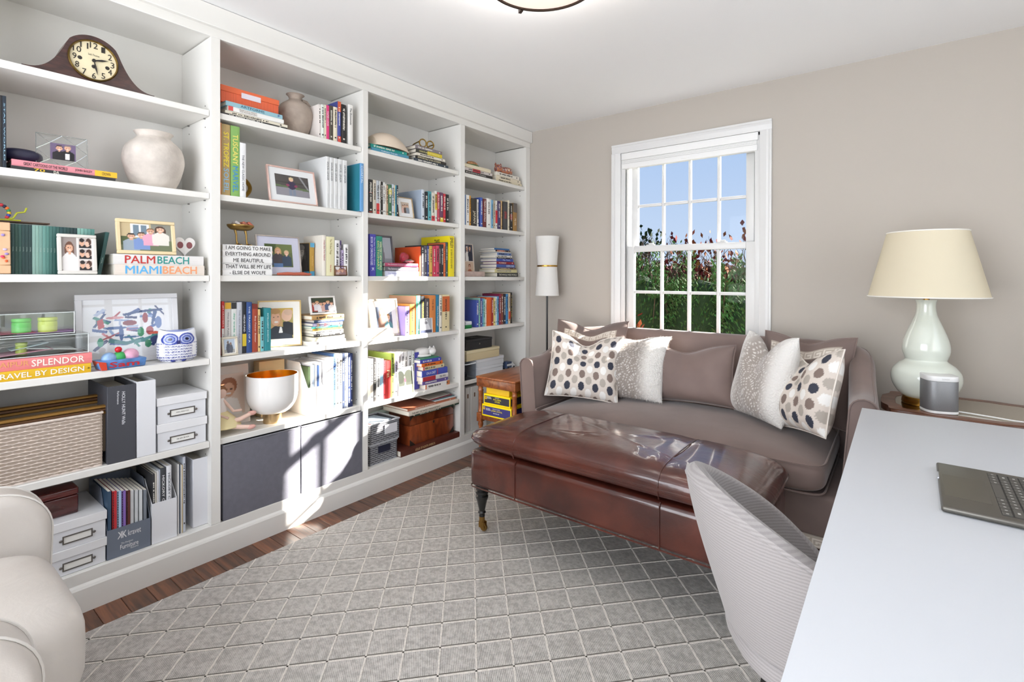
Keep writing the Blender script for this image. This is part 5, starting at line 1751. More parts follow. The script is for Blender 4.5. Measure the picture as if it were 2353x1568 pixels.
def binder(name, label, zo, a0, a1, ve0, vt, z0, x, depth, col, rough=.5, cat='binder'):
    """box binder: a0..a1 spine columns, hollow top"""
    y0, zt_ = YZ(zo, a0, vt, x)
    y1, _ = YZ(zo, a1, vt, x)
    t = thing(name, label, cat, (x, y0, z0), group='binders in the clock bay')
    h_ = zt_ - z0
    w = y1 - y0 - .001
    m = mat(col, rough)
    obj('spine', rbox('spine', -.003, 0, 0, w, 0, h_, .001, 1), m, t)
    for q in (0, w - .003):
        obj('board', rbox('board', -depth, -.003, q, q + .003, 0, h_, .001, 1), m, t)
    obj('paper_block', bx(-depth + .02, -.02, .006, w - .006, .004, h_ - .02), PAGES, t)
    obj('bottom', bx(-depth, -.003, .003, w - .003, 0, .003), m, t)
    return t, w, h_
t, w, h_ = binder('binder', 'dark slate slipcase binder lettered down its spine', 'Z3', 805, 1022, 0, 165, zE + .001, -.026, .27, '44454C')
PL = mat('E3E4E8', .6)
letter('HOLLY HUNT Walls', h_ * .43, w * .12, PL, t, (0, w * .56, h_ * .70), (0, 0, -1), (0, 1, 0), .01)
letter('Performance', h_ * .17, w * .075, PL, t, (0, w * .37, h_ * .845), (0, 0, -1), (0, 1, 0), .006)
binder('binder', 'white ring binder between the slate binder and storage boxes', 'Z3', 1026, 1172, 0, 125, zE + .001, -.026, .28, 'E6E7EB', .35)
LIDM, BXM, TAGM = mat('ECECEE', .4), mat('E4E5E9', .45), mat('77726E', .35, .8)
def storage_box(label, zo, al, ar, vlid, vbody, vbot, z0, x, depth, text=None, group='white lidded storage boxes', holder=True):
    y0, zt_ = YZ(zo, al, vlid, x)
    y1, _ = YZ(zo, ar, vlid, x)
    _, zl_ = YZ(zo, al, vbody, x)
    _, zb_ = YZ(zo, al, vbot, x)
    t = thing('storage_box', label, 'box', (x, (y0 + y1) / 2, z0), group=group)
    b = (y1 - y0) / 2
    hb, hl = zl_ - zb_, zt_ - zl_
    obj('body', rbox('body', -depth + .004, -.004, -b + .004, b - .004, 0, hb + .004, .001, 1), BXM, t)
    obj('lid', rbox('lid', -depth, 0, -b, b, hb, hb + hl, .0015, 1), LIDM, t)
    if holder:
        cz, lw, lh = hb * .5, min(.05, b * .5), .015
        ho = obj('label_holder', MB().box(-.004, -.001, -lw, lw, cz - lh, cz - lh + .004).box(-.004, -.001, -lw, lw, cz + lh - .004, cz + lh).box(-.004, -.001, -lw, -lw + .004, cz - lh + .004, cz + lh - .004).box(-.004, -.001, lw - .004, lw, cz - lh + .004, cz + lh - .004), TAGM, t)
        ho['label'] = 'pewter card holder'
        obj('card', bx(-.0038, -.003, -lw + .004, lw - .004, cz - lh + .004, cz + lh - .004), mat('F0EFEA', .7), ho)
        for s_ in (-1, 1):
            obj('rivet', MB().ball((-.002, s_ * (lw + .005), cz), .003, .005, .005, 6).mesh('rivet'), TAGM, ho)
        if text:
            letter(text, lw * 1.0, .005, INK, ho, (-.0028, 0, cz), (0, 1, 0), (0, 0, 1))
    return z0 + hb + hl
z_ = storage_box('white lidded storage box with card holder, lower one beside the white binder', 'Z3', 1178, 1556, 455, 520, 662, zE + .001, -.03, .26, '2020')
storage_box('white lidded storage box with card holder, upper one beside the white binder', 'Z3', 1178, 1554, 250, 310, 448, z_ + .0005, -.03, .26, 'MISC PHOTOS')

# bottom shelf: boxes, file holders
zF = SHELF_Z['F']
z_ = storage_box('white lidded storage box with card holder, lower one behind the armchair', 'Z3', 350, 804, 1372, 1440, 1570, zF + .001, -.028, .29)
z2_ = storage_box('white lidded storage box with card holder, upper one behind the armchair', 'Z3', 350, 804, 1140, 1210, 1355, z_ + .0005, -.028, .29)
y0, _ = YZ('Z3', 250, 1000, -.1)
y1, _ = YZ('Z3', 585, 1000, -.1)
bm_ = thing('keepsake_box', 'polished maroon wooden box on the white storage boxes', 'box', (-.17, (y0 + y1) / 2, z2_ + .001))
b = (y1 - y0) / 2
obj('body', rbox('body', -.08, .08, -b, b, 0, .07, .005, 3), wood('maroon_lacquer', '6A1E1A', '46100E', .2, (6, 2, 8), 2, .6), bm_)
obj('lid', rbox('lid', -.081, .081, -b - .001, b + .001, .071, .098, .006, 3), wood('maroon_lacquer_lid', '6A1E1A', '46100E', .2, (6, 2, 8), 2, .6), bm_)
def file_holder(name, label, zo, a0, a1, vfl, vfr, z0, x, depth, col, vback, group='file holders in the clock bay'):
    """magazine file: low front, tall back, slanted sides"""
    y0, zf = YZ(zo, a0, vfl, x)
    y1, _ = YZ(zo, a1, vfr, x)
    t = thing(name, label, 'file holder', (x, y0, z0), group=group)
    w, hf2 = y1 - y0 - .001, zf - z0
    m = mat(col, .5)
    obj('front', bx(-.002, 0, 0, w, 0, hf2), m, t)
    side = [(-.002, 0), (-.002, hf2), (-depth * .35, vback), (-depth, vback), (-depth, 0)]
    for q in (0, w - .002):
        obj('side', MB().prism(side, 'y', q, q + .002).mesh('side', smooth=False), m, t)
    obj('back', bx(-depth, -depth + .002, .002, w - .002, 0, vback), m, t)
    obj('bottom', bx(-depth + .002, -.002, .002, w - .002, 0, .002), m, t)
    return t, w, hf2, y0
t, w, h_, yk = file_holder('file_holder', 'slate blue printed magazine file full of spiral bound booklets', 'Z3', 803, 1132, 1248, 1140, zF + .001, -.03, .25, '6E7685', .26)
letter('kravet', w * .3, h_ * .2, PL, t, (0, w * .62, h_ * .72), (0, 1, 0), (0, 0, 1), .008, 'lettering')
letter('K', w * .1, h_ * .24, PL, t, (0, w * .39, h_ * .73), (0, 1, 0), (0, 0, 1), .02, 'logo')
letter('K', w * .1, h_ * .24, PL, t, (.0014, w * .28, h_ * .73), (0, -1, 0), (0, 0, 1), .02, 'logo')
letter('The Designer', w * .28, h_ * .075, PL, t, (0, w * .45, h_ * .42), (0, 1, 0), (0, 0, 1))
letter('Furniture', w * .42, h_ * .16, PL, t, (0, w * .5, h_ * .3), (0, 1, 0), (0, 0, 1), .01)
letter('Resource', w * .18, h_ * .07, PL, t, (0, w * .62, h_ * .18), (0, 1, 0), (0, 0, 1))
bc_ = [('36506A', 0), ('C22E36', 1), ('A9C4E0', 1), ('8A6AB8', 1), ('5E2A26', 1), ('D3D6D9', 0), ('CDD1D4', 0), ('D6D9DC', 0), ('7E848E', 0)]
for k, (c_, sp) in enumerate(bc_):
    yy = yk + .004 + k * (w - .012) / len(bc_)
    tt = (w - .012) / len(bc_) - .001
    hb = .262 - .004 * k
    o = thing('booklet', f'{cname(c_)} booklet {"with black spiral spine " if sp else ""}in the slate blue magazine file', 'booklet', (-.036, yy, zF + .0035), group='booklets in the slate file')
    obj('cover', bx(-.2, 0, 0, tt * .8, 0, hb), mat(c_, .45), o)
    obj('leaves', bx(-.198, -.002, tt * .1, tt * .7, .002, hb + .0006), PAGES, o)
    if sp:
        cm = MB()
        for q in range(26):
            cm.box(-.004, .0035, tt * .15, tt * .8, .006 + q * hb / 26.5, .006 + q * hb / 26.5 + .0055)
        sc_ = obj('spiral', cm.mesh('spiral', smooth=False), mat('2A2A2C', .4), o)
        sc_['kind'] = 'stuff'
        obj('spine_strip', bx(.0, .004, tt * .3, tt * .95, 0, hb), mat(c_, .45), o)
t, w, h_, yk = file_holder('file_holder', 'white magazine file with furniture catalogues beside the slate one', 'Z3', 1140, 1330, 1045, 1000, zF + .001, -.03, .25, 'E9EAEE', .25)
for k, (c_, tx, ww) in enumerate((('3A3A3C', None, .1), ('C9C4B8', None, .09), ('E6E6E8', None, .08), ('B9C0CC', None, .05), ('3E4146', 'HICKORY CHAIR', .27), ('E3E4E8', 'HICKORY CHAIR', .25))):
    if k == 0:
        yy = yk + .004
    tt = ww * (w - .014) - .0006
    book((-.034, yy, zF + .0035), tt, .285 + .004 * k, .2, c_, f'{cname(c_)} catalogue in the white magazine file' + (', lettered in white' if k == 4 else ''), 'catalogues in the white file', texts=[(tx, 'E9E9EA' if k == 4 else '5A5E66', .1, .62, .45)] if tx else None, name='catalogue')
    yy += tt + .0014
row(1, 'F', 'Z3', [(1334, 1344, 745, 'E6E4E2'), (1346, 1354, 748, '4A5566'), (1356, 1363, 748, 'EDEBE6'), (1364, 1370, 750, 'C9B48A'), (1372, 1392, 690, 'C4C9D4')], xs=-.045, D=.22, what='magazines')
binder('binder', 'white ring binder at the end of the bottom shelf', 'Z3', 1448, 1578, 0, 710, zF + .001, -.05, .26, 'E2E3E8', .35)
# ------------------------------------------------------------------ grey bin bay
zt = stack(2, 'A', 'Z4', [(122, 830, 612, 630, '2B2B2A', {'D': .22}), (172, 832, 583, 612, 'EAE3D0', {'D': .22}), (200, 792, 536, 580, 'EDECE9', {'D': .2, 'b': [(.005, .085, 'D8504A')], 't': [('FRANK LLOYD WRIGHT', '8A7A6A', .19, .5, .28, .68), ('THE MASTERWORKS', '8A7A6A', .19, .5, .28, .3)]}), (180, 778, 488, 532, '93BCC8', {'D': .2, 't': [('ARTFORMS', '3E6A80', .24, .66, .6), ('P', '2A4A9A', .91, .95, .5)]})], xs=-.032)
y0, _ = YZ('Z4', 124, 300, -.06)
y1, z1_ = YZ('Z4', 745, 330, -.06)
ob = thing('orange_box', 'coral orange lidded keepsake box on the pale blue art book', 'box', (-.06, (y0 + y1) / 2, zt + .001))
b = (y1 - y0) / 2
OR = mat('DD6440', .6, noise=.12, nscale=3, stretch=(1, 60, 1))
hb = max(.07, z1_ - zt)
obj('body', rbox('body', -.2, -.002, -b + .002, b - .002, 0, hb * .66, .001, 1), OR, ob)
obj('lid', rbox('lid', -.202, 0, -b, b, hb * .66, hb, .001, 1), mat('E26B42', .6), ob)
obj('paper_label', bx(0, .0008, -.045, .045, hb * .5, hb * .82), mat('E3DCE4', .6), ob)
_t, hv = pot('handled_urn', 'tall brown grey clay urn with one small handle on the top shelf', 'Z4', 915, -.15, SHELF_Z['A'], 222, [(.2, 0), (.22, .02), (.31, .2), (.375, .42), (.385, .56), (.33, .72), (.2, .83), (.145, .87), (.14, .92), (.165, .97), (.2, 1.0)], 'AA9C90')
obj('handle', MB().tube([(0, .15 * hv, .9 * hv), (0, .27 * hv, .9 * hv), (0, .36 * hv, .8 * hv), (0, .35 * hv, .68 * hv)], [.012, .011, .011, .013], 10), mat('AA9C90', .9, noise=.16, nscale=14, bump=.5, bscale=30, name='rough_clay_AA9C90'), _t)
row(2, 'A', 'Z4', [(1160, 1188, 365, 'E6DFDA', {'D': .14}), (1190, 1220, 368, 'E3E9E2', {'D': .14}), (1222, 1244, 372, 'E4DCC4'), (1246, 1274, 374, 'E0407F', {'t': [('PAPER LOVE', 'F7E6EE', .18, .6, .55)]}), (1277, 1314, 378, '4A4338'), (1318, 1360, 392, 'E9DFC8'), (1362, 1398, 335, '3E4A94', {'b': [(0, .25, 'D0603E'), (.85, 1, 'D0503E')]}), (1405, 1452, 365, '201E1F'), (1476, 1525, 368, 'ECEAE6', {'t': [('The Economist', '3A3A3A', .08, .5, .4)]})], xs=-.035)
row(2, 'B', 'Z4', [(120, 133, 560, 'E39A66', {'t': [], 'D': .24}), (136, 225, 570, 'B39A66', {'D': .25, 't': [('ST. TROPEZ', 'F0DC3A', .11, .6, .62), ('SOLEIL', '86B8DC', .62, .955, .62)]}), (231, 325, 590, '86B462', {'D': .25, 't': [('TUSCANY', 'F2E074', .12, .55, .6), ('MARVEL', '3E8EC8', .57, .94, .6)]}), (328, 392, 772, 'EDEDEE', {'D': .22, 't': [('THE NEW CLASSIC HOME', '5A5A62', .22, .88, .35)]})], xs=-.04)
# coiled brass snake
zB = SHELF_Z['B']
ysn, _ = YZ('Z4', 430, 1345, -.11)
_, zsn = YZ('Z4', 385, 1100, -.11)
sn = thing('brass_snake', 'gold scaled snake ornament arching beside the white book', 'ornament', (-.11, ysn, zB + .001))
pts = []
for k in range(40):
    t_ = k / 39
    pts.append((-.03 + .03 * t_, -.035 + .05 * math.sin(t_ * PI * .95) - .02 * (1 - t_) ** 2 * 2, .012 + (zsn - zB) * (1 - t_)))
pts += [(.0, -.02 - .03 * k, .012) for k in range(0, 1)]
obj('body', MB().tube(pts, [.004 + .0055 * smooth_fn(k / 14) for k in range(len(pts))], 12), mat('A07C36', .3, 1, bump=1, bscale=260), sn)
kid = BG('4A4644') + [('r', 0, 0, 1, .38, '8A8890'), ('p', [(0, .42), (1, .3), (1, .42), (0, .5)], '5A6A4A'), ('r', 0, .62, 1, .66, '3A3634'), ('p', [(.7, 1), (.76, 1), (1, .4), (.95, .38)], '8A8A8E')] + [('r', .38, .02, .46, .34, '7A8496'), ('r', .5, .04, .58, .34, '7A8496'), ('e', .48, .52, .13, .2, '3A2E4A'), ('e', .36, .52, .05, .06, '8A3A5A'), ('e', .6, .5, .05, .06, '8A3A5A'), ('e', .47, .8, .07, .09, SK2), ('e', .47, .86, .07, .05, 'D9C49A')]
frame_px(2, 'B', 'Z4', 'framed_photograph', 'rose gold frame with a running toddler before the white set', 650, 1160, 1022, 1430, -.04, .007, 'DDBBB0', kid, lean=12, mount='E3E5E6', mw=.032, n=70, metal=.3, rough=.3)
sl = [1240, 1279, 1322, 1368, 1416, 1465]
row(2, 'B', 'Z4', [(sl[i], sl[i + 1] - 2, 918 + i * 10, 'E1E2E2', {'D': .27, 't': [('SAMUEL LENKER', '6A6E72', .1, .46, .42), ('-------------', '8A8E92', .72, .96, .05)], 'label': f'white volume of a matching set beside the {("rose gold frame", "first white volume", "middle of the set", "last white volume", "blue coastal book")[i]}'}) for i in range(5)], xs=-.038, what='white volumes')
row(2, 'B', 'Z4', [(1600, 1638, 990, '6AA2D6', {'D': .24, 'cover': '2F7E90', 't': [('COASTAL', 'E3F0F8', .05, .42, .5)], 'label': 'blue coastal book jutting out at the end of the white set'})], xs=-.004)

# third shelf: lettered white books, bird bowl, frames, books
tx = ['- ELSIE DE WOLFE', 'THAT WILL BE MY LIFE', 'ME BEAUTIFUL', 'EVERYTHING AROUND', 'I AM GOING TO MAKE']
fr_x = [(.13, .86), (.05, .975), (.2, .82), (.05, .965), (.06, .965)]
vs_ = [(602, 660), (538, 600), (476, 538), (412, 474), (350, 410)]
zt = stack(2, 'C', 'Z5', [(98, 622, a, b, 'EFEEEC', {'D': .17, 't': [(tx[i], '2E2C2C', fr_x[i][0], fr_x[i][1], .62)], 'label': f'white lettered book, {("lowest", "second", "middle", "fourth", "topmost")[i]} of the five quotation books'}) for i, (a, b) in enumerate(vs_)], xs=-.033)
yb_, _ = YZ('Z5', 290, 150, -.1)
_, zb1 = YZ('Z5', 290, 140, -.1)
bb_ = thing('bird_leg_bowl', 'brass dish on two bird legs standing on the quotation books', 'bowl', (-.1, yb_, zt + .001), (0, 0, R(5)))
hb = zb1 - zt
BR = mat('A98A52', .28, 1)
obj('dish', MB().lathe(smooth_prof([(.015, hb - .022), (.04, hb - .018), (.054, hb - .006), (.057, hb + .004), (.052, hb + .003), (.038, hb - .012), (0, hb - .016)], 4), 40, (0, 0, 0), .8, 1.08).mesh('dish'), BR, bb_)
for yy in (-.026, .022):
    lg_ = obj('leg', MB().tube([(0, yy, hb - .02), (.002, yy + .004, hb * .55), (-.002, yy + .007, hb * .3), (0, yy + .01, .006)], [.006, .0045, .004, .005], 10), BR, bb_)
    for a in (-.7, 0, .7, PI):
        obj('toe', MB().tube([(0, yy + .01, .005), (.022 * math.cos(a), yy + .01 + .022 * math.sin(a), .003)], [.0045, .002], 6), BR, lg_)
sc_ = thing('patterned_scarf', 'rolled coral and white patterned cloth lying in the brass dish', 'cloth', (-.1, yb_, zt + hb - .004))
for k, (yy, c_) in enumerate(((-.03, 'D9D2CE'), (.004, 'C87A62'), (.028, 'C06A54'))):
    obj('fold', MB().tube([(-.02, yy, .004), (-.012, yy + .004, .018), (.006, yy + .008, .02), (.02, yy + .02, .006)], [.006, .009, .009, .006], 8), mat(c_, .6, noise=.4, nscale=90), sc_)
trio = BG('5E6A44') + [('e', .2, .95, .4, .3, '46562E'), ('e', .8, .9, .4, .3, '6A7648')] + person(.2, .76, .22, '6A6A6E', '4A5668') + person(.47, .84, .24, 'C9A070', '4A4448', SK, True) + person(.78, .74, .22, 'C9B08A', '3A4A5E', SK2) + [('r', .3, 0, .62, .16, '5A7AA8')]
frame_px(2, 'C', 'Z5', 'framed_photograph', 'silver frame with wide lilac mount and three people by trees', 480, 945, 208, 650, -.06, .006, 'B9B0A8', trio, lean=9, mount='C9CADB', mw=.036, n=70, metal=.4)
lt = book((-.10, YZ('Z5', 1078, 300, -.05)[0], SHELF_Z['C'] + .0005), .03, .176, .13, 'B8923E', 'gold and blue spined biography with grey portrait cover', 'books standing on the third shelf of the grey bin bay', bands=[(0, .13, '5AA6CC'), (.86, 1, '4E9CC4')], texts=[('PORTRAITS', 'DDBB74', .4, .7, .3)])
lt.rotation_euler[2] = R(13)
pt_ = BG('3A3634') + [('r', 0, 0, 1, .13, '4E9CC4'), ('e', .5, .5, .3, .5, '5E5A58'), ('p', [(.1, .14), (.2, .5), (.42, .56), (.6, .56), (.85, .45), (.9, .14)], '4A4644'), ('e', .5, .72, .19, .18, 'C6C0BA'), ('e', .5, .87, .23, .09, '8A8682'), ('r', .38, .74, .45, .76, '2A2624'), ('r', .55, .74, .62, .76, '2A2624'), ('e', .5, .63, .08, .025, 'F0ECE8'), ('p', [(.4, .55), (.5, .3), (.62, .55)], 'B4AEA8'), ('e', .45, .24, .12, .08, 'A8A29C')]
co_ = obj('cover_portrait', print_mesh('cover_portrait', .126, .172, pt_, 60), painted(rough=.3), lt, (-.066, -.0008, .002), (0, 0, -PI / 2))
row(2, 'C', 'Z5', [(1156, 1193, 232, 'E9E2D6', {'t': [('I Can See You Naked', 'B0343E', .12, .62, .42)]}), (1197, 1283, 247, 'E6E1B8', {'t': [('The 776 Best Things', '9A8A4A', .06, .45, .3), ('Robert Byrne', 'C0543E', .72, .9, .22)]}), (1288, 1340, 287, 'E9E7E6'), (1344, 1357, 290, '4A3A66'), (1359, 1380, 392, 'B4A4C6'), (1386, 1430, 330, 'EDECEA')], xs=-.04)
frame_px(2, 'C', 'Z5', 'miniature_portrait', 'tiny ornate bronze frame before the white paperbacks', 1295, 1425, 557, 662, -.026, .0045, '6E4E36', BG('A87A72') + person(.32, .8, .4, '3A2A24', 'C9B4B0') + person(.68, .8, .4, '3A2A24', '9A7A7A'), lean=10, n=24, metal=.5)
yk, _ = YZ('Z5', 865, 650, -.028)
y0, _ = YZ('Z5', 688, 650, -.028)
y1, _ = YZ('Z5', 1045, 650, -.028)
tag(obj('carved_stick', MB().tube([(0, y0 - yk, .007), (.002, (y0 - yk) * .4, .009), (-.001, .0, .008), (.002, (y1 - yk) * .5, .009), (0, y1 - yk, .006)], [.006, .0085, .008, .0085, .005], 8), mat('B9604A', .5, bump=.6, bscale=90), None, (-.036, yk, SHELF_Z['C'] + .0012)), 'carved terracotta red stick lying before the lilac mounted frame', 'ornament')

# fourth shelf
row(2, 'D', 'Z5', [(88, 117, 938, 'CC3430', {'b': [(.5, 1, 'E9E6E2')], 't': [("JIM CRAMER'S", 'F7EDE6', .07, .47, .5), ('JAMES', '2E2C2C', .6, .8, .4)]}), (120, 187, 950, 'DDDBD8', {'b': [(0, .12, 'E0AE38')], 't': [('What Every Public Investor', '6A6A6E', .18, .85, .3)]}), (190, 246, 950, 'E6E9E6', {'b': [(0, .12, '3A3A3C')], 't': [('day trade online', '3FB08A', .2, .85, .4)]}), (248, 304, 945, 'C9CCD4', {'t': [('THE NEW BUSINESS OF', '8A8E98', .15, .8, .3)]}), (306, 349, 945, '24272E', {'b': [(.62, .86, 'E0C63A')], 't': [('HEDGE FUND', 'E6E6E8', .25, .58, .4)]}), (351, 409, 945, '31508C', {'t': [('THE TRAGEDY OF A', 'D9E3F0', .08, .8, .3)]}), (413, 471, 965, 'A34630', {'b': [(0, .1, '7A3026')], 't': [('Buy Fewer Better', 'F0DDD2', .25, .8, .3)]}), (474, 498, 1020, 'E3C284'), (501, 538, 1100, '78BEC4', {'D': .1}), (542, 610, 1008, '2C8890', {'D': .085, 't': [('INTELLIGENT INVESTOR', 'BFE0E0', .12, .8, .25)]})], xs=-.062, D=.15)
cpl = BG('B9C8D8') + [('r', 0, 0, 1, .25, 'A8A8A4')] + [('e', .38, .35, .2, .4, '4A4E5A'), ('e', .36, .78, .1, .12, '7A6A62'), ('e', .64, .3, .18, .36, '5A5E68'), ('e', .62, .68, .09, .11, '8A7468')]
frame_px(2, 'D', 'Z5', 'framed_photograph', 'small champagne frame at the foot of the investment books', 100, 268, 1300, 1500, -.026, .008, 'E3DAC6', cpl, lean=7, n=36, metal=.3, rough=.35, mount='EFEDE8', mw=.004)
mom = BG('A89A5A') + [('e', .15, .8, .3, .3, '5A6A3A'), ('e', .7, 1, .5, .25, 'C9A850'), ('e', .32, .55, .27, .46, 'C9A070'), ('p', [(.05, 0), (.1, .3), (.3, .42), (.55, .4), (.9, .3), (.98, 0)], '2E3440'), ('e', .34, .66, .17, .23, 'E3B295'), ('e', .32, .9, .2, .09, 'B98E5A'), ('e', .36, .55, .08, .03, 'F5EEEA'), ('r', .24, .7, .3, .72, '4A3A34'), ('r', .4, .71, .46, .73, '4A3A34'), ('e', .76, .76, .2, .2, 'DDB8A0'), ('e', .82, .86, .16, .1, 'CFAF98'), ('p', [(.6, .2), (.62, .55), (.8, .56), (1, .5), (1, .1)], '23262E'), ('p', [(.45, .2), (.5, .4), (.56, .38), (.6, .2)], 'E9E9EC')]
frame_px(2, 'D', 'Z5', 'framed_photograph', 'gold edged frame with mother and baby portrait beside the book stack', 500, 915, 893, 1400, -.135, .006, 'DDC084', mom, lean=8, yaw=-20, mount='F1EFEA', mw=.034, n=80, metal=.4, rough=.3)
zt = stack(2, 'D', 'Z5', [(1010, 1402, 1312, 1352, 'E6E3E0', {'t': [('BEYOND REASON', '6A666A', .2, .78, .5)]}), (1050, 1390, 1266, 1308, 'DDD6BE', {'t': [("IN A FATHER'S PLACE", '8A8468', .12, .9, .36, .66)]}), (1070, 1380, 1234, 1266, '2B2A2A'), (1060, 1378, 1206, 1233, 'EBE9E4'), (1055, 1366, 1180, 1206, 'AE9246'), (1045, 1365, 1161, 1180, '2F9C8C'), (1058, 1370, 1129, 1161, '8F8AA8', {'b': [(.12, .2, 'D8B89A'), (.36, .44, 'B0404A'), (.6, .68, '5AA0B8')]}), (1072, 1385, 1097, 1128, '3E4E6A', {'t': [('Shit My Dad Says', 'E3E6EA', .1, .5, .45), ('Justin Halpern', 'C9D0DA', .55, .8, .35)]}), (1048, 1385, 1048, 1092, 'C39A62')], xs=-.05, D=.19)
gp_ = BG('4A4A40') + [('e', .5, 1, .7, .3, '3A4434')] + sum([person(.1 + .16 * k, .74 + .06 * math.sin(k * 2), .2, ['3A2A24', 'C9A06A', '5A3A2A'][k % 3], ['B04A44', 'D9D9DE', 'E6E6EA', 'C9A49A', '4A5A7A', 'E3E3E6'][k]) for k in range(6)], [])
frame_px(2, 'D', 'Z5', 'framed_photograph', 'white frame with a group snapshot on the tall book stack', 1040, 1310, 850, 1048, -.085, .009, 'EDEBE8', gp_, z0=zt + .001, lean=12, n=60)

# fifth shelf: pale photo, seated doll, bowl, file, yearbooks
zE = SHELF_Z['E']
y0, zp_ = YZ('Z6', 72, 290, -.16)
y1, _ = YZ('Z6', 182, 290, -.16)
ph_ = thing('photo_print', 'pale sepia print of a smiling child leaning at the back of the shelf', 'photograph', (-.20, (y0 + y1) / 2 + .02, zE + .001), (0, R(-5), 0))
obj('card_mount', bx(-.003, 0, -.075, .1, 0, .29), mat('EADFD6', .8), ph_)
obj('photo', print_mesh('photo', .13, .2, BG('E6CFC0') + [('e', .45, .72, .3, .2, 'A86A4A'), ('e', .45, .62, .2, .17, 'D9A88A'), ('r', .33, .62, .4, .645, '5A3A2A'), ('r', .5, .62, .57, .645, '5A3A2A'), ('e', .45, .53, .08, .03, 'F4ECE8'), ('p', [(.1, 0), (.2, .38), (.45, .44), (.75, .38), (.9, 0)], 'F0E9E4')], 50), painted(rough=.4), ph_, (.0008, .01, .05))
yd_, _ = YZ('Z6', 150, 650, -.07)
dl = thing('ballerina_doll', 'pink soft bodied doll seated with crossed legs and pointed feet', 'doll', (-.085, yd_, zE + .001))
PKS, GLD = mat('EBC9B8', .6), mat('E6D6A4', .7)
obj('body', MB().tube([(-.03, -.03, .07), (-.028, -.03, .12), (-.03, -.028, .165)], [.03, .026, .012], 14), mat('F0E6E0', .7), dl)
obj('skirt', MB().lathe(smooth_prof([(.02, .1), (.045, .075), (.07, .045), (.075, .03), (.03, .025)], 3), 28, (-.02, -.025, 0)).mesh('skirt'), GLD, dl)
for k, pts in enumerate((((-.01, -.02, .045), (.03, .03, .06), (.02, .09, .075)), ((0, -.03, .035), (.05, .02, .03), (.055, .07, .02)), ((-.02, -.02, .15), (.01, .01, .1), (.0, .05, .095)), ((-.03, -.05, .15), (.0, -.05, .09), (.03, -.02, .075)))):
    lm = obj('leg' if k < 2 else 'arm', MB().tube(pts, [.012, .0105, .009] if k < 2 else [.007, .0065, .006], 10), PKS, dl)
    if k < 2:
        obj('slipper', MB().ball(pts[2], .012, .022, .011, 8).mesh('slipper'), mat('E3AFA4', .6), lm)
obj('head', MB().ball((-.03, -.028, .185), .024, .023, .027, 12).mesh('head'), PKS, dl)
obj('hair', MB().ball((-.036, -.028, .193), .025, .027, .026, 12).mesh('hair'), mat('9A6A48', .8, bump=1, bscale=120), dl)
# white and gold bowl
yw, _ = YZ('Z6', 485, 400, -.10)
_, zrim = YZ('Z6', 485, 248, -.10)
_, zst = YZ('Z6', 485, 580, -.10)
y0, _ = YZ('Z6', 268, 300, -.10)
y1, _ = YZ('Z6', 706, 300, -.10)
bw = thing('footed_bowl', 'large white footed bowl with gold leaf inside and gold foot', 'bowl', (-.10, yw, zE + .0005))
rb = (y1 - y0) / 2 * .88
hb = (zrim - zE) * .92
sb = .05
outer = smooth_prof([(rb * .22, sb), (rb * .6, sb + .006), (rb * .86, sb + .04), (rb * .985, sb + .085), (rb, hb - .02), (rb, hb)], 6)
obj('bowl', MB().lathe(outer + [(rb - .004, hb), (rb - .004, hb - .003)], 64, cap=False).mesh('bowl'), mat('F4F2EF', .12, coat=.5), bw)
inn = smooth_prof([(rb - .0042, hb - .001), (rb - .005, hb - .03), (rb * .94, sb + .085), (rb * .8, sb + .045), (rb * .5, sb + .014), (0, sb + .008)], 6)
gi_ = obj('gold_lining', MB().lathe(inn, 64, cap=False).mesh('gold_lining'), mat('D9A83E', .25, 1), bw)
obj('foot', MB().lathe([(rb * .36, 0), (rb * .36, sb - .002), (rb * .3, sb + .004)], 40).mesh('foot'), mat('CDB084', .25, .9), bw)
# kraft file at the back, white magazine file, magazines, yearbooks
kf = thing('kraft_file', 'tall kraft coloured magazine file behind the footed bowl', 'file holder', (-.24, YZ('Z6', 470, 300, -.24)[0], zE + .001), group='magazine files in the grey bin bay')
obj('body', bx(-.06, .0, -.06, .075, 0, .285), mat('DDBE8E', .7), kf)
obj('flap', MB().prism([(-.001, .10), (.018, .06), (.018, .0), (-.001, .0)], 'y', -.06, .075).mesh('flap', smooth=False), mat('E3C79A', .7), kf)
t, w, h_, yk = file_holder('file_holder', 'white magazine file stuffed with leaflets beside the footed bowl', 'Z6', 776, 900, 402, 385, zE + .001, -.05, .24, 'F0EEEC', .275, 'magazine files in the grey bin bay')
for k, (c_, hh_) in enumerate((('3A4A2E', .255), ('E4E6EA', .268), ('B8C6D8', .262), ('EDEBE8', .27), ('3E5A8A', .255), ('E0E0E4', .27))):
    tt = (w - .01) / 6 - .0012
    book((-.055, yk + .004 + k * (tt + .0012), zE + .0035), tt, hh_, .2, c_, f'{("dark green leaflet with orange corner", "pale grey leaflet", "pale blue leaflet", "white leaflet", "deep blue leaflet", "silvery leaflet")[k]} in the white magazine file by the bowl', 'leaflets in the white file by the bowl', texts=[], name='leaflet', hard=False)
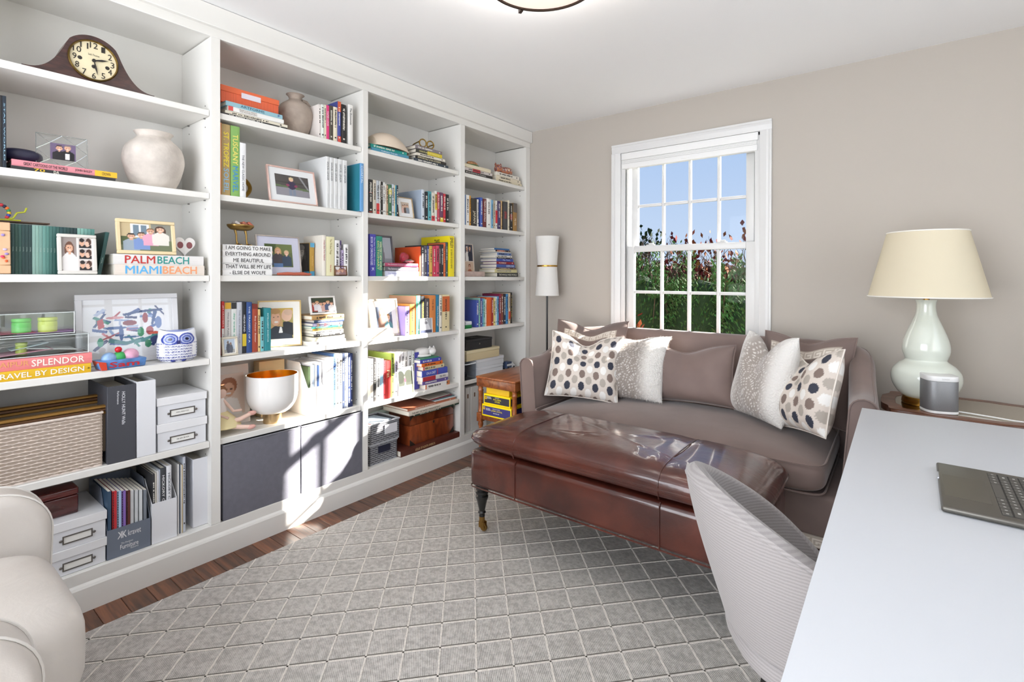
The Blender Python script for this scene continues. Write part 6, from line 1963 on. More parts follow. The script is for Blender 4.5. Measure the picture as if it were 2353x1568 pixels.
row(2, 'E', 'Z6', [(905, 928, 175, 'ECECEC', {'t': []}), (930, 946, 160, 'F0EFED', {'t': []}), (948, 984, 150, 'EAE8E6', {'t': [('LENOX', 'B9B9BC', .2, .5, .4)]}), (986, 1004, 122, '5A7FB8'), (1006, 1029, 118, 'E9E9E8'), (1031, 1056, 120, 'E3DDCE'), (1058, 1074, 118, '39445E'), (1076, 1089, 116, '8F98AC'), (1091, 1104, 115, 'E3E3E6'), (1106, 1122, 115, '2A3862', {'t': [('FAIRFIELD COUNTY DAY SCHOOL', 'E6EAF0', .08, .62, .5), ('BLAZER 2013', 'E6EAF0', .66, .92, .5)]}), (1124, 1142, 118, '222E58')], xs=-.05, D=.21, what='magazines and yearbooks')
# grey fabric bins
GRY = mat('6E6E78', .75, noise=.06, nscale=40, bump=.1, bscale=200)
for k, (a0, a1) in enumerate(((80, 714), (722, 1232))):
    y0, _ = YZ('Z6', a0, 1000, -.012)
    y1, _ = YZ('Z6', a1, 1000, -.012)
    y0, y1 = max(y0, BAYS[2][0] + .004), min(y1, BAYS[2][1] - .004)
    t = thing('fabric_bin', ('slate grey fabric bin next to the storage boxes bay', 'slate grey fabric bin next to the wicker stack bay')[k], 'bin', (-.012, (y0 + y1) / 2, zF + .001), group='grey fabric bins')
    b = (y1 - y0) / 2
    hb = .342
    def face(u, v, s=0):
        q = (2 * u - 1)
        return (.004 * (1 - q * q) * (1 - (2 * v - 1) ** 2) + .0015 * math.sin(9 * u + 5 * v), q * b, v * hb)
    obj('front', MB().grid(face, 30, 16).mesh('front'), GRY, t)
    obj('body', MB().box(-.3, -.001, -b, -b + .004, 0, hb).box(-.3, -.001, b - .004, b, 0, hb).box(-.3, -.296, -b, b, 0, hb).box(-.3, -.001, -b, b, 0, .004), GRY, t)
    obj('top_hem', rbox('top_hem', -.003, .0025, -b, b, hb - .007, hb, .001, 1), mat('77777F', .7), t)

# ------------------------------------------------------------------ wooden chest bay
zt = stack(3, 'A', 'R1', [(100, 474, 772, 803, '4F94B0', {'D': .2, 't': [('Culinary Travels', 'DDECF0', .25, .68, .6)]}), (92, 455, 736, 769, '1D9488', {'D': .2})], xs=-.034)
y0, _ = YZ('R1', 78, 700, -.1)
y1, _ = YZ('R1', 450, 700, -.1)
sh_ = thing('bleached_shell', 'smooth cream bone-like shell arching over the teal book', 'shell', (-.1, (y0 + y1) / 2, zt + .001))
b = (y1 - y0) / 2
_, zs1 = YZ('R1', 230, 555, -.1)
hs = zs1 - zt
def shell_fn(u, v):
    q = 2 * u - 1
    env = (1 - ((q + .15) / 1.16) ** 2) if q > -1 else 0
    env = max(.06, env) ** .8
    a = PI * v
    return (.085 * math.cos(a) * (.35 + .65 * env), q * b, .002 + hs * env * math.sin(a))
obj('shell', MB().grid(shell_fn, 40, 20).mesh('shell'), mat('E3D2BE', .5, noise=.06, nscale=10), sh_)
y2, _ = YZ('R1', 108, 600, -.17)
st_ = thing('stone_egg', 'mauve and green polished stone tucked behind the cream shell', 'stone', (-.22, y2, zt + .001))
obj('stone', MB().ball((0, 0, .035), .028, .04, .034, 12).mesh('stone'), mat('9A8A88', .35, noise=.2, nscale=20), st_)
obj('green_stone', MB().ball((.04, .005, .013), .014, .022, .0125, 10).mesh('green_stone'), mat('5E8A78', .3), st_)
zt = stack(3, 'A', 'R1', [(530, 870, 864, 893, '3C4650', {'D': .22}), (545, 850, 836, 864, '2E2B28', {'D': .22, 't': [('IMMORTALS of the SCREEN', 'E3D9B8', .06, .8, .6)]}), (555, 838, 810, 836, 'E3DCCD', {'D': .2}), (550, 806, 772, 808, '3A3832', {'D': .2, 'b': [(.42, 1, 'D8C230')], 't': [('CREATURES OF PARADISE', 'E6DC9A', .1, .9, .4)]}), (545, 810, 736, 772, '857B80', {'D': .22})], xs=-.034)
ygl, _ = YZ('R1', 655, 650, -.06)
gl_ = thing('gold_spectacles', 'oversized bamboo style gold spectacles ornament on the book stack', 'ornament', (-.06, ygl, zt + .001), (0, 0, R(-4)))
for yy in (-.031, .031):
    obj('lens_ring', MB().tube([(.004 * math.cos(2 * PI * k / 28), yy + .0245 * math.cos(2 * PI * k / 28), .029 + .0245 * math.sin(2 * PI * k / 28)) for k in range(28)], [.0042 if k % 7 else .0056 for k in range(28)], 8, True), mat('A8884A', .3, 1), gl_)
    obj('temple', MB().tube([(-.002, yy * 1.85, .036), (-.06, yy * 1.75, .03), (-.12, yy * 1.7, .008)], [.004, .0038, .0035], 8), mat('A8884A', .3, 1), gl_)
obj('bridge', MB().tube([(.0, -.008, .033), (.002, 0, .038), (.0, .008, .033)], .0035, 8), mat('A8884A', .3, 1), gl_)
row(3, 'B', 'R1', [(76, 112, 1010, '2A2828', {'b': [(.38, .4, 'C0483A'), (.95, .97, 'C0483A')]}), (118, 149, 1015, 'D3C9B8'), (151, 181, 1022, 'BFC4CA', {'b': [(.68, 1, 'CC3C38')]}), (183, 194, 1030, 'E8E6E0'), (197, 217, 1035, '312D2B'), (220, 237, 1040, 'EDEBE6'), (239, 252, 1056, 'E3DDD2'), (255, 269, 1070, 'C2A184'), (272, 304, 1062, '3B6A4C', {'b': [(.15, .32, 'C9B84A')]}), (308, 328, 1060, 'C5D0DA'), (330, 340, 1070, 'E3D4AC'), (342, 353, 1072, '459CB4'), (355, 370, 1070, '22303C')], D=.16)
frame_px(3, 'B', 'R1', 'framed_photograph', 'thin gold frame with white mount between two runs of books', 380, 535, 1182, 1395, -.05, .004, 'B9A07A', BG('C9B8A8') + person(.25, .75, .25, '5A3A2A', 'E0B8B0') + person(.5, .8, .25, '4A3428', '5A4A44') + person(.78, .82, .26, '3A2A24', '8A94A0'), lean=10, mount='EFEFEF', mw=.026, n=50, metal=.4)
row(3, 'B', 'R1', [(604, 633, 1112, 'C9D3DE', {'D': .26, 'cover': 'A8B6C8'}), (637, 667, 1135, '23272C'), (669, 700, 1130, '5AA4AE', {'b': [(0, .3, '4A94A0')]}), (703, 735, 1145, 'E0D9CA', {'b': [(.82, 1, 'C8323E')]}), (738, 759, 1128, 'E3E0D8', {'b': [(.1, .4, 'B08A3A'), (.4, .62, 'E0C23A')]}), (762, 785, 1140, 'BC4658'), (788, 820, 1142, '6E4460', {'b': [(.85, 1, 'D9C02E')]}), (823, 845, 1155, 'C4303C'), (848, 878, 1162, '1E1E1E')], D=.17)
row(3, 'C', 'R2', [(108, 187, 155, '4643A6', {'t': [('BOOK OF CHRONOLOGIES', 'E3E3F4', .07, .74, .36, .3), ('The New York Public Library', 'D3D3EC', .07, .74, .26, .72), ('K', 'E3E3F4', .8, .88, .4)]}), (191, 272, 183, '2B8874', {'t': [("WEBSTER'S NEW WORLD", 'E6E3B8', .13, .85, .34, .7), ('DICTIONARY', 'E0D88A', .12, .84, .26, .3)]})], D=.18)
frame_px(3, 'C', 'R2', 'framed_photograph', 'pewter frame with a field snapshot behind the reference books', 150, 450, 112, 660, -.15, .012, '77757A', BG('C9D2DC') + [('r', 0, 0, 1, .3, '8AA45A'), ('r', 0, .3, 1, .42, 'A8B4BE'), ('e', .42, .5, .2, .42, '8E9298'), ('e', .44, .85, .1, .1, SK), ('r', .3, 0, .52, .3, '4A5A8A')], lean=9, n=60, metal=.5, z0=SHELF_Z['C'] + .001)
zt = stack(3, 'C', 'R2', [(312, 740, 630, 692, 'CFD2E6', {'t': [('The Solomon Book of Painting', '8A8EC0', .06, .8, .4)]}), (314, 735, 573, 629, '66646A', {'t': [('The Solomon Guide to Watercolor', 'E6E6EA', .06, .8, .4)]}), (310, 730, 529, 572, 'AE4868', {'t': [('The Solomon Course in Sketching', 'F0DDE4', .06, .8, .45)]})], xs=-.036)
yr_, _ = YZ('R2', 575, 480, -.09)
rk = thing('crystal_cluster', 'red and silver mineral cluster on the rose art book', 'mineral', (-.09, yr_, zt + .0015))
rg = random.Random(3)
def rocky(c, rx, ry, rz, seed):
    r2 = random.Random(seed)
    mb = MB().ball(c, rx, ry, rz, 6)
    mb.v = [(c[0] + (x - c[0]) * (k := r2.uniform(.78, 1.1)), c[1] + (y - c[1]) * k, max(.0, c[2] + (z - c[2]) * k)) for x, y, z in mb.v]
    return mb.mesh('rock', smooth=False)
obj('red_crystal', rocky((-.005, -.012, .036), .03, .034, .034, 4), mat('A83A46', .25, noise=.3, nscale=40), rk)
obj('silver_matrix', rocky((.008, .012, .014), .034, .044, .014, 5), mat('9A9088', .25, .6, noise=.4, nscale=60), rk)
row(3, 'C', 'R2', [(748, 768, 318, 'E05628', {'D': .24, 'cover': 'E05A2C', 't': []}), (771, 806, 300, '2A2C33'), (809, 845, 308, '58545E'), (848, 872, 310, '3C4A88'), (876, 916, 308, 'D5AC56'), (919, 960, 312, 'C23852'), (963, 1002, 305, 'CC4864'), (1004, 1022, 300, '4A3838'), (1026, 1058, 290, '292B33', {'D': .24}), (1061, 1085, 270, 'DD6C38'), (1088, 1112, 262, '3D585C'), (1122, 1196, 180, 'F0DC18', {'D': .27, 't': [('SMILEY', '1E1C1A', .04, .3, .5), ('50 YEARS OF GOOD NEWS', '3A3820', .33, .8, .28)]})], D=.17)
_yk = bpy.data.objects[-1] if False else None
for o in list(COL.objects):
    if o.name.startswith('book') and o.type == 'MESH' and o.get('label', '').startswith('thick yellow') and 'chest bay' in o['label']:
        letter('TAKE', .05, .035, INK, o, (-.11, -.0006, o.dimensions.z * .86), (1, 0, 0), (0, 0, 1), .02)
# fourth shelf
bf = frame_px(3, 'D', 'R2', 'framed_photograph', 'silver bamboo frame with mother and son snapshot', 145, 508, 897, 1400, -.07, .012, 'C9C0B0', BG('5A6478') + [('e', .8, .9, .4, .3, '8A94A0')] + person(.36, .95, .34, '7A4E30', '8A6A5A', SK, True) + person(.74, .66, .32, 'A87A4A', '5E8C94', SK2), lean=9, mount='EFEDEC', mw=.036, n=60, metal=.7, rough=.25)
yx0, zbx = YZ('R2', 105, 1275, -.03)
yx1, _ = YZ('R2', 400, 1275, -.03)
wb_ = thing('lattice_box', 'white box with faint lattice print before the bamboo frame', 'box', (-.032, (yx0 + yx1) / 2, SHELF_Z['D'] + .0005))
b = (yx1 - yx0) / 2 - .004
hb = .058
PLB = mat('EDE6DC', .6)
obj('body', rbox('body', -.1 + .002, -.002, -b + .002, b - .002, 0, hb * .62, .001, 1), mat('EDE3D4', .6, noise=.1, nscale=90), wb_)
obj('lid', rbox('lid', -.1, 0, -b, b, hb * .62, hb, .001, 1), PLB, wb_)
row(3, 'D', 'R2', [(566, 618, 1092, '8A76BE', {'D': .12, 'cover': '9C8ACA', 'xs': -.03}), (626, 690, 1062, 'D28838', {'D': .15, 'cover': 'DC9440'}), (708, 759, 950, '54A48A', {'D': .27, 'cover': 'C09478'}), (766, 817, 958, '2A2A32', {'t': [('FREAKONOMICS', 'D9C83A', .15, .75, .4)]}), (821, 875, 990, '575356'), (880, 957, 948, 'DB8848', {'t': [('THE BIG', '6A3A1E', .1, .4, .25)]}), (962, 1000, 938, '2C7C9E', {'t': [("Who's In Psychology?", 'E6F0F4', .3, .85, .5)]}), (1005, 1037, 945, 'E9E4D8'), (1043, 1135, 942, 'E0D1A4', {'b': [(.04, .46, 'C8622E')]})], D=.17)
frame_px(3, 'D', 'R2', 'acrylic_photo_block', 'small clear photo block with silvery picture before the dark books', 762, 922, 1215, 1412, -.024, .003, 'DDE0E2', BG('B4B4B8') + [('r', 0, 0, 1, .2, '4A5068'), ('p', [(.3, .2), (.5, .9), (.6, .9), (.9, .2)], 'E9E9EC'), ('e', .45, .7, .2, .1, '8A8A90')], lean=3, n=30, strut=False, depth=.008)
# fifth shelf
row(3, 'E', 'R3', [(94, 124, 340, 'E0D6C8'), (127, 152, 330, '3B3939'), (156, 195, 335, 'ECEAE6'), (198, 229, 340, '92C2DA', {'t': [('BODY Clutter', 'F4F6F8', .25, .7, .5)]}), (231, 249, 355, 'D4444A'), (252, 305, 360, 'C43634', {'t': [('Fat', 'E8D0A0', .25, .45, .6)]}), (308, 340, 285, 'B2C656', {'D': .26, 'cover': 'B4C85A'}), (344, 375, 280, 'CFC4D8')], D=.18, xs=-.045)
row(3, 'E', 'R3', [(384, 409, 270, 'ECEBE8'), (412, 440, 266, 'E6E6E6'), (444, 477, 262, 'EEEDEA'), (480, 519, 258, 'E6E8E8'), (523, 548, 255, 'DDE3DE'), (552, 598, 272, '4C4AA6', {'t': [('THE NEW JOY OF COOKING', 'D3D3F0', .1, .8, .4)]})], D=.15, xs=-.1)
golf = BG('4E5248') + [('r', 0, 0, 1, .3, 'B9BF9A'), ('r', 0, .75, 1, 1, '9AA0A0'), ('e', .2, .65, .25, .25, '3A3E36'), ('e', .75, .65, .3, .25, '44483E'), ('e', .48, .5, .06, .1, 'A84A5A'), ('e', .47, .63, .035, .04, SK), ('p', [(.43, .22), (.45, .45), (.52, .45), (.55, .24)], '8A90A0')]
frame_px(3, 'E', 'R3', 'photo_canvas', 'square canvas print of a golfer leaning on white notebooks', 392, 548, 395, 675, -.034, .003, 'E6E2D6', golf, lean=6, n=60, strut=False)
zt = stack(3, 'E', 'R3', [(660, 909, 528, 572, 'E0DCDA', {'b': [(0, .04, 'C4693E'), (.87, 1, 'C4784A')]}), (632, 891, 493, 528, '665898'), (628, 893, 447, 490, 'DDDAD8', {'b': [(.02, .5, 'B0343E')], 't': [('DR. PHIL', '4A4A4E', .66, .9, .5)]}), (628, 886, 385, 446, '4856AE', {'b': [(.58, .6, 'C83A3E')], 't': [('ON A DIET', 'E6E9F4', .15, .52, .4)]}), (636, 852, 347, 385, 'DDD0A6', {'b': [(0, .06, 'C8546A')]}), (626, 836, 310, 346, 'E4722C'), (610, 822, 274, 309, '474CAC'), (610, 800, 264, 274, '3E8C6A', {'t': []})], xs=-.045, D=.15)
ycat, _ = YZ('R3', 655, 230, -.11)
cat_ = thing('porcelain_cat', 'sleeping white porcelain cat on the stack of diet books', 'figurine', (-.115, ycat, zt + .001), (0, 0, R(-10)))
POR = mat('EDEBE8', .2, coat=.4)
obj('body', MB().ball((0, -.018, .03), .036, .06, .031, 16, 1, .9).mesh('body'), POR, cat_)
hd = obj('head', MB().ball((.012, .05, .03), .027, .03, .027, 14).mesh('head'), POR, cat_)
for yy in (.036, .066):
    obj('ear', MB().lathe([(.011, 0), (.006, .012), (0, .02)], 10, (0, 0, 0), .6, 1).mesh('ear'), POR, hd, (.01, yy, .048))
obj('tail', MB().tube([(.01, -.075, .012), (.035, -.05, .01), (.04, -.01, .009), (.036, .025, .009)], [.009, .01, .009, .006], 10), POR, cat_)
# bottom shelf: two woven baskets, papers, chest on atlas
y0, zb1 = YZ('R3', 98, 1260, -.03)
y1, _ = YZ('R3', 385, 1230, -.03)
yb0, yb1 = max(y0, BAYS[3][0] + .012), y1 - .004
hw1 = .115
GB = ('A9ABB0', '5A5A5E')
bg_ = 'grey woven baskets in the chest bay'
b1 = weave_basket('woven_basket', 'grey woven basket with navy label plate, under another basket', -.24, -.04, yb0, yb1, zF + .001, hw1, *GB, 10, 12, .005, bg_)
obj('label_plate', bx(.101, .1065, -.04, .045, .062, .102), mat('23263A', .4), b1)
b2 = weave_basket('woven_basket', 'grey woven basket overflowing with mail, stacked on another', -.24, -.034, yb0, yb1 + .012, zF + .001 + hw1 + .006, hw1 + .004, *GB, 10, 12, .005, bg_)
obj('label_card', bx(.104, .109, -.005, .085, .045, .1), mat('DDDDE2', .5), b2)
zt2 = zF + .001 + hw1 + .006 + .05
rg = random.Random(8)
for k in range(7):
    c_ = ['E9E9EC', 'D9DDE6', '4A5A98', 'E6E3DE', 'C0403E', 'EDEDEF', 'B9C8D8'][k]
    o = tag(obj('envelope', rbox('envelope', -.08, .08, -.066, .066, 0, .004, .001, 1), mat(c_, .6), None, (-.138, (yb0 + yb1) / 2 + .004, zt2 + k * .0052 + .032), (0, R(rg.uniform(-2, 0)), R(rg.uniform(-4, 4)))), f'{cname(c_)} envelope in the mail basket' if k not in (0, 5) else ('white envelope in the mail basket, under other mail' if k == 0 else 'white envelope near the top of the mail basket'), 'envelope', 'mail in the woven basket')
y0, _ = YZ('R3', 120, 900, -.25)
y1, zfo = YZ('R3', 330, 850, -.25)
pf = thing('file_folder', 'pale green folder with red stripe standing behind the baskets', 'folder', (-.25, (y0 + y1) / 2, zF + .001))
obj('sleeve', rbox('sleeve', -.04, 0, -(y1 - y0) / 2 + .01, (y1 - y0) / 2, 0, zfo - zF, .002, 1), mat('C9DCCF', .6), pf)
obj('red_stripe', bx(0, .0008, -.06, -.025, .0, zfo - zF - .05), mat('C8383A', .6), pf)
ya_, _ = YZ('R3', 400, 1290, -.02)
yz_, _ = YZ('R3', 1020, 1140, -.02)
yz_ = min(yz_, BAYS[3][1] - .004)
_, zq = YZ('R3', 490, 1275, -.018)
ta = .036
book((-.014, yz_, zF + .0005), ta, yz_ - ya_ - .002, .3, '5A2C22', 'large maroon atlas lying under the wooden chest', 'large flat books around the wooden chest', True, [('ATLAS OF NORTH AMERICA', 'D9B98A', .22, .55, .42)], None, (0, 0, 0), True, 'atlas')
yc0, _ = YZ('R3', 500, 1000, -.045)
yc1, zc1 = YZ('R3', 950, 800, -.045)
zc0 = zF + .0005 + ta + .001
ch = thing('wooden_chest', 'lidded figured oak chest with dark corner mounts on the atlas', 'chest', (-.045, (yc0 + yc1) / 2, zc0))
b = (yc1 - yc0) / 2
hc = zc1 - zc0 - .004
CHW = wood('figured_oak', '8A4220', '5A2410', .3, (10, 10, 3), 2, .5, .05)
obj('box', rbox('box', -.25, 0, -b, b, 0, hc * .66, .003, 2), CHW, ch)
ld = obj('lid', rbox('lid', -.25, 0, -b, b, hc * .665, hc, .006, 2), CHW, ch)
MT = mat('3A342E', .45, .5)
obj('keyhole_plate', MB().ball((.0005, .01, hc * .6), .002, .008, .01, 8).mesh('keyhole_plate'), MT, ch)
for sy in (-1, 1):
    obj('corner_mount', MB().prism([(sy * b, -.0005), (sy * (b - .045), -.0005), (sy * b, .04)], 'x', -.0, .0015).mesh('corner_mount', smooth=False), MT, ch)
    obj('corner_mount', MB().prism([(sy * b, hc + .0006), (sy * (b - .035), hc + .0006), (sy * b, hc - .03)], 'x', -.0, .0015).mesh('corner_mount', smooth=False), MT, ld)
    obj('corner_mount', MB().prism([(.0, sy * b), (-.05, sy * b), (.0, sy * (b - .05))], 'z', hc, hc + .0012).mesh('corner_mount', smooth=False), MT, ld)
zt = zc0 + hc + .002
yl0, _ = YZ('R3', 330, 830, -.02)
items = [('2E4A3E', .012, -.02, .9, 'dark green flat book resting directly on the wooden chest'), ('DDD3C6', .026, -.012, 1.0, 'cream art survey book with printed spine above the chest'), ('B06A4E', .012, -.03, .96, 'terracotta covered flat book above the art survey')]
for k, (c_, T, xx, q, lb) in enumerate(items):
    book((xx, BAYS[3][1] - .004 - .012 * k, zt), T, .44 * q, .26, c_, lb, 'large flat books around the wooden chest', True, [('THE ART OF FAMILY MANAGEMENT', '4A4238', .05, .6, .4)] if k == 1 else None, None, (0, 0, 0))
    zt += T + .0006
for k, c_ in enumerate(('D9DCE0', '5A7F84', '8A3A44', 'C9C4BA')):
    tag(obj('magazine', rbox('magazine', -.2, 0, -.2, .0, 0, .005, .001, 1), mat(c_, .4), None, (-.03 - .012 * k, BAYS[3][1] - .01 - .012 * k, zt), (0, 0, R(-3 + 2 * k))), f'{cname(c_)} magazine on the pile above the wooden chest', 'magazine', 'magazines above the wooden chest')
    zt += .0056

# ------------------------------------------------------------------ corner bay
zt = stack(4, 'A', 'R1', [(1033, 1312, 975, 1006, '302D2C', {'D': .2, 't': [('BE AS CREATIVE AS POSSIBLE', 'D3CEC6', .05, .75, .4)]}), (1033, 1310, 945, 974, 'D3CAC6', {'D': .2, 'b': [(.28, .55, 'C83A48')]}), (1033, 1296, 912, 944, 'E3D8BC', {'D': .2, 't': []})], xs=-.034)
yq, _ = YZ('R1', 1115, 870, -.08)
fd = thing('painted_dish', 'small painted figure dish with green rim on the cream book', 'ornament', (-.085, yq, zt + .001))
obj('dish', MB().lathe([(.04, 0), (.05, .005), (.053, .012), (.046, .008)], 28, (0, 0, 0), .7, 1.3).mesh('dish'), mat('4E7A4A', .35), fd)
obj('figure', MB().ball((0, 0, .022), .026, .055, .02, 12).mesh('figure'), mat('C08A5E', .4, noise=.5, nscale=50), fd)
row_l = [(1352, 1606, 1052, 1078, 'DED3B8'), (1352, 1594, 1020, 1050, 'E3D8C2'), (1356, 1579, 986, 1018, 'EAE4D8')]
zt = stack(4, 'A', 'R1', row_l, xs=-.036, D=.2)
yq, _ = YZ('R1', 1395, 900, -.1)
ct = thing('painted_cat', 'crouching orange and purple patterned cat figurine on cream books', 'figurine', (-.1, yq, zt + .001), (0, 0, R(-14)))
def catpaint(me):
    cl_ = []
    for v in me.vertices:
        p = v.co
        f_ = math.sin(p.x * 160 + 2 * math.sin(p.y * 90)) * math.sin(p.y * 120 + 2 * math.sin(p.z * 130)) + .3 * math.sin(p.z * 200)
        cl_.append(lin('B5704E') if f_ < .25 else (lin('3A2C5A') if f_ < .75 else lin('E3CDB4')))
    put_colors(me, cl_)
    return me
CP = painted('painted_ceramic', .3)
obj('body', catpaint(MB().ball((0, .05, .032), .04, .062, .034, 24, 1, .85).mesh('body')), CP, ct)
hd = obj('head', catpaint(MB().ball((.012, -.03, .042), .03, .036, .034, 24).mesh('head')), CP, ct)
for yy in (-.056, -.006):
    obj('ear', MB().lathe([(.011, 0), (.006, .014), (0, .024)], 10, (0, 0, 0), .6, 1).mesh('ear'), mat('9A5A48', .35), hd, (.01, yy, .066))
row(4, 'B', 'R1', [(1038, 1047, 1165, '567CAE', {'t': []}), (1049, 1082, 1165, 'EEECE8'), (1085, 1098, 1175, 'D3963A'), (1101, 1157, 1198, '39352F', {'t': [('JAPAN', 'E0D8C0', .45, .9, .5)]}), (1160, 1175, 1212, 'E6E3DC'), (1192, 1215, 1192, '475EAC'), (1219, 1252, 1205, '6E282C', {'t': [('TEAM OF RIVALS', 'EADFD6', .05, .8, .5)]}), (1256, 1298, 1200, 'EEECE8'), (1302, 1322, 1218, '7AACCC'), (1325, 1340, 1222, 'C4B69A'), (1343, 1362, 1225, 'E3E0DC', {'b': [(.35, .8, 'D0303A')]}), (1365, 1395, 1228, '473C66'), (1398, 1412, 1225, 'C2A172'), (1421, 1465, 1232, '49494B', {'t': [('LEVERAGE', 'C9403E', .35, .6, .5)]}), (1468, 1484, 1222, 'E3DAC2'), (1488, 1515, 1250, '2D2927', {'b': [(.4, .6, '8A3A34')]}), (1519, 1558, 1248, 'A47D48', {'b': [(0, .33, '6A6460')], 't': [('My Life', 'F0E6D2', .55, .8, .4)]})], D=.16)
y0, _ = YZ('R2', 1338, 400, -.16)
y1, _ = YZ('R2', 1465, 400, -.16)
_, zp_ = YZ('R2', 1400, 285, -.16)
pp = thing('photo_print', 'curled strip of two family snapshots standing in the corner bay', 'photograph', (-.16, (y0 + y1) / 2, SHELF_Z['C'] + .001), (0, R(-5), 0))
hp_ = zp_ - SHELF_Z['C']
obj('card_mount', bx(-.002, 0, -(y1 - y0) / 2, (y1 - y0) / 2, 0, hp_), mat('DCCFC2', .7), pp)
obj('photo', print_mesh('photo', (y1 - y0) * .78, hp_ * .5, BG('4A4A58') + person(.3, .9, .3, 'D9D0C8', 'E6E3E0') + person(.65, .95, .3, '2A2220', '23263A'), 36), painted(rough=.4), pp, (.0008, 0, hp_ * .48))
obj('photo', print_mesh('photo', (y1 - y0) * .8, hp_ * .42, BG('D3B8A0') + person(.5, .85, .36, '6A3A28', 'B86A4E'), 36), painted(rough=.4), pp, (.0008, 0, hp_ * .03))
y0, _ = YZ('R2', 1338, 660, -.06)
y1, z1_ = YZ('R2', 1600, 642, -.06)
y1b, _ = YZ('R2', 1598, 642, -.06)
tag(obj('wrapped_parcel', rbox('wrapped_parcel', -.13, 0, -(y1 - y0) / 2, (y1 - y0) / 2, 0, max(.03, z1_ - SHELF_Z['C']), .004, 2), mat('B9A39A', .5, noise=.15, nscale=30), None, (-.06, (y0 + y1) / 2 - .006, SHELF_Z['C'] + .001)), 'low pinkish stone-patterned box at the foot of the snapshots', 'box')
stack(4, 'C', 'R2', [(1755, 2013, 652, 703, '2F2F31', {'t': [('THE WHOLE WIDE WORLD', 'D9D6C6', .05, .95, .5)]}), (1722, 2001, 606, 650, 'DDD39E', {'t': [('THE WEALTH OF A GREAT POWER', '3A4A8A', .08, .72, .4)]}), (1738, 1990, 586, 605, '664636'), (1746, 1978, 546, 585, '4A60A0', {'t': [('HEROES', 'D3DCF0', .5, .94, .55)]}), (1746, 1965, 510, 544, '962C36'), (1746, 1953, 474, 509, '4256A6', {'t': [('My Turn', 'E0E6F4', .35, .8, .5)]}), (1748, 1942, 457, 472, '3A332F'), (1728, 1938, 430, 456, 'E6E2DA'), (1756, 1928, 396, 428, '6A84B8'), (1742, 1922, 384, 394, 'E6E0D6', {'t': []}), (1730, 1918, 360, 383, '4A3636', {'b': [(.1, .6, 'B0583A')]}), (1715, 1906, 338, 358, '3A6CA4', {'t': []})], xs=-.05, D=.16)
row(4, 'D', 'R2', [(1478, 1512, 1010, '4656A6', {'D': .22, 'cover': '4A5AAC'}), (1515, 1532, 978, '8ABCB4', {'D': .26, 'cover': '8FB8AE'}), (1535, 1554, 985, '57488A'), (1557, 1572, 985, '6896C8'), (1575, 1592, 990, '8ACCC4'), (1595, 1612, 1000, 'E9E2D2'), (1615, 1672, 975, 'DC6228', {'t': []}), (1675, 1702, 975, 'A23832'), (1705, 1727, 980, 'E9D486'), (1730, 1748, 965, 'D0DFE6'), (1750, 1771, 960, '64A2CC'), (1777, 1797, 930, '86284A'), (1801, 1828, 928, '864838'), (1833, 1858, 925, '2D333F'), (1863, 1890, 928, '478CC4'), (1895, 1920, 918, 'E0CAAA', {'b': [(.6, .85, 'D0542E')]}), (1924, 1942, 910, '2A2624', {'t': [('I AM THE', 'D9C05A', .1, .8, .4)]})], D=.19, xs=-.045)
stack(4, 'D', 'R2', [(1340, 1421, 1290, 1335, '1F7A3E', {'D': .12, 't': []}), (1340, 1420, 1238, 1282, 'DCE0E3', {'D': .12, 't': []})], xs=-.028)
# fifth shelf boxes and truck
zE = SHELF_Z['E']
def card_box(name, label, zo, a0, a1, vt, vlid, z0, x0, x1, c1, c2, hh_=None, cat='box', trim=None):
    y0, zt_ = YZ(zo, a0, vt, x1)
    y1, _ = YZ(zo, a1, vt, x1)
    y0 = max(y0, BAYS[4][0] + .003)
    h_ = hh_ or zt_ - z0
    t = thing(name, label, cat, ((x0 + x1) / 2, (y0 + y1) / 2, z0))
    a, b = (x1 - x0) / 2, (y1 - y0) / 2
    obj('body', rbox('body', -a + .002, a - .002, -b + .002, b - .002, 0, h_ * (1 - vlid), .0015, 1), mat(c1, .55), t)
    obj('lid', rbox('lid', -a, a, -b, b, h_ * (1 - vlid) + .0004, h_, .002, 1), mat(c2, .55), t)
    return t, a, b, h_
t, a, b, h_ = card_box('plastic_bin', 'clear plastic storage bin holding dark cables under the cream box', 'R3', 1075, 1180, 400, .1, zE + .001, -.2, -.03, 'C9CED6', 'E3E6EA', .12)
for c in list(t.children):
    bpy.data.objects.remove(c)
PLA = glass('cloudy_plastic', (.86, .88, .9), .15, ior=1.4)
for nm, q in (('side', (a - .002, a, -b, b, .0, h_ - .01)), ('side', (-a, -a + .002, -b, b, 0, h_ - .01)), ('side', (-a, a, -b, -b + .002, 0, h_ - .01)), ('side', (-a, a, b - .002, b, 0, h_ - .01)), ('base', (-a, a, -b, b, -.0005, .002))):
    obj(nm, bx(*q), PLA, t)
obj('rim', MB().tube(rect_path(-a - .003, a + .003, -b - .003, b + .003, h_ - .008, .012), .004, 8, True), mat('DDE1E6', .3), t)
for k in range(3):
    obj('cable_coil', MB().tube([(.04 * math.cos(q / 3.0), -.01 + .035 * math.sin(q / 3.0), .015 + .012 * k + .004 * math.sin(q)) for q in range(30)], .006, 6), mat('3A3C44', .5), t)
zz = zE + .001
t, a, b, h_ = card_box('marbled_box', 'white marbled lidded box behind the side table, lower one', 'R3', 1190, 1462, 420, .35, zz, -.24, -.06, 'E3E5EA', 'E9EBF0', .062)
t, a, b, h_ = card_box('marbled_box', 'white marbled lidded box behind the side table, upper one', 'R3', 1190, 1470, 345, .4, zz + .0625, -.24, -.06, 'E6E8EC', 'ECEDF1', .062)
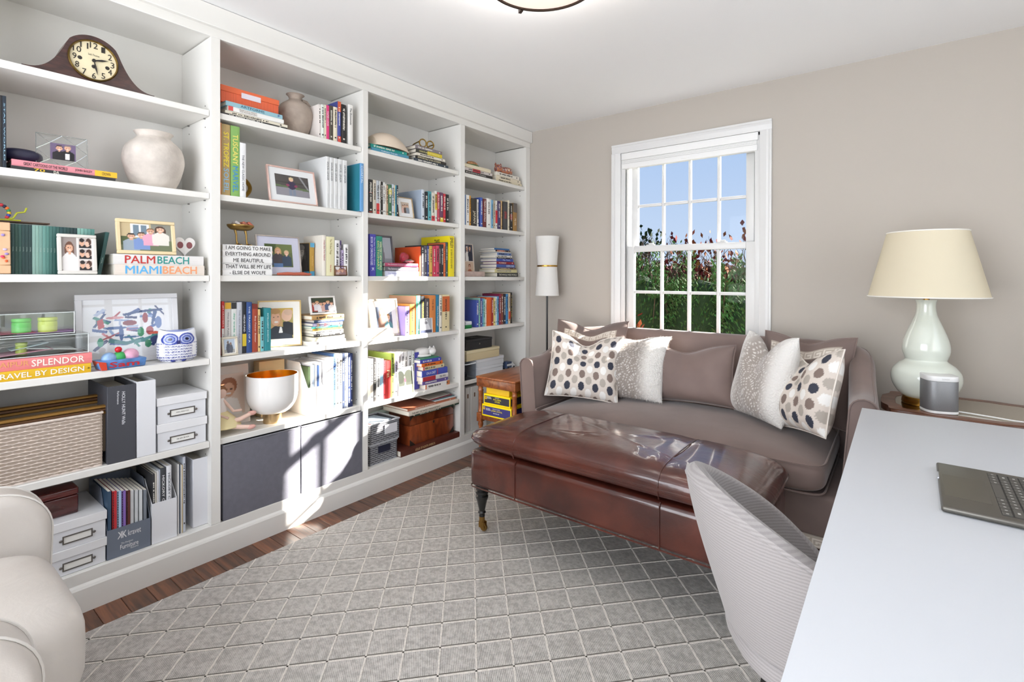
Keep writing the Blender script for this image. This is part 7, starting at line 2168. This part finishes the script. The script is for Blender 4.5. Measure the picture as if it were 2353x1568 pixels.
t, a, b, h_ = card_box('cream_box', 'cream lidded document box under the black cash box', 'R3', 1085, 1425, 240, .28, zz + .1255, -.25, -.05, 'DCCBA2', 'E3D5B0', .075)
t, a, b, h_ = card_box('cash_box', 'worn black metal cash box on the cream document box', 'R3', 1082, 1350, 100, .22, zz + .2015, -.23, -.07, '2C2C2E', '333335', .075)
obj('keyhole', MB().lathe([(0, .001), (.006, .001), (.0065, 0)], 14).mesh('keyhole'), mat('9A948A', .3, .9), t, (a, 0, h_ * .5), (0, PI / 2, 0))
obj('handle_recess', rbox('handle_recess', -.03, .03, -.035, .035, h_, h_ + .0015, .001, 1), mat('1A1A1C', .3), t)
y0, _ = YZ('R3', 1490, 400, -.06)
tk_ = thing('toy_truck', 'small white and blue toy truck beside the marbled boxes', 'toy', (-.08, y0 + .055, zE + .001))
TW, TB = mat('E6E8EA', .35), mat('3A4A6A', .4)
obj('cargo_body', rbox('cargo_body', -.025, .025, -.05, .015, .012, .062, .003), TB, tk_)
obj('cab', MB().prism([(.017, .012), (.017, .055), (.03, .054), (.045, .036), (.06, .032), (.06, .012)], 'x', -.023, .023).mesh('cab', bevel=.003, bseg=2, smooth=True), TW, tk_)
obj('side_stripe', bx(.025, .0256, -.048, .013, .03, .045), TW, tk_)
for yy in (-.03, .042):
    for xx in (-.022, .022):
        obj('wheel', MB().lathe([(.004, -.005), (.011, -.005), (.012, 0), (.011, .005), (.004, .005)], 18).mesh('wheel'), mat('1E1E20', .6), tk_, (xx, yy, .012), (0, PI / 2, 0))
# bottom shelf: white file boxes
for k, (a0, a1) in enumerate(((1076, 1122), (1130, 1205), (1212, 1290))):
    y0, zt_ = YZ('R3', a0, 605, -.04)
    y1, _ = YZ('R3', a1, 605, -.04)
    y0 = max(y0, BAYS[4][0] + .003)
    t = thing('archive_box', f'upright white archive box behind the side table, {("against the chest bay", "between its neighbours", "next to the toy truck end")[k]}', 'box', (-.04, (y0 + y1) / 2, zF + .001), group='archive boxes in the corner bay')
    b = (y1 - y0) / 2
    obj('body', rbox('body', -.26, 0, -b, b, 0, .315, .0015, 1), mat('DEDCD8', .6), t)
    obj('finger_slot', bx(.0, .0006, -.006, .006, .24, .27), mat('6A4A34', .6), t)
# glass reflections are left to the glazing; nothing else is added
